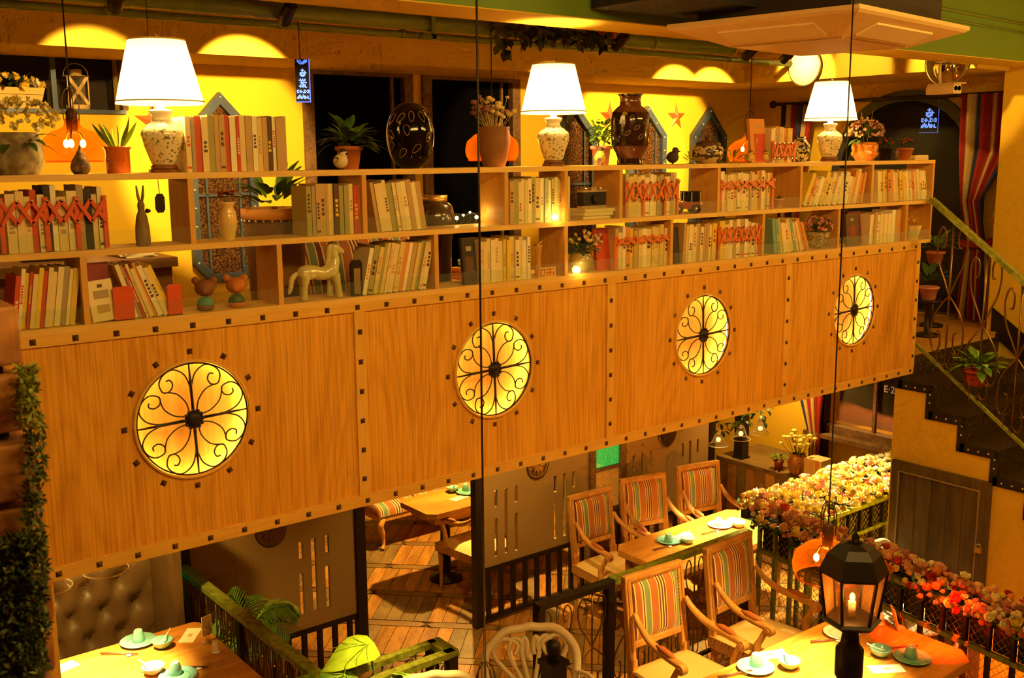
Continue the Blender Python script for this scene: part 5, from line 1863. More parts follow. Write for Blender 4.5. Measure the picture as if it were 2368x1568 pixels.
g = thing('curtain_rod', 'dark curtain rod with ball finial above the arched window', 'curtain rod', (6.90, 0, 4.36))
MB().tube([(0, at('x', 6.9, 1795, 232).y, 0), (0, .25, 0)], .016, 10).build('rod', M_IRON, g)
MB().ball((0, at('x', 6.9, 1788, 232).y, 0), .035, 12, 8).build('finial', M_IRON, g)
for yy in (2.35, .42):
    MB().box(0, .1, yy - .012, yy + .012, -.012, .012).build('bracket', M_IRON, g)
for k in range(5):
    MB().tube([(.022 * cos(a), 2.25 - .08 * k, .022 * sin(a)) for a in [2 * pi * j / 12 for j in range(13)]], .004, 5, False).build('ring', M_IRON, g)
p = at('x', XR + .5, 2150, 250)
led_sign('led_sign', 'blue LED sign reflected in the arched window, built as a sign beyond it', (p.x, p.y, p.z), rad(-60), [('a', -.0), ('w', -.09), ('c', -.13)], .16, .22, .012, .2)  # reflection in the pane, built as a second glowing sign behind it

# things beyond the landing rail: potted plants and shelf glints
for k, (px, py, lab, m) in enumerate(((2165, 560, 'leafy green plant on the landing behind the stair rail', M_LEAF), (2150, 640, 'pink pot with plant low on the landing shelf', M_LEAFD))):
    p = at('x', 6.35 - .45 * k, px, py)
    g = thing('landing_plant', lab, 'plant', (p.x, p.y, ZM + .012))
    h = p.z - ZM - .1
    MB().lathe([(.09, 0), (.09, .02), (.02, .03), (.02, h - .12), (.1, h - .10), (.1, h - .085)], 16).build('stand', M_IRON, g)
    MB().lathe(pot_mesh(.05, .07, .10), 18, TR((0, 0, h - .085)), True, False).build('pot', mat('pink_plastic', (.7, .3, .2)) if k else M_TERRA, g)
    leafy('leaves', m, g, 30, .13, .05, h + .01, 1.2, .1, .03, .4, .05, 50 + k)

# amber pendants over the mezzanine
def pendant(label, loc, top, R=.15, e=6):
    g = thing('pendant_lamp', label, 'pendant lamp', loc, 0, 'amber glass pendant lamps')
    k = R / .15
    MB().lathe([(.13 * k, -.085 * k), (.146 * k, -.06 * k), (.15 * k, -.025 * k), (.14 * k, .02 * k), (.10 * k, .055 * k), (.05 * k, .075 * k), (.036 * k, .09 * k), (.034 * k, .12 * k)], 32, None, True, False).build('glass_dome', M_AMBERG, g)
    MB().tube([(.131 * k * cos(a), .131 * k * sin(a), -.086 * k) for a in [2 * pi * j / 36 for j in range(37)]], .004, 6, False).build('glass_rim', M_AMBERG, g)
    MB().lathe([(.02, .05 * k), (.024, .07 * k), (.024, .15 * k), (.012, .17 * k)], 14).build('socket', M_DKWOOD, g)
    for j in range(3):
        a = j * 2.1
        MB().tube([(.0, 0, .06 * k), (.035 * cos(a) * k, .035 * sin(a) * k, .05 * k), (.045 * cos(a) * k, .045 * sin(a) * k, .02 * k)], .004).build('bulb_arm', M_BRONZE, g)
        MB().ball((.045 * cos(a) * k, .045 * sin(a) * k, .0), .013, 10, 8, (1, 1, 1.4)).build('bulb', M_BULB, g)
    for j in range(4):
        a = j * pi / 2
        MB().tube(cat_rom([(.035 * k * cos(a), .035 * k * sin(a), .11 * k), (.04 * k * cos(a), .04 * k * sin(a), .2 * k), (.025 * k * cos(a), .025 * k * sin(a), .25 * k), (0, 0, .27 * k)], 4), .0025, 5).build('cage_wire', M_BRONZE, g)
    MB().tube([(0, 0, .16 * k), (0, 0, top - loc[2])], .0035, 6).build('cable', M_IRON, g)
    point('pendant_light', (loc[0], loc[1], loc[2] - .05), e, (1, .52, .12), .04)
    return g


p = at('y', 1.0, 170, 332)
pendant('amber glass pendant lamp glowing behind the big stone pot', (p.x, 1.0, p.z), ZC, .135)
p = at('y', 1.0, 1138, 335)
pendant('amber glass pendant lamp glowing behind the dried flower crock', (p.x, 1.0, p.z), ZC, .155)
p = at('y', 1.0, 1732, 345)
pendant('amber glass pendant lamp glowing behind the red picture book', (p.x, 1.0, p.z), ZC, .15)
p = CAM + 4.6 * ((1912 - 1184) / F_PX * R_ - (1292 - 784) / F_PX * U_ + W_)
pendant('amber glass pendant lamp hanging low before the flower fence', (p.x, p.y, p.z), ZC, .148)
p = CAM + 3.2 * ((1112 - 1184) / F_PX * R_ - (784 - 784) / F_PX * U_ + W_)
pendant('amber pendant lamp on a long dark cable below the view', (p.x, p.y, 2.02), ZC, .15)

# furniture glimpsed through the shelf
M_DESK = wood('dark_desk', (.16, .07, .02), (.28, .13, .04), (1, 6, 6), .5, 3, .05)
g = thing('reception_desk', 'dark desk behind the first shelf bay', 'desk', (-.35, .75, ZM))
MB().box(-.7, .5, -.28, .28, .95, .99).build('desk_top', M_DESK, g)
MB().box(-.68, .48, -.26, -.23, 0, .95).build('front_panel', M_DESK, g)
for s in (-.66, .46):
    MB().box(s - .02, s + .02, -.24, .26, 0, .95).build('side_panel', M_DESK, g)
g = thing('monitor', 'grey tilted desk monitor behind the first upper bay', 'monitor', (-.33, .70, ZM + .99), rad(-12))
T = TR((0, 0, .02), (rad(-28), 0, 0))
MB().box(-.17, .17, -.012, .012, .03, .25, T).build('casing', mat('monitor_grey', (.30, .27, .20), .5), g)
MB().box(-.15, .15, -.0135, -.012, .05, .235, T).build('screen', mat('monitor_screen', (.24, .24, .18), .25), g)
MB().box(-.08, .08, -.06, .1, 0, .012).build('stand', M_IRON, g)
MB().box(-.02, .02, .0, .03, .01, .1).build('neck', M_IRON, g)
g = thing('paper_stack', 'loose stack of white papers on the desk behind the first bay', 'papers', (.02, .66, ZM + .99))
for k in range(5):
    MB().box(-.07, .07, -.1, .1, .006 * k, .006 * k + .005).build('sheet', M_PAPER, g, (rnd.uniform(-.01, .01), 0, 0), rnd.uniform(-.2, .2))
MB().box(-.075, .075, -.105, .105, -.001, 0).build('tray', M_DKWOOD, g)
p = at('y', .55, 370, 470)
g = thing('hanging_tag', 'black faceted tag hanging on a cord in the first upper bay', 'tag', (p.x, .55, p.z))
MB().prism([(-.011, -.04), (.011, -.04), (.02, -.025), (.02, .025), (.011, .04), (-.011, .04), (-.02, .025), (-.02, -.025)], .008, TR((0, .004, 0), (pi / 2, 0, 0))).build('plate', M_IRON, g)
MB().tube([(0, 0, .04), (-.004, .0, .12), (-.004, 0, ZC - p.z)], .0015).build('cord', M_IRON, g)
p = at('y', .42, 635, 500)
g = thing('planter_box', 'brown leather planter with studded rim and glossy leaves behind the shelf', 'planter', (p.x, .42, ZM))
h = p.z - ZM
MB().lathe([(.10, 0), (.13, h - .02), (.138, h + .02), (.12, h + .02), (.115, h - .02)], 24, None, True, False).build('pot', mat('brown_leather', (.20, .09, .03), .45), g)
MB().lathe([(.139, h - .01), (.146, h), (.146, h + .035), (.13, h + .038), (.12, h + .02)], 24, None, True, False).build('rim', mat('orange_clay', (.7, .3, .07)), g)
for k in range(24):
    a = 2 * pi * k / 24
    MB().ball((.141 * cos(a), .141 * sin(a), h - .015), .006, 6, 4).build('stud', M_STUD, g)
leafy('leaves', M_LEAF, g, 26, .15, .05, h + .03, 1.35, .3, .03, .35, .05, 60)
p = at('y', .36, 1005, 490)
g = thing('clay_jar', 'dark glazed jar with a brass collar behind the third upper bay', 'jar', (p.x, .36, ZM))
h = p.z - ZM + .05
MB().lathe([(.07, 0), (.08, h - .2), (.10, h - .08), (.085, h - .02), (.06, h)], 22).build('body', mat('dark_jar', (.05, .025, .012), .2, coat=.6), g)
MB().lathe([(.062, h), (.062, h + .03), (.055, h + .03)], 20).build('collar', mat('brass', (.75, .45, .12)), g)
# fairy lights
a, b = at('y', .23, 1035, 530), at('y', .23, 1168, 520)
g = thing('fairy_lights', 'string of warm fairy lights on curly wire in the third upper bay', 'string lights', (a.x, .19, MIDZ + .002))
L = b.x - a.x
MB().tube([(L * k / 12, .0, .045 + .008 * sin(k * 2)) for k in range(13)], .002, 5).build('wire', M_IRON, g)
M_FAIRY = mat('fairy_bulb', (1, .9, .5), emit=(1, .75, .25), es=22)
for k in range(9):
    x = L * (k + .5) / 9
    MB().ball((x, -.01, .03 + .012 * ((k * 7) % 3)), .0055 if k % 3 else .009, 8, 6).build('bulb', M_FAIRY, g)
    MB().tube(cat_rom([(x, 0, .05), (x + .01, 0, .02), (x - .004, 0, .004), (x - .012, 0, .012)], 3), .0015, 4).build('curl', M_IRON, g)
point('fairy_glow', (a.x + L * .5, .15, MIDZ + .06), .6, WARM, .03)
# lit little table with dishes
p = at('z', 3.25, 1050, 640)
g = thing('side_table', 'small bright lit table seen through the fourth lower bay', 'table', (p.x + .2, p.y + .05, ZM))
MB().box(-.35, .35, -.35, .35, .72, .75).build('table_top', M_TABLE, g)
for sx in (-1, 1):
    for sy in (-1, 1):
        MB().box(sx * .3 - .025, sx * .3 + .025, sy * .3 - .025, sy * .3 + .025, 0, .72).build('leg', M_CHAIRW, g)
spot('side_table_light', (p.x + .1, p.y, 4.3), (p.x + .1, p.y, 3.25), 40, 50, .5)
q = at('y', p.y - .15, 1046, 610)
g = thing('lacquer_box', 'red lacquer box with yellow lid on the small lit table', 'box', (p.x + .02, p.y - .1, 3.25))
MB().box(-.08, .08, -.06, .06, 0, .045).build('box', mat('red_lacquer', (.55, .08, .02), .3, coat=.5), g)
MB().box(-.07, .07, -.05, .05, .045, .06).build('lid', mat('yellow_lid', (.9, .65, .1), .4), g)
g = thing('bowl', 'pale green bowl with a spoon on the red lacquer box', 'bowl', (p.x + .02, p.y - .1, 3.31))
MB().lathe([(.03, 0), (.05, .015), (.055, .04), (.05, .04), (.04, .015), (.0001, .01)], 20).build('body', M_CELADON, g)
MB().tube([(.02, 0, .02), (.06, .01, .075)], .003).build('spoon', M_WHITE, g)

# striped settee back seen behind the ceramic horse
a, b = at('y', .5, 665, 600), at('y', .5, 985, 600)
g = thing('settee', 'striped padded settee on the mezzanine behind the ceramic horse', 'sofa', ((a.x + b.x) / 2 + .08, .78, ZM), 0)
L = .9 * (b.x - a.x) / 2
M_SETT = stripes('striped_velvet_settee', 0, .36, SEQ)
v, f = [], []
for j in range(11):
    for i in range(17):
        u, w = i / 16, j / 10
        v.append(((2 * u - 1) * L + .09 * (w ** 2), -.10 - .06 * (1 - (2 * u - 1) ** 6) * (1 - (2 * w - 1) ** 6) + .10 * w, .42 + .60 * w))
for j in range(10):
    for i in range(16):
        q_ = j * 17 + i
        f.append((q_, q_ + 1, q_ + 18, q_ + 17))
o = MB().add(v, f, True).build('back_cushion', M_SETT, g)
so = o.modifiers.new('pad', 'SOLIDIFY')
so.thickness = .05
MB().box(-L, L, -.06, .45, .30, .44).build('seat_cushion', M_SETT, g)
for x in (-L + .05, L - .05):
    for y in (-.02, .4):
        MB().box(x - .025, x + .025, y - .025, y + .025, 0, .3).build('leg', M_DKWOOD, g)

# ------------------------------------------------------------------ ground level: screens, tables, chairs
YP = 2.78
M_SCREEN = mat('taupe_screen_paint', (.36, .235, .085), .75)


def slot(px0, px1, py0, py1):
    a, b = at('y', YP, px0, (py0 + py1) / 2), at('y', YP, px1, (py0 + py1) / 2)
    m_ = (px0 + px1) / 2
    return (a.x, b.x, at('y', YP, m_, py1).z, at('y', YP, m_, py0).z)


def screen(label, x0, x1, zb, slots, med, posts):
    g = thing('partition_screen', label, 'partition', (0, YP, 0), 0, 'slotted partition screens')
    q = MB()
    holed_panel(q, x0, x1, zb + .02, 2.39, -.012, .012, slots)
    q.build('screen_panel', M_SCREEN, g)
    MB().box(x0, x1, -.02, .02, zb - .015, zb + .025).build('rail', M_IRON, g)
    MB().box(x0, x1, -.02, .02, .03, .06).build('rail', M_IRON, g)
    n = int((x1 - x0) / .125)
    for k in range(n):
        x = x0 + (k + .5) * (x1 - x0) / n
        MB().box(x - .018, x + .018, -.015, .015, .06, zb - .01).build('baluster', M_IRON, g)
    for a, b in posts:
        MB().box(a, b, -.035, .035, 0, 2.39).build('post', M_IRON, g)
    for mx, mz in med:
        d = MB().lathe([(.115, 0), (.12, .012), (.1, .016), (.09, .01), (.03, .012), (.0001, .016)], 28, TR((mx, -.012, mz), (pi / 2, 0, 0))).build('medallion', M_BRONZE, g)
        for k in range(8):
            a = k * pi / 4
            MB().leaf(.075, .035, TRQ((mx + .015 * cos(a), -.03, mz + .015 * sin(a)), (cos(a), 0, sin(a)), (0, -1, 0)), .1).build('relief_leaf', M_BRONZE, d)
    return g


def hrow(px, tops, x0off=0):
    return [slot(px + dx, px + dx + w, t, b) for dx, w, t, b in tops]


s1 = [slot(689, 699, 1252, 1294), slot(692, 702, 1325, 1422), slot(720, 731, 1243, 1413), slot(750, 759, 1236, 1279), slot(752, 762, 1307, 1405)]
p = at('y', YP, 622, 1225)
screen('taupe slotted screen behind the palm with cut-out bars', .96, 2.235, .44, s1, [(p.x, p.z)], [(2.235, 2.315), (.90, .96)])
s2 = [slot(1141, 1148, 1133, 1172), slot(1142, 1149, 1198, 1286), slot(1165, 1172, 1128, 1278), slot(1188, 1195, 1122, 1160), slot(1189, 1196, 1185, 1272),
      slot(1279, 1286, 1100, 1137), slot(1279, 1286, 1162, 1245), slot(1301, 1307, 1094, 1238), slot(1322, 1328, 1089, 1126), slot(1323, 1329, 1150, 1228)]
p = at('y', YP, 1240, 1075)
screen('taupe slotted screen behind the first striped armchair of the back row', 3.43, 4.62, .48, s2, [(p.x, p.z)], [(3.35, 3.43)])
s3 = [slot(1461, 1466, 1053, 1088), slot(1481, 1487, 1048, 1098), slot(1501, 1505, 1043, 1077), slot(1575, 1579, 1024, 1056), slot(1591, 1596, 1019, 1072), slot(1609, 1613, 1015, 1046)]
p = at('y', YP, 1540, 1003)
screen('taupe slotted screen behind the far striped armchairs', 5.06, 6.22, .48, s3, [(p.x, p.z)], [(6.22, 6.29)])
# stained glass door between the screens
g = thing('stained_glass_panel', 'dark framed panel of green and amber rippled glass between two screens', 'stained glass', (0, YP, 0))
for a, b in ((4.62, 4.69), (5.0, 5.06)):
    MB().box(a, b, -.035, .035, 0, 2.39).build('post', M_WEATH, g)
zg = at('y', YP, 1395, 1083).z
MB().box(4.69, 5.0, -.02, .02, zg - .02, zg + .015).build('rail', M_WEATH, g)
MB().box(4.69, 5.0, -.02, .02, zg - .42, zg - .38).build('rail', M_WEATH, g)
MB().box(4.69, 5.0, -.02, .02, .0, .1).build('rail', M_WEATH, g)
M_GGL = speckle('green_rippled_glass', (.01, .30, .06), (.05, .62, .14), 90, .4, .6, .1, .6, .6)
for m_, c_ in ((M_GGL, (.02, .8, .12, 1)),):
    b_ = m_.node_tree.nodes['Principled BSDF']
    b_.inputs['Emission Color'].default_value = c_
    b_.inputs['Emission Strength'].default_value = .35  # backlit look put into the green glass as emission
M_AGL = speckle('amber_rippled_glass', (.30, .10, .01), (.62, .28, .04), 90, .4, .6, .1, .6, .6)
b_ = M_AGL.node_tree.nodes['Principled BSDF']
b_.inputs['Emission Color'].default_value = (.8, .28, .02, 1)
b_.inputs['Emission Strength'].default_value = .3  # light from behind put into the amber pane, not a lamp itself
MB().box(4.69, 5.0, -.004, .004, zg + .015, 2.38).build('green_pane', M_GGL, g)
MB().box(4.69, 5.0, -.004, .004, zg - .38, zg - .02).build('amber_pane', M_AGL, g)
MB().box(4.69, 5.0, -.004, .004, .1, zg - .42).build('lower_panel', M_WEATH, g)
spot('pane_backlight', (4.85, 3.5, 2.3), (4.85, 2.8, 1.3), 30, 70, .5)
# green glass by the booth
p = at('y', 2.86, 396, 1312)
g = thing('stained_glass_panel', 'small green stained glass panel beside the booth sofa', 'stained glass', (p.x, 2.86, 0))
MB().box(-.13, .13, -.004, .004, .9, 2.0).build('green_pane', M_GGL, g)
for x in (-.14, .13):
    MB().box(x, x + .012, -.012, .012, .32, 2.39).build('lead_frame', M_IRON, g)
spot('pane_backlight', (p.x, 3.4, 2.0), (p.x, 2.86, 1.2), 12, 60, .5)


# ---- French armchair
def arm_path(s):
    return cat_rom([(s * .215, .235, .80), (s * .222, .17, .74), (s * .238, .06, .685), (s * .252, -.08, .665), (s * .256, -.20, .655), (s * .256, -.235, .635)], 5)


def make_armchair(label, group):
    g = thing('armchair', label, 'armchair', (0, 0, 0), 0, group)
    q = MB()
    tilt = TR((0, .25, .50), (rad(-7), 0, 0))
    q.box(-.245, -.195, -.022, .022, -.03, .52, tilt).box(.195, .245, -.022, .022, -.03, .52, tilt).box(-.245, .245, -.024, .024, .475, .525, tilt).box(-.195, .195, -.02, .02, .06, .105, tilt)
    f = q.build('back_frame', M_CHAIRW, g)
    b = f.modifiers.new('edge', 'BEVEL')
    b.width = .008
    b.segments = 2
    MB().box(-.225, .225, -.030, -.022, .49, .508, tilt).box(-.232, -.214, -.030, -.022, .05, .49, tilt).box(.214, .232, -.030, -.022, .05, .49, tilt).build('frame_moulding', M_CHAIRW, g)
    # padded back: one cushion in front, one on the rear face
    n = 10
    for sgn in (-1, 1):
        v, fc = [], []
        for j in range(n + 1):
            for i in range(n + 1):
                u, w = i / n, j / n
                puff = .034 * (1 - (2 * u - 1) ** 6) * (1 - (2 * w - 1) ** 6)
                v.append((-.196 + .392 * u, sgn * (.012 + puff), .104 + .372 * w))
        for j in range(n):
            for i in range(n):
                a = j * (n + 1) + i
                fc.append((a, a + 1, a + n + 2, a + n + 1))
        c = MB().add(v, fc, True).build('back_cushion', M_STRIPE, g, (0, .25, .50), (rad(-7), 0, 0))
    nl = MB()
    for k in range(16):
        z = .12 + .34 * k / 15
        for s in (-1, 1):
            nl.ball((s * .192, -.02, z), .005, 5, 3, (1, 1, 1), tilt)
    nl.build('back_studs', M_BRONZE, g)
    # seat
    v, fc = [], []
    for j in range(n + 1):
        for i in range(n + 1):
            u, w = i / n, j / n
            wd = .25 + .03 * (1 - w)
            puff = .045 * (1 - (2 * u - 1) ** 6) * (1 - (2 * w - 1) ** 8)
            v.append(((2 * u - 1) * wd, -.28 + .52 * w, .43 + puff))
    for j in range(n):
        for i in range(n):
            a = j * (n + 1) + i
            fc.append((a, a + 1, a + n + 2, a + n + 1))
    MB().add(v, fc, True).build('seat_cushion', M_CREAM, g)
    q = MB().add([(-.282, -.285, .355), (.282, -.285, .355), (.252, .245, .355), (-.252, .245, .355), (-.282, -.285, .432), (.282, -.285, .432), (.252, .245, .432), (-.252, .245, .432)], [(3, 2, 1, 0), (4, 5, 6, 7), (0, 1, 5, 4), (1, 2, 6, 5), (2, 3, 7, 6), (3, 0, 4, 7)])
    q.build('seat_rail', M_CHAIRW, g)
    nl = MB()
    for k in range(18):
        t = k / 17
        nl.ball((-.27 + .54 * t, -.288, .425), .005, 5, 3)
        for s in (-1, 1):
            nl.ball((s * (.283 - .03 * t), -.28 + .5 * t, .425), .005, 5, 3)
    nl.build('seat_studs', M_BRONZE, g)
    for s in (-1, 1):
        pts = arm_path(s)
        rr_ = [.017 + .008 * min(1, k / 12) for k in range(len(pts))]
        a = MB().tube(pts, rr_, 8).build('arm', M_CHAIRW, g)
        MB().lathe([(.03, -.024), (.034, -.018), (.034, .018), (.03, .024)], 14, TR((s * .256, -.225, .638), (0, pi / 2, 0))).build('arm_scroll', M_CHAIRW, a)
        MB().lathe([(.012, -.027), (.016, -.026), (.016, .026), (.012, .027)], 10, TR((s * .256, -.225, .638), (0, pi / 2, 0))).build('scroll_boss', M_CHAIRW, a)
        pad = MB().tube([(s * .248, .0, .692), (s * .252, -.05, .693), (s * .255, -.13, .684), (s * .256, -.17, .674)], [.008, .02, .02, .008], 8)
        pad.build('arm_pad', mat('arm_pad_velvet', (.45, .13, .03), .7), a)
        MB().tube(cat_rom([(s * .256, -.205, .64), (s * .262, -.165, .56), (s * .27, -.14, .49), (s * .272, -.155, .40)], 4), [.02] * 6 + [.024] * 7, 8).build('arm_post', M_CHAIRW, g)
        MB().lathe([(.012, 0), (.017, .015), (.014, .03), (.02, .22), (.024, .3), (.018, .315), (.026, .33), (.026, .36)], 12, TR((s * .245, -.25, 0))).build('leg', M_CHAIRW, g)
        MB().lathe([(.012, 0), (.017, .015), (.014, .03), (.02, .22), (.024, .3), (.018, .315), (.026, .33), (.026, .36)], 12, TR((s * .222, .225, 0))).build('leg', M_CHAIRW, g)
        MB().box(s * .222 - .022, s * .222 + .022, .215, .262, .35, .5).build('back_post', M_CHAIRW, g)
    return g


GB, GF = 'striped armchairs in the back row', 'striped armchairs at the platform table'
SPEC = [('striped armchair nearest the doorway in the row against the screens', (1315, 1148), (1410, 1123), 0.0, GB),
        ('striped armchair in the middle of the row against the screens', (1440, 1107), (1531, 1092), 0.0, GB),
        ('striped armchair at the far end of the row by the counter', (1565, 1078), (1660, 1065), 0.0, GB),
        ('striped armchair beside the black scroll railing on the platform', (1440, 1335), (1576, 1293), .32, GF),
        ('striped armchair beside the flower fence on the platform', (1620, 1273), (1743, 1225), .32, GF)]
ch0 = None
for lab, pa, pb, fz, grp in SPEC:
    zt = fz + 1.02
    a, b = at('z', zt, *pa), at('z', zt, *pb)
    mid = (a + b) / 2
    rz = math.atan2(b.y - a.y, b.x - a.x)
    rz = max(-.22, min(.22, rz))
    off = Matrix.Rotation(rz, 3, 'Z') @ Vector((0, .31, 0))
    loc = (mid.x - off.x, mid.y - off.y, fz)
    if ch0 is None:
        ch0 = make_armchair(lab, grp)
        ch0.location = loc
        ch0.rotation_euler = (0, 0, rz)
    else:
        dup(ch0, loc, rz, lab, grp)
dup(ch0, (3.87, 3.42, 0), pi + .05, 'striped armchair seen from behind at the table beyond the doorway', 'armchairs away from the main tables')


def table(label, x0, x1, y0, y1, z, fz, ch=.09, grp=None, cat='dining table', ped=False):
    cx, cy = (x0 + x1) / 2, (y0 + y1) / 2
    a, b = (x1 - x0) / 2, (y1 - y0) / 2
    g = thing('dining_table', label, cat, (cx, cy, fz), 0, grp)
    h = z - fz
    poly = [(-a + ch, -b), (a - ch, -b), (a, -b + ch), (a, b - ch), (a - ch, b), (-a + ch, b), (-a, b - ch), (-a, -b + ch)]
    t = MB().prism(poly, .045, TR((0, 0, h - .045))).build('table_top', M_TABLE, g)
    k = .97
    MB().prism([(p_[0] * 1.004, p_[1] * 1.004) for p_ in poly], .034, TR((0, 0, h - .048))).build('edge_moulding', M_TABLEX, t)
    MB().box(-a + .1, a - .1, -b + .08, -b + .1, h - .13, h - .045).box(-a + .1, a - .1, b - .1, b - .08, h - .13, h - .045).box(-a + .1, -a + .12, -b + .1, b - .1, h - .13, h - .045).box(a - .12, a - .1, -b + .1, b - .1, h - .13, h - .045).build('apron', M_TABLEX, g)
    if ped:
        for sx in (-.5, .5):
            MB().lathe([(.16, 0), (.15, .02), (.05, .06), (.045, h - .14), (.09, h - .05)], 18, TR((sx * a, 0, 0))).build('pedestal', M_IRON, g)
        return g
    for sx in (-1, 1):
        for sy in (-1, 1):
            MB().lathe([(.02, 0), (.03, .02), (.024, .05), (.036, h * .6), (.042, h - .16), (.042, h - .046)], 14, TR((sx * (a - .12), sy * (b - .11), 0))).build('leg', M_TABLEX, g)
    return g


table('oak table with chamfered corners in front of the row of armchairs', 4.14, 5.66, 1.28, 1.98, .76, 0)
table('large oak table on the platform under the low pendant', 2.5, 4.02, -1.16, -.34, 1.08, .32, .1)
table('oak booth table beside the tufted sofa', -.85, .745, 1.05, 2.11, 1.08, .32, .03)
table('oak table with chamfered corners beyond the doorway', 3.42, 4.8, 3.52, 4.08, .76, 0, .07, ped=True)

# bench beyond the doorway
g = thing('bench', 'carved wooden bench with striped padded seat beyond the doorway', 'bench', (4.35, 5.05, 0))
v, fc = [], []
n = 12
for j in range(n + 1):
    a = pi * j / n
    for x in (-.72, -.70, .70, .72):
        k = .9 if abs(x) > .71 else 1
        v.append((x, -.3 * cos(a) * k, .355 + .12 * (sin(a) ** .5) * k))
for j in range(n):
    for i in range(3):
        a = j * 4 + i
        fc.append((a, a + 1, a + 5, a + 4))
fc += [tuple(j * 4 for j in range(n + 1)), tuple(j * 4 + 3 for j in range(n, -1, -1))]
MB().add(v, fc, True).build('seat_cushion', M_STRIPEY, g)
MB().box(-.71, .71, -.29, .29, .30, .36).build('seat_rail', M_CHAIRW, g)
for sx in (-1, 1):
    for sy in (-1, 1):
        MB().tube(cat_rom([(sx * .66, sy * .26, .32), (sx * .70, sy * .28, .26), (sx * .67, sy * .265, .16), (sx * .66, sy * .26, .06), (sx * .69, sy * .285, .015)], 4), [.035] * 5 + [.028] * 4 + [.02] * 4 + [.018] * 3 + [.024], 8).build('leg', M_CHAIRW, g)


# ---- table ware
def plate_mesh(r=.105):
    return MB().lathe([(r * .55, 0), (r * .6, .004), (r * .95, .014), (r, .018), (r * .97, .020), (r * .9, .016), (r * .6, .008), (.0001, .007)], 28)


PL = plate_mesh().build('plate', M_CELADON)
CU = MB().lathe([(.036, 0), (.038, .003), (.034, .03), (.024, .062), (.022, .064), (.0195, .064), (.018, .058), (.0001, .058)], 20).build('cup', M_CELADON)
BO = MB().lathe([(.03, 0), (.032, .006), (.05, .02), (.06, .044), (.061, .05), (.057, .05), (.045, .022), (.0001, .012)], 24).build('bowl', M_CELADON)
for o in (PL, CU, BO):
    COL.objects.unlink(o)
PLW = PL.data.copy()
PLW.materials[0] = M_WHITE
CUW = CU.data.copy()
CUW.materials[0] = M_WHITE
BOW = BO.data.copy()
BOW.materials[0] = M_WHITE


def ware(tbl, z, items, grp):
    for kind, px, py, desc, *opt in items:
        p = at('z', z, px, py)
        rz = opt[0] if opt else 0.0
        white = 'white' in desc
        if kind == 'plate':
            g = thing('plate', desc + ' plate ' + tbl, 'plate', (p.x, p.y, z + .0005), 0, grp)
            link('dish', PLW if white else PL.data, g)
            MB().tube([(.066 * cos(a), .066 * sin(a), .0105) for a in [2 * pi * k / 28 for k in range(29)]], .0012, 4, False).build('foot_line', M_CELADIN, g)
        elif kind == 'cup':
            g = thing('cup', desc + ' upturned cup ' + tbl, 'cup', (p.x, p.y, z + .0085), 0, grp)
            link('body', CUW if white else CU.data, g)
            MB().tube([(.021 * cos(a), .021 * sin(a), .064) for a in [2 * pi * k / 20 for k in range(21)]], .002, 5, False).build('foot_ring', M_WHITE, g)
        elif kind == 'bowl':
            g = thing('bowl', desc + ' bowl with spoon ' + tbl, 'bowl', (p.x, p.y, z + .0005), rz, grp)
            link('body', BOW if white else BO.data, g)
            MB().tube([(-.02, 0, .03), (.03, .0, .05), (.085, .0, .082)], [.009, .004, .004], 6).build('spoon', M_WHITE, g)
        elif kind == 'napkin':
            g = thing('napkin', desc + ' napkin ' + tbl, 'napkin', (p.x, p.y, z + .0005), rz, grp)
            MB().box(-.095, .095, -.045, .045, 0, .003).build('sheet', M_PAPER, g)
            MB().box(-.02, .02, -.012, .012, .003, .0034).build('print', mat('tan_print', (.6, .4, .15), .8), g)
        elif kind == 'sticks':
            g = thing('chopsticks', desc + ' chopsticks ' + tbl, 'chopsticks', (p.x, p.y, z + .0005), rz, grp)
            for s in (-1, 1):
                MB().tube([(-.11, .005 * s, .012), (.11, .003 * s, .010)], [.004, .0025], 6).build('stick', M_DKWOOD, g)
            MB().ball((.06, 0, .005), .022, 12, 6, (.8, 1.1, .25)).build('rest', M_WHITE, g)


GW = 'place settings on the row table'
ware('on the armchair row table nearest the doorway', .76, [('plate', 1547, 1253, 'celadon'), ('cup', 1546, 1254, 'celadon'), ('bowl', 1590, 1256, 'celadon', .6), ('napkin', 1580, 1240, 'cream', .2), ('sticks', 1535, 1268, 'dark', -.1)], GW)
ware('on the armchair row table by the flowers', .76, [('plate', 1665, 1217, 'white lit'), ('cup', 1662, 1217, 'white lit'), ('bowl', 1708, 1219, 'white lit', .6), ('napkin', 1690, 1205, 'bright cream', .2), ('sticks', 1645, 1232, 'slim dark', -.1)], GW)
GW = 'place settings on the platform table'
ware('on the platform table before the first armchair', 1.08, [('plate', 1747, 1547, 'celadon'), ('cup', 1748, 1540, 'celadon'), ('bowl', 1825, 1545, 'celadon', 1.2), ('napkin', 1782, 1515, 'cream', -.4), ('sticks', 1700, 1562, 'dark', -.3)], GW)
ware('on the platform table behind the lantern', 1.08, [('plate', 1945, 1468, 'white'), ('sticks', 1915, 1484, 'dark', -.5)], GW)
ware('on the platform table at the red-lit end', 1.08, [('plate', 2110, 1525, 'celadon'), ('cup', 2106, 1522, 'celadon'), ('bowl', 2036, 1517, 'celadon', 2.6), ('napkin', 2050, 1548, 'cream', -.6), ('sticks', 2082, 1500, 'dark', -.5)], GW)
GW = 'place settings on the booth table'
ware('on the booth table beside the sofa', 1.08, [('plate', 320, 1487, 'celadon'), ('cup', 321, 1484, 'celadon'), ('bowl', 376, 1497, 'celadon', .6), ('napkin', 440, 1470, 'cream', .9), ('sticks', 276, 1515, 'dark', -.7)], GW)
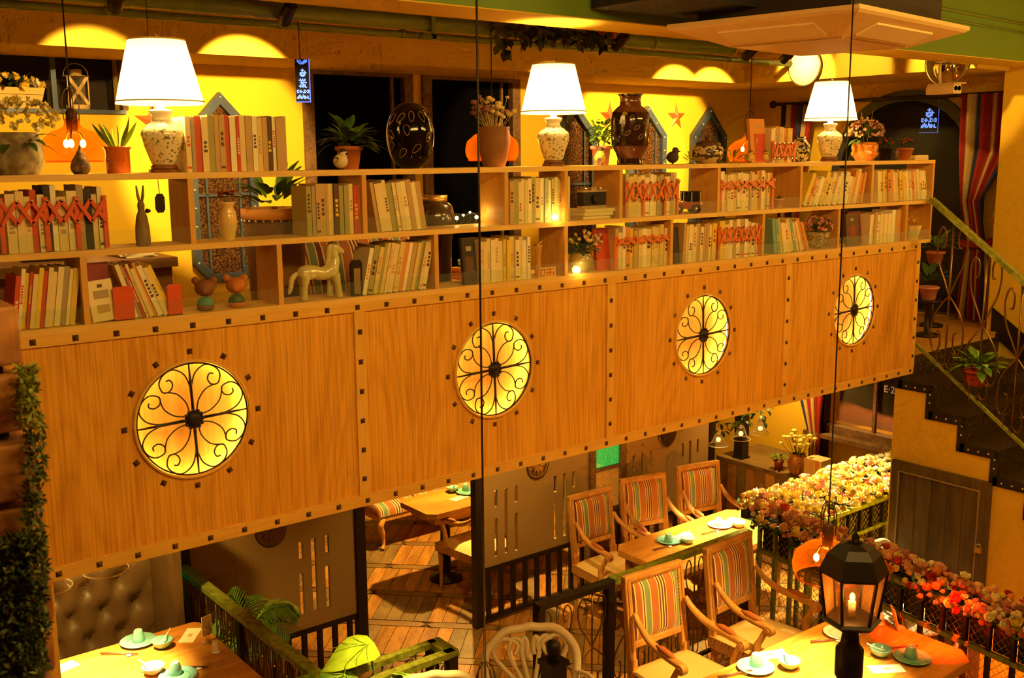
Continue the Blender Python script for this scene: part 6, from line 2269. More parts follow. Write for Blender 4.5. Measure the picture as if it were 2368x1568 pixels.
ware('on the booth table at its lit centre', 1.08, [('plate', 412, 1568, 'celadon'), ('cup', 406, 1560, 'celadon'), ('bowl', 355, 1558, 'white', 2.4), ('napkin', 140, 1548, 'bright cream', .3), ('sticks', 437, 1546, 'dark', -.7)], GW)
GW = 'place settings beyond the doorway'
ware('on the table beyond the doorway', .76, [('plate', 1080, 1140, 'celadon'), ('cup', 1077, 1136, 'celadon'), ('bowl', 1046, 1137, 'celadon', .6), ('napkin', 1062, 1152, 'cream', .2)], GW)
# menu holder, candles and card
p = at('z', 1.08, 480, 1487)
g = thing('menu_holder', 'clear glass holder with a folded paper menu on the booth table', 'menu holder', (p.x, p.y, 1.0805), .5)
MB().lathe([(.035, 0), (.036, .006), (.012, .012), (.010, .04), (.03, .07), (.034, .12), (.031, .12), (.028, .07)], 18, None, True, False).build('glass', M_CLEARG, g)
MB().box(-.045, .045, -.002, .002, .045, .16, TR((0, 0, 0), (-.1, .15, 0))).build('menu', M_PAPER, g)
for lab, px, py, z in (('white pillar salt shaker on the booth table', 499, 1508, 1.08), ('white candle on the platform table beside the card', 2034, 1443, 1.08)):
    p = at('z', z, px, py)
    g = thing('candle', lab, 'candle', (p.x, p.y, z + .0005))
    MB().lathe([(.026, 0), (.027, .005), (.018, .008)], 18).build('saucer', M_WHITE, g)
    MB().lathe([(.017, .007), (.018, .012), (.0175, .066), (.014, .07)], 18).build('body', mat('white_wax', (.92, .85, .66), .5), g)
p = at('z', 1.08, 2075, 1452)
g = thing('table_card', 'cream card leaning in a clear holder on the platform table', 'card', (p.x, p.y, 1.0805), .75)
MB().box(-.065, .065, -.002, .002, .012, .125, TR((0, 0, 0), (rad(-14), rad(8), 0))).build('card', mat('card_paper', (.86, .62, .24), .8), g)
MB().tube(cat_rom([(-.04, -.018, .06), (-.01, -.022, .075), (.02, -.018, .055), (.05, -.024, .08)], 4), .0012, 4).build('drawn_line', M_DKWOOD, g)
MB().lathe([(.045, 0), (.045, .006), (.01, .014)], 18).build('holder', M_CLEARG, g)

# ---- tufted sofa
g = thing('tufted_sofa', 'dark brown button-tufted leather booth sofa with carved gilt end', 'sofa', (-.05, 2.35, .32))
M_LEATH = mat('brown_leather_tufted', (.12, .075, .028), .42, var=.2, vs=6)
v, fc = [], []
NX, NZ = 64, 40
L0, L1, Z0, Z1 = -1.1, .70, .42, 1.5
bxs, bzs = .2, .17
btn = []
r_i = 0
z = .58
while z < Z1:
    x = L0 + (.5 if r_i % 2 else 1.0) * bxs
    while x < L1 - .05:
        btn.append((x, z))
        x += bxs
    z += bzs / 1.0
    r_i += 1
for j in range(NZ + 1):
    for i in range(NX + 1):
        x, z = L0 + (L1 - L0) * i / NX, Z0 + (Z1 - Z0) * j / NZ
        d = min(((x - a) ** 2 + (z - b) ** 2) ** .5 for a, b in btn)
        # pleats run along the diagonals between the buttons
        u, w = (x - L0) / bxs + (z - .58) / bzs * .5, (x - L0) / bxs - (z - .58) / bzs * .5
        pl = min(abs(u - round(u)), abs(w - round(w)))
        y = .345 - .052 * (1 - math.exp(-(d / .055) ** 2)) - .02 * min(1, pl / .12)
        v.append((x, y, z))
for j in range(NZ):
    for i in range(NX):
        a = j * (NX + 1) + i
        fc.append((a, a + 1, a + NX + 2, a + NX + 1))
MB().add(v, fc, True).build('tufted_back', M_LEATH, g)
MB().box(L0, L1, .345, .41, 0, Z1 + .02).build('back_board', M_LEATH, g)
for a, b in btn:
    MB().ball((a, .335, b), .012, 8, 5, (1, .5, 1)).build('button', M_LEATH, g)
sq = MB().box(L0, L1, -.22, .33, .36, .46).build('seat_cushion', stripes('striped_seat', 0, .36, SEQ), g)
bv = sq.modifiers.new('round', 'BEVEL')
bv.width = .03
bv.segments = 3
MB().box(L0, L1, -.2, .34, 0, .36).build('seat_base', M_LEATH, g)
MB().box(L1, L1 + .05, -.15, .40, 0, 1.45).build('end_panel', M_LEATH, g)
gilt = wood('carved_gilt', (.42, .17, .03), (.62, .30, .06), (6, 6, 6), .4, 3, .2)
MB().tube(cat_rom([(L1 + .06, .30, 1.5), (L1 + .06, .28, 1.2), (L1 + .06, .24, .95), (L1 + .06, .22, .80), (L1 + .06, .10, .70), (L1 + .06, -.06, .64), (L1 + .06, -.14, .60)], 5), .024, 8).build('carved_trim', gilt, g)
MB().tube(cat_rom([(L1 + .045, .26, 1.5), (L1 + .045, .24, 1.2), (L1 + .045, .20, .97), (L1 + .045, .18, .84), (L1 + .045, .08, .74), (L1 + .045, -.06, .68)], 5), .010, 6).build('carved_bead', gilt, g)
# two clear glass pendant shades over the booth table
for px, py, lab in ((245, 1318, 'clear glass pendant shade under the parapet beside the booth'), (112, 1358, 'clear glass pendant shade partly hidden by the wooden post')):
    p = at('y', .75, px, py)
    g = thing('glass_pendant', lab, 'pendant lamp', (p.x, .75, p.z), 0, 'clear glass pendants over the booth')
    MB().lathe([(.098, 0), (.09, .012), (.06, .04), (.035, .08), (.028, .11)], 28, None, True, False).build('glass_shade', M_CLEARG, g)
    MB().tube([(.098 * cos(a), .098 * sin(a), 0) for a in [2 * pi * k / 32 for k in range(33)]], .003, 5, False).build('glass_rim', mat('bright_rim', (.9, .8, .5), .2), g)
    MB().lathe([(.026, .10), (.026, .15), (.01, .16)], 14).build('socket', M_BRONZE, g)
    MB().ball((0, 0, .06), .02, 10, 8).build('bulb', M_BULB, g)
    MB().tube([(0, 0, .15), (0, 0, 2.40 - p.z)], .003).build('cable', M_IRON, g)

# ------------------------------------------------------------------ rails, fences, plants, counter, foreground
def scroll2(mb, T, w, h, r=.005):
    """a wrought panel: upright bar with two pairs of S-scrolls, in the local xz plane"""
    S_ = [(.0, .5), (.16, .6), (.36, .72), (.42, .86), (.30, .95), (.18, .90), (.20, .82), (.27, .82)]
    S2_ = [(.0, .5), (.2, .44), (.42, .34), (.46, .2), (.34, .12), (.2, .16), (.2, .25), (.28, .26)]
    for P in (S_, S2_):
        for s in (-1, 1):
            mb.tube([T @ Vector((s * x * w, 0, z * h)) for x, z in [(v.x, v.y) for v in cat_rom([(a, b, 0) for a, b in P], 4)]], r, 5)
    for s in (-1, 1):
        mb.tube([T @ Vector((s * v.x * w, 0, v.y * h)) for v in cat_rom([(.0, .06, 0), (.1, .02, 0), (.22, .04, 0), (.24, .11, 0), (.15, .13, 0)], 4)], r * .9, 5)
    mb.tube([T @ Vector((0, 0, 0)), T @ Vector((0, 0, h))], r * 1.2, 6)
    return mb


def railing(label, a, b, z0, z1, n, grp, m_rail=M_IRONG, posts=(0, 1), rw=.07, slope=0.0, pitch=True):
    a, b = Vector(a), Vector(b)
    d = (b - a)
    L = d.length
    rz = math.atan2(d.y, d.x)
    g = thing('railing', label, 'railing', (a.x, a.y, z0), rz, grp)
    H = z1 - z0
    MB().box(-.02, L + .02, -rw / 2, rw / 2, H - .035, H).build('top_rail', m_rail, g)
    MB().box(0, L, -.012, .012, .05, .075).build('bottom_rail', M_IRON, g)
    for q in posts:
        MB().box(L * q - .028, L * q + .028, -.028, .028, 0, H - .03).build('post', M_IRON, g)
    for k in range(n):
        q = MB()
        scroll2(q, Matrix.Translation((L * (k + .5) / n, 0, .075)), L / n * .98, H - .11)
        q.build('scroll_panel', M_BRONZE, g)
    return g


GR = 'wrought iron railings of the platform'
railing('green-topped iron scroll railing running from the doorway screen to the booth', (.9, .70, 0), (.9, 2.9, 0), .32, 1.2, 14, GR, posts=(0, .5, 1))
railing('green-topped iron scroll railing behind the lime-leaved plant, outer side', (.93, .76, 0), (1.58, .76, 0), .32, 1.2, 3, GR, posts=(1,), rw=.045)
railing('green-topped iron scroll railing before the lime-leaved plant', (.93, .60, 0), (1.60, .60, 0), .32, 1.2, 3, GR, posts=(1,), rw=.055)
tag(MB().box(1.56, 1.64, .58, .78, 1.165, 1.2).build('rail_end', M_IRONG), 'green flat end piece joining the two planter rails', 'railing')
railing('black iron scroll railing beside the platform steps', (2.37, .76, 0), (2.95, .75, 0), .32, 1.2, 2, GR, M_IRON, posts=(0, 1))
railing('green-topped iron railing behind the platform armchairs', (3.0, .76, 0), (4.36, .78, 0), .32, 1.2, 6, GR, posts=(1,))
# stair rail
g = thing('stair_railing', 'iron scroll stair railing with a mossy green handrail', 'railing', (0, 0, 0))
a, b = at('x', SX0 + .05, 2160, 466), at('x', SX0 + .05, 2368, 652)
c, d = at('x', SX0 + .05, 2112, 790), at('x', SX0 + .05, 2368, 1033)
dirr = (b - a)
MB().bar(a - dirr * .03, a + dirr * 2.6, .05, .032).build('handrail', M_IRONG, g)
dd = (d - c)
MB().bar(c - dd * .05, c + dd * 2.4, .02, .02).build('lower_rail', M_IRONG, g)
for k in range(9):
    yy = YS - .30 - .245 * k
    ta = (yy - a.y) / dirr.y
    tb = (yy - c.y) / dd.y
    top, bot = a + dirr * ta, c + dd * tb
    q = MB()
    T = Matrix.Translation(bot) @ Matrix.Rotation(pi / 2, 4, 'Z')
    scroll2(q, T, .25, top.z - bot.z, .0062)
    q.build('scroll_panel', M_BRONZE, g)
# hanging pot on the stair rail
p = at('x', SX0 + .10, 2260, 872)
g = thing('flower_pot', 'magenta pot of trailing green leaves hung on the stair railing', 'plant pot', (p.x, p.y, p.z - .055))
MB().lathe(pot_mesh(.062, .085, .11), 20, None, True, False).build('pot', mat('magenta_plastic', (.42, .05, .06), .45), g)
leafy('leaves', M_LEAF, g, 40, .13, .055, .10, 1.2, -.1, .03, .5, .05, 71)
leafy('leaves', M_LEAFL, g, 16, .11, .05, .11, 1.2, .2, .03, .4, .05, 72)
MB().tube([(.087 * cos(t), .087 * sin(t), .08) for t in [2 * pi * k / 20 for k in range(21)]], .004, 5, False).tube([(-.05, 0, .08), (-.09, 0, .02), (-.1, 0, -.12)], .004, 5).build('ring_holder', M_BRONZE, g)

# ---- flower fences
ROSE = []
M_LBLK = mat('lantern_black', (.006, .004, .003), .45, .2)


def rose_mesh(m, seed):
    rr_ = random.Random(seed)
    q = MB()
    for lay, (n_, r_, el, w_) in enumerate(((6, .95, .62, 1.15), (6, .95, 1.02, 1.05), (4, .8, 1.32, .85))):
        for k in range(n_):
            a = k * 2 * pi / n_ + lay * .6 + rr_.uniform(-.1, .1)
            q.leaf(r_ * .5, w_ * .5, TR(((.13 - .04 * lay) * cos(a), (.13 - .04 * lay) * sin(a), .02 + .03 * lay), (0, -el, a)), -.45, .6, 4)
    q.ball((0, 0, .22), .24, 8, 6)
    me = bpy.data.meshes.new('rose')
    me.from_pydata(q.v, [], q.f)
    me.polygons.foreach_set('use_smooth', q.sm)
    me.materials.append(m)
    return me


for nm, c in (('yellow', (.92, .72, .14)), ('cream', (.92, .82, .42)), ('peach', (.86, .48, .22)), ('orange', (.84, .30, .06)), ('pink', (.76, .34, .24)), ('red', (.55, .04, .03)), ('pale', (.90, .86, .60))):
    ROSE.append(rose_mesh(mat('rose_' + nm, c, .65), len(ROSE)))


def roses(parent, n, sampler, pal, size, seed):
    rr_ = random.Random(seed)
    for i in range(n):
        p_, up = sampler(rr_)
        o = link('rose', ROSE[rr_.choice(pal)], parent, p_)
        dv = Vector(up) + Vector((rr_.uniform(-.5, .5), rr_.uniform(-.5, .5), rr_.uniform(-.1, .3)))
        o.rotation_euler = dv.to_track_quat('Z', 'Y').to_euler()
        k = size * rr_.uniform(.7, 1.25)
        o.scale = (k, k, k)


def fence(label, a, b, z0, z1, bed, pal, n_ro, seed, size=.06, width=.12, grp='flower fences', fill=200, dark_panels=True):
    a, b = Vector((a[0], a[1], 0)), Vector((b[0], b[1], 0))
    d = b - a
    L = d.length
    rz = math.atan2(d.y, d.x)
    g = thing('flower_fence', label, 'flower fence', (a.x, a.y, z0), rz, grp)
    H = z1 - z0
    MB().box(0, L, -.02, .02, H - .03, H).build('top_rail', M_IRONG, g)
    MB().box(0, L, -.015, .015, H - .24, H - .21).build('middle_rail', M_IRONG, g)
    MB().box(0, L, -.015, .015, .04, .07).build('bottom_rail', M_IRON, g)
    n = max(3, int(L / .15))
    for k in range(n + 1):
        x = L * k / n
        MB().box(x - .012, x + .012, -.014, .014, .0, H - .02).build('upright', M_IRONG if k < 4 else M_IRON, g)  # first uprights green instead of black: the corner's light put into their colour
    if dark_panels:
        for k in range(n):
            MB().box(L * k / n + .014, L * (k + 1) / n - .014, .018, .022, H - .21, H - .03).build('dark_panel', M_LBLK, g)
    q = MB()
    st = .05
    k = -H
    while k < L:
        for s in (1, -1):
            x0, zz0 = (k, .07) if s > 0 else (k + H, .07)
            x1, zz1 = (k + H - .1, H - .03) if s > 0 else (k + .1, H - .03)
            # clip to the fence length
            pa, pb = Vector((x0, .016, zz0)), Vector((x1, .016, zz1))
            if pa.x > pb.x:
                pa, pb = pb, pa
            if pb.x <= 0 or pa.x >= L:
                continue
            if pa.x < 0:
                pa = pa.lerp(pb, (0 - pa.x) / (pb.x - pa.x))
            if pb.x > L:
                pb = pa.lerp(pb, (L - pa.x) / (pb.x - pa.x))
            q.tube([pa, pb], .0018, 4, False)
        k += st
    q.build('wire_mesh', mat('wire', (.55, .45, .2), .4, .8), g)['kind'] = 'stuff'
    # flowers along the top
    fol = MB()
    rr_ = random.Random(seed)
    for k in range(int(L * 260)):
        x, y, z = rr_.uniform(-.03, L + .03), rr_.uniform(bed[0], bed[1]), H - .02 + rr_.uniform(-.03, .05)
        fol.leaf(rr_.uniform(.04, .07), .025, TR((x, y, z), (rr_.uniform(-1, 1), rr_.uniform(-1.2, .6), rr_.uniform(0, 6.3))), .3, .2, 3)
    fol.build('foliage', M_LEAFD, g)['kind'] = 'stuff'
    MB().box(0, L, max(bed[0], 0) + .01, bed[1] - .02, H - .07, H - .01).build('trough', M_IRON, g)

    def smp(r_):
        y = r_.uniform(bed[0] - .02, bed[1] + .02)
        t = (y - bed[0]) / (bed[1] - bed[0])
        return Vector((r_.uniform(-.03, L), y, H + .02 + .07 * sin(pi * min(1, max(0, t))) + r_.uniform(-.03, .05))), (0, (t - .5) * 1.2, .8)
    roses(g, n_ro, smp, pal, size, seed)
    # the many smaller blossoms between the large roses
    r2 = random.Random(seed + 50)
    for ci in sorted(set(pal)):
        me = ROSE[ci]
        vs = [tuple(v_.co) for v_ in me.vertices]
        fs = [tuple(p_.vertices) for p_ in me.polygons]
        q = MB()
        for _ in range(int(fill * pal.count(ci) / len(pal))):
            p_, up = smp(r2)
            p_.z -= .015
            dv = Vector(up) + Vector((r2.uniform(-.6, .6), r2.uniform(-.6, .6), 0))
            T = Matrix.Translation(p_) @ dv.to_track_quat('Z', 'Y').to_matrix().to_4x4() @ Matrix.Scale(size * r2.uniform(.5, .8), 4)
            q.add(vs, fs, True, T)
        q.build('small_blossoms', me.materials[0], g)['kind'] = 'stuff'
    return g


fence('black mesh fence topped with peach and red roses beside the platform table', (4.46, .74), (4.10, -1.75), .32, 1.26, (-.08, .14), [2, 2, 3, 4, 4, 5, 0, 1, 2], 230, 5, .078, fill=420)
fence('black barred fence under the broad bed of yellow roses', (4.60, .50), (6.45, .52), .05, 1.24, (0, .55), [0, 0, 0, 1, 1, 6, 2, 0, 4], 295, 6, .078, fill=900)

# ---- plants on the floor
g = thing('palm', 'potted palm with arching feathery fronds before the taupe screen', 'palm', (1.15, 2.30, 0))
MB().lathe(pot_mesh(.13, .17, .34, .012, .04), 24, None, True, False).build('pot', M_TERRA, g)
MB().lathe([(.0001, .31), (.16, .31)], 20, None, False, False).build('soil', M_SOIL, g)
MB().tube([(0, 0, .3), (.01, 0, .65), (-.01, 0, .98)], [.035, .03, .02], 10).build('trunk', M_DKWOOD, g)
rr = random.Random(12)
for k in range(15):
    a = k * 2.399
    el = rr.uniform(.1, 1.2)
    Lf = rr.uniform(.34, .44)
    h0 = Vector((cos(a), sin(a), 0))
    pts = cat_rom([Vector((0, 0, .82)), Vector((0, 0, .82)) + h0 * Lf * .35 * cos(el) + Vector((0, 0, Lf * .45 * sin(el))), Vector((0, 0, .82)) + h0 * Lf * .75 * cos(el) + Vector((0, 0, Lf * .62 * sin(el))), Vector((0, 0, .82)) + h0 * Lf * cos(el) * 1.05 + Vector((0, 0, Lf * .55 * sin(el) - .05))], 7)
    q = MB()
    q.tube(pts, .0035, 4)
    for i in range(4, len(pts) - 1):
        t = (pts[i + 1] - pts[i - 1]).normalized()
        sd = t.cross(Vector((0, 0, 1))).normalized()
        ll = .17 * sin(pi * min(1, .15 + .8 * i / len(pts)))
        for s in (-1, 1):
            q.leaf(ll, .016, TRQ(pts[i], sd * s + t * .7 + Vector((0, 0, -.15)), (0, 0, 1)), .3, .2, 3)
    q.build('frond', M_LEAF if k % 3 else M_LEAFL, g)
g = thing('lime_plant', 'plant with huge glossy lime-green arrow leaves between the planter rails', 'plant', (1.2, .68, .32))
MB().lathe(pot_mesh(.06, .07, .3, .006, .03), 18, None, True, False).build('pot', M_IRON, g)


def big_leaf(L, Wd, n=14):
    out = [(0, 0), (-.12, .20), (-.10, .36), (.05, .46), (.25, .47), (.5, .38), (.75, .2), (.92, .06), (1, 0)]
    v, f = [], []
    m_ = len(out)
    for s in (1, -1):
        for kx, (x, y) in enumerate(out):
            for t in (0, .5, 1.0):
                bend = -.22 * max(0, x) ** 2 - .10 * (y * t) * 1.2 + .04 * sin(6 * x) * t
                v.append((x * L, s * y * t * Wd * 2, bend * L))
    for s in range(2):
        for kx in range(m_ - 1):
            for j in range(2):
                a = (s * m_ + kx) * 3 + j
                f.append((a, a + 3, a + 4, a + 1) if s else (a, a + 1, a + 4, a + 3))
    return MB().add(v, f, True)


for k, (px, py, z, L, a, tilt, roll, m) in enumerate(((852, 1490, 1.34, .28, pi * .95, .12, -.2, M_LEAFL), (800, 1560, 1.24, .27, pi * 1.1, .2, -.2, M_LEAF), (900, 1568, 1.18, .2, -.3, .3, .2, M_LEAFD), (930, 1560, 1.2, .16, .5, .4, .1, M_LEAFL), (720, 1562, 1.2, .18, 2.6, .3, .2, M_LEAF))):
    p = at('z', z, px, py) - Vector((1.2, .68, .32))
    o = big_leaf(L, L * .46).build('leaf', m, g, p, (roll, tilt, a))
    MB().tube([(0, 0, .3), (p.x * .5, p.y * .5, p.z * .7 + .1), tuple(p)], .007, 6).build('stalk', M_LEAF, g)
    vn = MB()
    for s in (-1, 1):
        for j in range(3):
            vn.tube([(L * .02, 0, .006), (L * (.12 + .2 * j), s * L * .22, -L * .02 + .006), (L * (.18 + .24 * j), s * L * .40, -L * (.06 + .04 * j) + .006)], .0025, 4)
    vn.build('vein', M_LEAFL, o)


# ---- white cast metal chairs
def white_chair(label, loc, rz, grp):
    g = thing('garden_chair', label, 'chair', loc, rz, grp)
    m = M_WHITEW
    rim = cat_rom([(-.20, .22, .44), (-.265, .25, .60), (-.26, .28, .76), (-.16, .30, .87), (-.05, .305, .885), (0, .305, .895), (.05, .305, .885), (.16, .30, .87), (.26, .28, .76), (.265, .25, .60), (.20, .22, .44)], 5)
    MB().tube(rim, .025, 8).build('back_rim', m, g)
    for s in (-1, 1):
        for w in (.04, .10, .17):
            q = MB()
            q.tube(cat_rom([(0.01 * s, .22, .45), (s * w * .5, .25, .58), (s * w * 1.25, .285, .74), (s * w * 1.0, .30, .83), (s * w * .45, .295, .80), (s * w * .55, .285, .73)], 5), .014, 6)
            q.build('back_loop', m, g)
        MB().tube(cat_rom([(s * .262, .25, .62), (s * .31, .10, .66), (s * .32, -.06, .65), (s * .30, -.14, .60), (s * .27, -.17, .44)], 5), .014, 8).build('arm', m, g)
        MB().tube(cat_rom([(s * .21, -.2, .43), (s * .235, -.235, .3), (s * .21, -.21, .12), (s * .24, -.25, 0)], 4), .014, 8).build('leg', m, g)
        MB().tube(cat_rom([(s * .19, .2, .43), (s * .20, .24, .3), (s * .19, .23, .12), (s * .22, .28, 0)], 4), .014, 8).build('leg', m, g)
    MB().lathe([(.0001, .43), (.24, .43), (.25, .44), (.24, .452), (.0001, .445)], 26).build('seat', m, g)
    return g


GWc = 'white cast metal chairs'
wc = white_chair('white cast metal chair with looped back beside the black newel post', (0, 0, 0), -.50, GWc)
p = at('z', 1.215, 1225, 1448)
off = Matrix.Rotation(-.50, 3, 'Z') @ Vector((0, .305, 0))
wc.location = (p.x - off.x, p.y - off.y, .32)
p = at('z', 1.2, 1005, 1562)
dup(wc, (p.x - off.x, p.y - off.y, .31), -.5, 'white cast metal chair cut by the lower picture edge')
p = at('y', -.15, 2150, 1250)
dup(wc, (4.775, -.28, .32), .0, 'white cast metal chair behind the rose fence')

def to_mesh(o):
    bpy.context.view_layer.update()
    me = bpy.data.meshes.new_from_object(o)
    n_ = o.name
    o2 = link(n_, me, o.parent, o.location, o.rotation_euler)
    o2.scale = o.scale
    bpy.data.objects.remove(o)
    o2.name = n_.split('.')[0]
    return o2


# ---- counter by the right wall
g = thing('counter', 'weathered plank counter along the yellow wall with a dark top', 'counter', (6.35, 2.1, 0))
MB().box(-.02, .64, -.85, .66, .90, .945).build('counter_top', wood('counter_wood', (.16, .10, .035), (.28, .18, .06), (6, 1, 6), .55, 3, .1), g)
pal = [wood('crate_plank_%d' % k, c, [x * 1.5 for x in c], (6, 6, 1), .65, 3, .15) for k, c in enumerate(((.20, .11, .035), (.30, .17, .05), (.16, .12, .05), (.36, .20, .05)))]
for k in range(13):
    y = -.84 + k * .1145
    MB().box(.0, .02, y, y + .11, .02, .9).build('plank', pal[k % 4], g)
MB().box(.02, .62, -.83, .64, 0, .9).build('carcass', M_DKWOOD, g)
fc_ = bpy.data.curves.new('stencil', 'FONT')
fc_.body = 'SIII'
fc_.size = .07
fc_.extrude = .0008
fo = bpy.data.objects.new('stencil_letters', fc_)
COL.objects.link(fo)
fo.parent = g
sp_ = at('x', 6.348, 1766, 1139)
fo.rotation_euler = (0, -pi / 2, 0)
fo.location = (-.0015, sp_.y - 2.1, sp_.z)
fc_.materials.append(mat('faded_stencil', (.55, .38, .14), .8))
to_mesh(fo)
g = thing('flower_jar', 'brown glazed jar of cream statice flowers on the counter', 'plant pot', (6.43, 1.86, .945))
MB().lathe([(.06, 0), (.09, .05), (.10, .11), (.08, .17), (.06, .19), (.065, .2), (.055, .195)], 22, None, True, False).build('jar', mat('brown_clay', (.36, .15, .045)), g)
pts = []
rr = random.Random(31)
for k in range(26):
    q_ = Vector((rr.uniform(-.13, .13), rr.uniform(-.13, .13), rr.uniform(.28, .40)))
    pts.append(q_)
    MB().ball((0, 0, 0), rr.uniform(.018, .03), 7, 5, (1, 1, .65)).build('flower_head', mat('statice', (.84, .74, .22), .8), g, q_)
stems(g, pts, .15)
g = thing('flower_pot', 'small dark red pot of leafy herb on the counter', 'plant pot', (6.43, 2.08, .945))
MB().lathe(pot_mesh(.035, .045, .085, .004, .012), 16, None, True, False).build('pot', mat('dark_red_pot', (.35, .06, .02), .5), g)
leafy('leaves', M_LEAF, g, 26, .06, .025, .08, 1.2, .1, .02, .4, .03, 81)
for k in range(6):
    o = MB().box(0, .16, -.014, .014, 0, .2).build('book', BM[['cream', 'ivory', 'straw', 'cream', 'orange', 'ivory'][k]])
    tag(o, ['cream', 'ivory', 'straw', 'pale cream', 'orange', 'plain ivory'][k] + ' book standing on the counter, %s from the brown jar' % ORD[k], 'book', 'books on the counter')
    o.location = (6.36, 1.73 - .031 * k, .9455)
    MB().box(.004, .157, -.012, .012, .003, .202).build('pages', M_PAGES, o)
g = thing('column_lamp', 'short black square column standing on the counter', 'column', (6.45, 2.55, .945))
MB().box(-.05, .05, -.05, .05, 0, 1.44).build('shaft', M_IRON, g)
MB().box(-.06, .06, -.06, .06, 0, .02).build('foot', M_IRON, g)
# bell glass lights with ivy
for k, (px, py) in enumerate(((1661, 1024), (1713, 1010), (1758, 998))):
    p = at('y', 2.1, px, py)
    g = thing('bell_lamp', 'clear glass bell lamp with ivy hanging before the counter, ' + ['nearest the screens', 'middle of three', 'farthest from the screens'][k], 'pendant lamp', (p.x, 2.1, p.z), 0, 'bell glass lamps')
    MB().lathe([(.088, -.02), (.085, -.012), (.06, .01), (.042, .05), (.034, .085), (.02, .1)], 24, None, True, False).build('glass_bell', M_CLEARG, g)
    MB().tube([(.088 * cos(a), .088 * sin(a), -.02) for a in [2 * pi * j / 28 for j in range(29)]], .003, 5, False).build('glass_rim', mat('bright_rim', (.9, .8, .5)), g)
    MB().ball((0, 0, .03), .022, 10, 8).build('bulb', mat('soft_bulb', (1, .9, .6), emit=(1, .72, .28), es=2.5), g)
    MB().lathe([(.02, .085), (.022, .1), (.018, .14), (.008, .15)], 12).build('socket', M_WHITE, g)
    MB().tube([(0, 0, .14), (0, 0, 2.4 - p.z)], .003).build('cable', M_IRON, g)
    leafy('ivy', M_LEAFD, g, 22, .075, .045, .11, 1.1, -.6, .03, .4, .14, 90 + k)
# ground window with curtain
w = thing('window_5', None, None, (0, 0, 0), 0, None, 'structure')
y0, y1, z0, z1 = lowin
q = MB()
holed_x(q, XR - .06, XR + .05, y0 - .05, y1 + .05, z0 - .05, z1 + .02, [(y0 + .03, y1 - .03, z0 + .03, z1 - .03)])
q.build('window_frame', M_WEATH, w)
MB().box(XR - .16, XR + .02, y0 - .12, y1 + .12, z0 - .09, z0 - .05).build('window_sill', M_WEATH, w)
MB().box(XR - .01, XR + .02, 1.44, 1.47, z0, z1).build('window_bar', M_WEATH, w)
MB().box(XR + .03, XR + .035, y0, y1, z0, z1).build('pane', glass('low_pane', (.8, .7, .5), .02, .05, None, 0, .1), w)
MB().box(XR - .10, XR + .0, 1.93, 2.05, .4, 2.39).build('side_post', M_IRON, w)
struct('ground_outside', MB().box(XR + .25, XR + 4, -1.5, 5, 1.0, 1.1).box(XR + 3.9, XR + 4, -1.5, 5, 1.1, 3), mat('street_paving', (.26, .10, .03), .8))
spot('street_lamp_light', (XR + 2.2, 2.3, 2.3), (XR + .9, 1.7, 1.1), 160, 110, .6, (1, .45, .14))
g = thing('parked_car', 'dark parked car with a pale plate outside the low window', 'car', (XR + 2.3, 1.9, 1.1), pi / 2)
MB().prism([(-.9, .18), (-.88, .45), (-.55, .52), (-.3, .78), (.4, .80), (.75, .54), (.9, .5), (.92, .18)], .7, TR((0, .35, 0), (pi / 2, 0, 0))).build('body', mat('car_paint', (.012, .01, .012), .15, coat=.8), g)
for x in (-.58, .58):
    for y in (-.36, .36):
        MB().lathe([(.0001, -.06), (.16, -.06), (.17, -.04), (.17, .04), (.16, .06), (.0001, .06)], 20, TR((x, y * .95, .17), (pi / 2, 0, 0))).build('wheel', M_IRON, g)
fc_ = bpy.data.curves.new('lettering', 'FONT')
fc_.body = 'E\u00b72'
fc_.size = .12
fc_.extrude = .001
fo = bpy.data.objects.new('window_lettering', fc_)
COL.objects.link(fo)
fo.parent = w
p = at('x', XR + .02, 2043, 906)
fo.location = (XR + .022, p.y, p.z)
fo.rotation_euler = (pi / 2, 0, -pi / 2)
fo.scale = (.75, .75, .75)
fc_.materials.append(mat('pale_lettering', (.8, .7, .5), .6, emit=(1, .8, .5), es=.1))
to_mesh(fo)
yA, yB_ = at('x', 6.85, 1838, 940).y, at('x', 6.85, 1905, 940).y
curtain('navy, cream and red striped curtain gathered beside the low window', 6.85, None, [(2.35, yA + .02, yB_ - .05), (1.7, yA, yB_), (1.35, yA - .12, yB_ + .03), (1.18, yA - .18, yB_ + .02), (1.0, yA - .18, yB_ + .03)], [0, 1, 2, 1, 2, 2], 3)

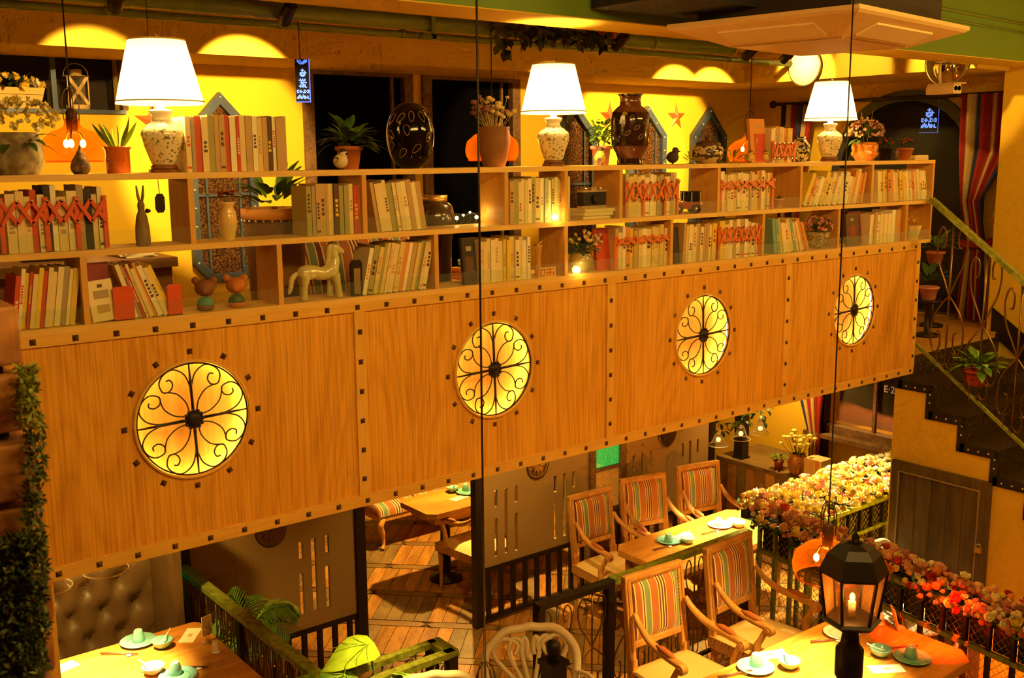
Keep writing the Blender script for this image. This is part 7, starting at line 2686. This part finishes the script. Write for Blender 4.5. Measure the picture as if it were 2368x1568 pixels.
# ---- stone pillar with creepers at the very left
g = thing('stone_pillar', 'rough reddish stone pillar with creeping ivy beside the camera', 'pillar', (0, 0, 0))
M_ROCK = speckle('red_sandstone', (.30, .10, .03), (.66, .30, .09), 14, .35, .7, .6, .05, .5)
e0 = CAM + 2.0 * ((74 - 1184) / F_PX * R_ - (1200 - 784) / F_PX * U_ + W_)
PX1, PY0 = e0.x, e0.y
MB().box(PX1 - .62, PX1 - .03, PY0 - .02, PY0 + .5, .32, 3.70).build('core', mat('dark_mortar', (.06, .035, .015), .9), g)
rr = random.Random(44)
z = 2.0
lvl = 0
while z < 3.62:
    h = rr.uniform(.10, .17)
    x = PX1 + rr.uniform(-.012, .012)
    while x > PX1 - .6:
        wv = rr.uniform(.18, .3)
        q = MB().box(-wv / 2, wv / 2, -.05, .1, -h / 2 + .006, h / 2 - .006)
        o = q.build('stone', M_ROCK, g, (x - wv / 2, PY0 - .02 + rr.uniform(-.015, .015), z + h / 2))
        s_ = o.modifiers.new('sub', 'SUBSURF')
        s_.subdivision_type = 'SIMPLE'
        s_.levels = s_.render_levels = 4
        bv_ = o.modifiers.new('round', 'SMOOTH')
        bv_.iterations = 6
        x -= wv + .008
    z += h + .004
q = MB()
# creeper: fine sprays along the pillar edge
spr = MB()
for px, py0, py1, n, L in ((62, 850, 960, 160, .022), (80, 960, 1240, 300, .02), (45, 1240, 1568, 1100, .024), (84, 1240, 1568, 500, .022), (12, 1260, 1568, 700, .024)):
    for k in range(n):
        py = rr.uniform(py0, py1)
        p = CAM + rr.uniform(1.84, 1.95) * ((px + rr.uniform(-26, 22) - 1184) / F_PX * R_ - (py - 784) / F_PX * U_ + W_)
        for j in range(3):
            (spr if py < 1000 or rr.random() < .2 else q).leaf(L * rr.uniform(.4, .9), L * .3, TR(p, (rr.uniform(-1, 1), rr.uniform(-1.5, 1.2), rr.uniform(0, 6.3))), .3, .2, 2)
q.build('creeper', mat('creeper_dark', (.05, .085, .015), .5, var=.5), g)['kind'] = 'stuff'
spr.build('creeper_tips', mat('creeper_light', (.22, .26, .03), .6, var=.4), g)['kind'] = 'stuff'

# ---- street lantern in front
base_ = CAM + 3.4 * ((1966 - 1184) / F_PX * R_ - (1480 - 784) / F_PX * U_ + W_)
g = thing('post_lantern', 'black hexagonal post lantern with glass panes in front of the platform table', 'lantern', (base_.x, base_.y, .32), .25)
H0 = base_.z - .32
u = 3.4 / F_PX


def hexring(r, z):
    return [(r * cos(k * pi / 3), r * sin(k * pi / 3), z) for k in range(6)]


def hexloft(rings, m, name, parent, cap=True):
    v = [p_ for r_, z_ in rings for p_ in hexring(r_, z_)]
    n_ = len(rings)
    f = [(i * 6 + k, i * 6 + (k + 1) % 6, (i + 1) * 6 + (k + 1) % 6, (i + 1) * 6 + k) for i in range(n_ - 1) for k in range(6)]
    if cap:
        f += [(5, 4, 3, 2, 1, 0), tuple((n_ - 1) * 6 + k for k in range(6))]
    return MB().add(v, f).build(name, m, parent)


M_LBLK = mat('lantern_black', (.014, .009, .006), .4, .3)
MB().lathe([(.035, 0), (.035, H0 - .12), (.033, H0 - .10)], 18).build('post', M_LBLK, g)
MB().lathe([(.04, H0 - .13), (.045, H0 - .12), (.045, H0 - .03), (.03, H0 - .01), (.026, H0 + .03), (.05, H0 + .05)], 18).build('collar', M_LBLK, g)
zb = H0 + 52 * u
hexloft([(.045, zb - .03), (.085, zb - .012), (.098, zb), (.085, zb + .008)], M_LBLK, 'lower_rim', g)
zt_ = H0 + 168 * u
for k in range(6):
    a = k * pi / 3
    MB().bar((.082 * cos(a), .082 * sin(a), zb), (.105 * cos(a), .105 * sin(a), zt_), .008).build('corner_bar', M_LBLK, g)
    b_ = a + pi / 3
    MB().add([(.080 * cos(a), .080 * sin(a), zb), (.080 * cos(b_), .080 * sin(b_), zb), (.103 * cos(b_), .103 * sin(b_), zt_), (.103 * cos(a), .103 * sin(a), zt_)], [(0, 1, 2, 3)]).build('pane', glass('lantern_pane', (1, .55, .2), .08), g)
hexloft([(.106, zt_ - .006), (.110, zt_ + .002), (.098, zt_ + .03), (.085, zt_ + .06), (.060, zt_ + .085), (.025, zt_ + .098)], M_LBLK, 'roof', g)
MB().lathe([(.028, zt_ + .095), (.012, zt_ + .105), (.014, zt_ + .118), (.004, zt_ + .13), (.003, zt_ + .17)], 12).build('finial', M_LBLK, g)
MB().lathe([(.012, zb), (.012, zb + .06)], 10).build('candle_tube', M_WHITE, g)
MB().ball((0, 0, zb + .075), .009, 8, 6, (1, 1, 1.6)).build('bulb', mat('lantern_bulb', (1, .7, .3), emit=(1, .4, .06), es=30), g)
point('lantern_light', (base_.x, base_.y, .32 + zb + .08), 1.5, (1, .5, .12), .02)
# newel post with ball finial
p = at('z', 1.36, 1280, 1480)
g = thing('newel_post', 'black newel post with a ball finial before the white chair', 'post', (p.x - .35, p.y - .42, .32))
p2 = CAM + (p - CAM) * .90
g.location = (p2.x, p2.y, .32)
hz = p2.z - .32
MB().box(-.045, .045, -.045, .045, 0, hz - .11).build('shaft', M_LBLK, g)
MB().box(-.055, .055, -.055, .055, hz - .125, hz - .10).build('cap', M_LBLK, g)
MB().lathe([(.03, hz - .1), (.02, hz - .085), (.034, hz - .06), (.038, hz - .035), (.03, hz - .01), (.01, hz), (.0001, hz + .004)], 16).build('finial', M_LBLK, g)
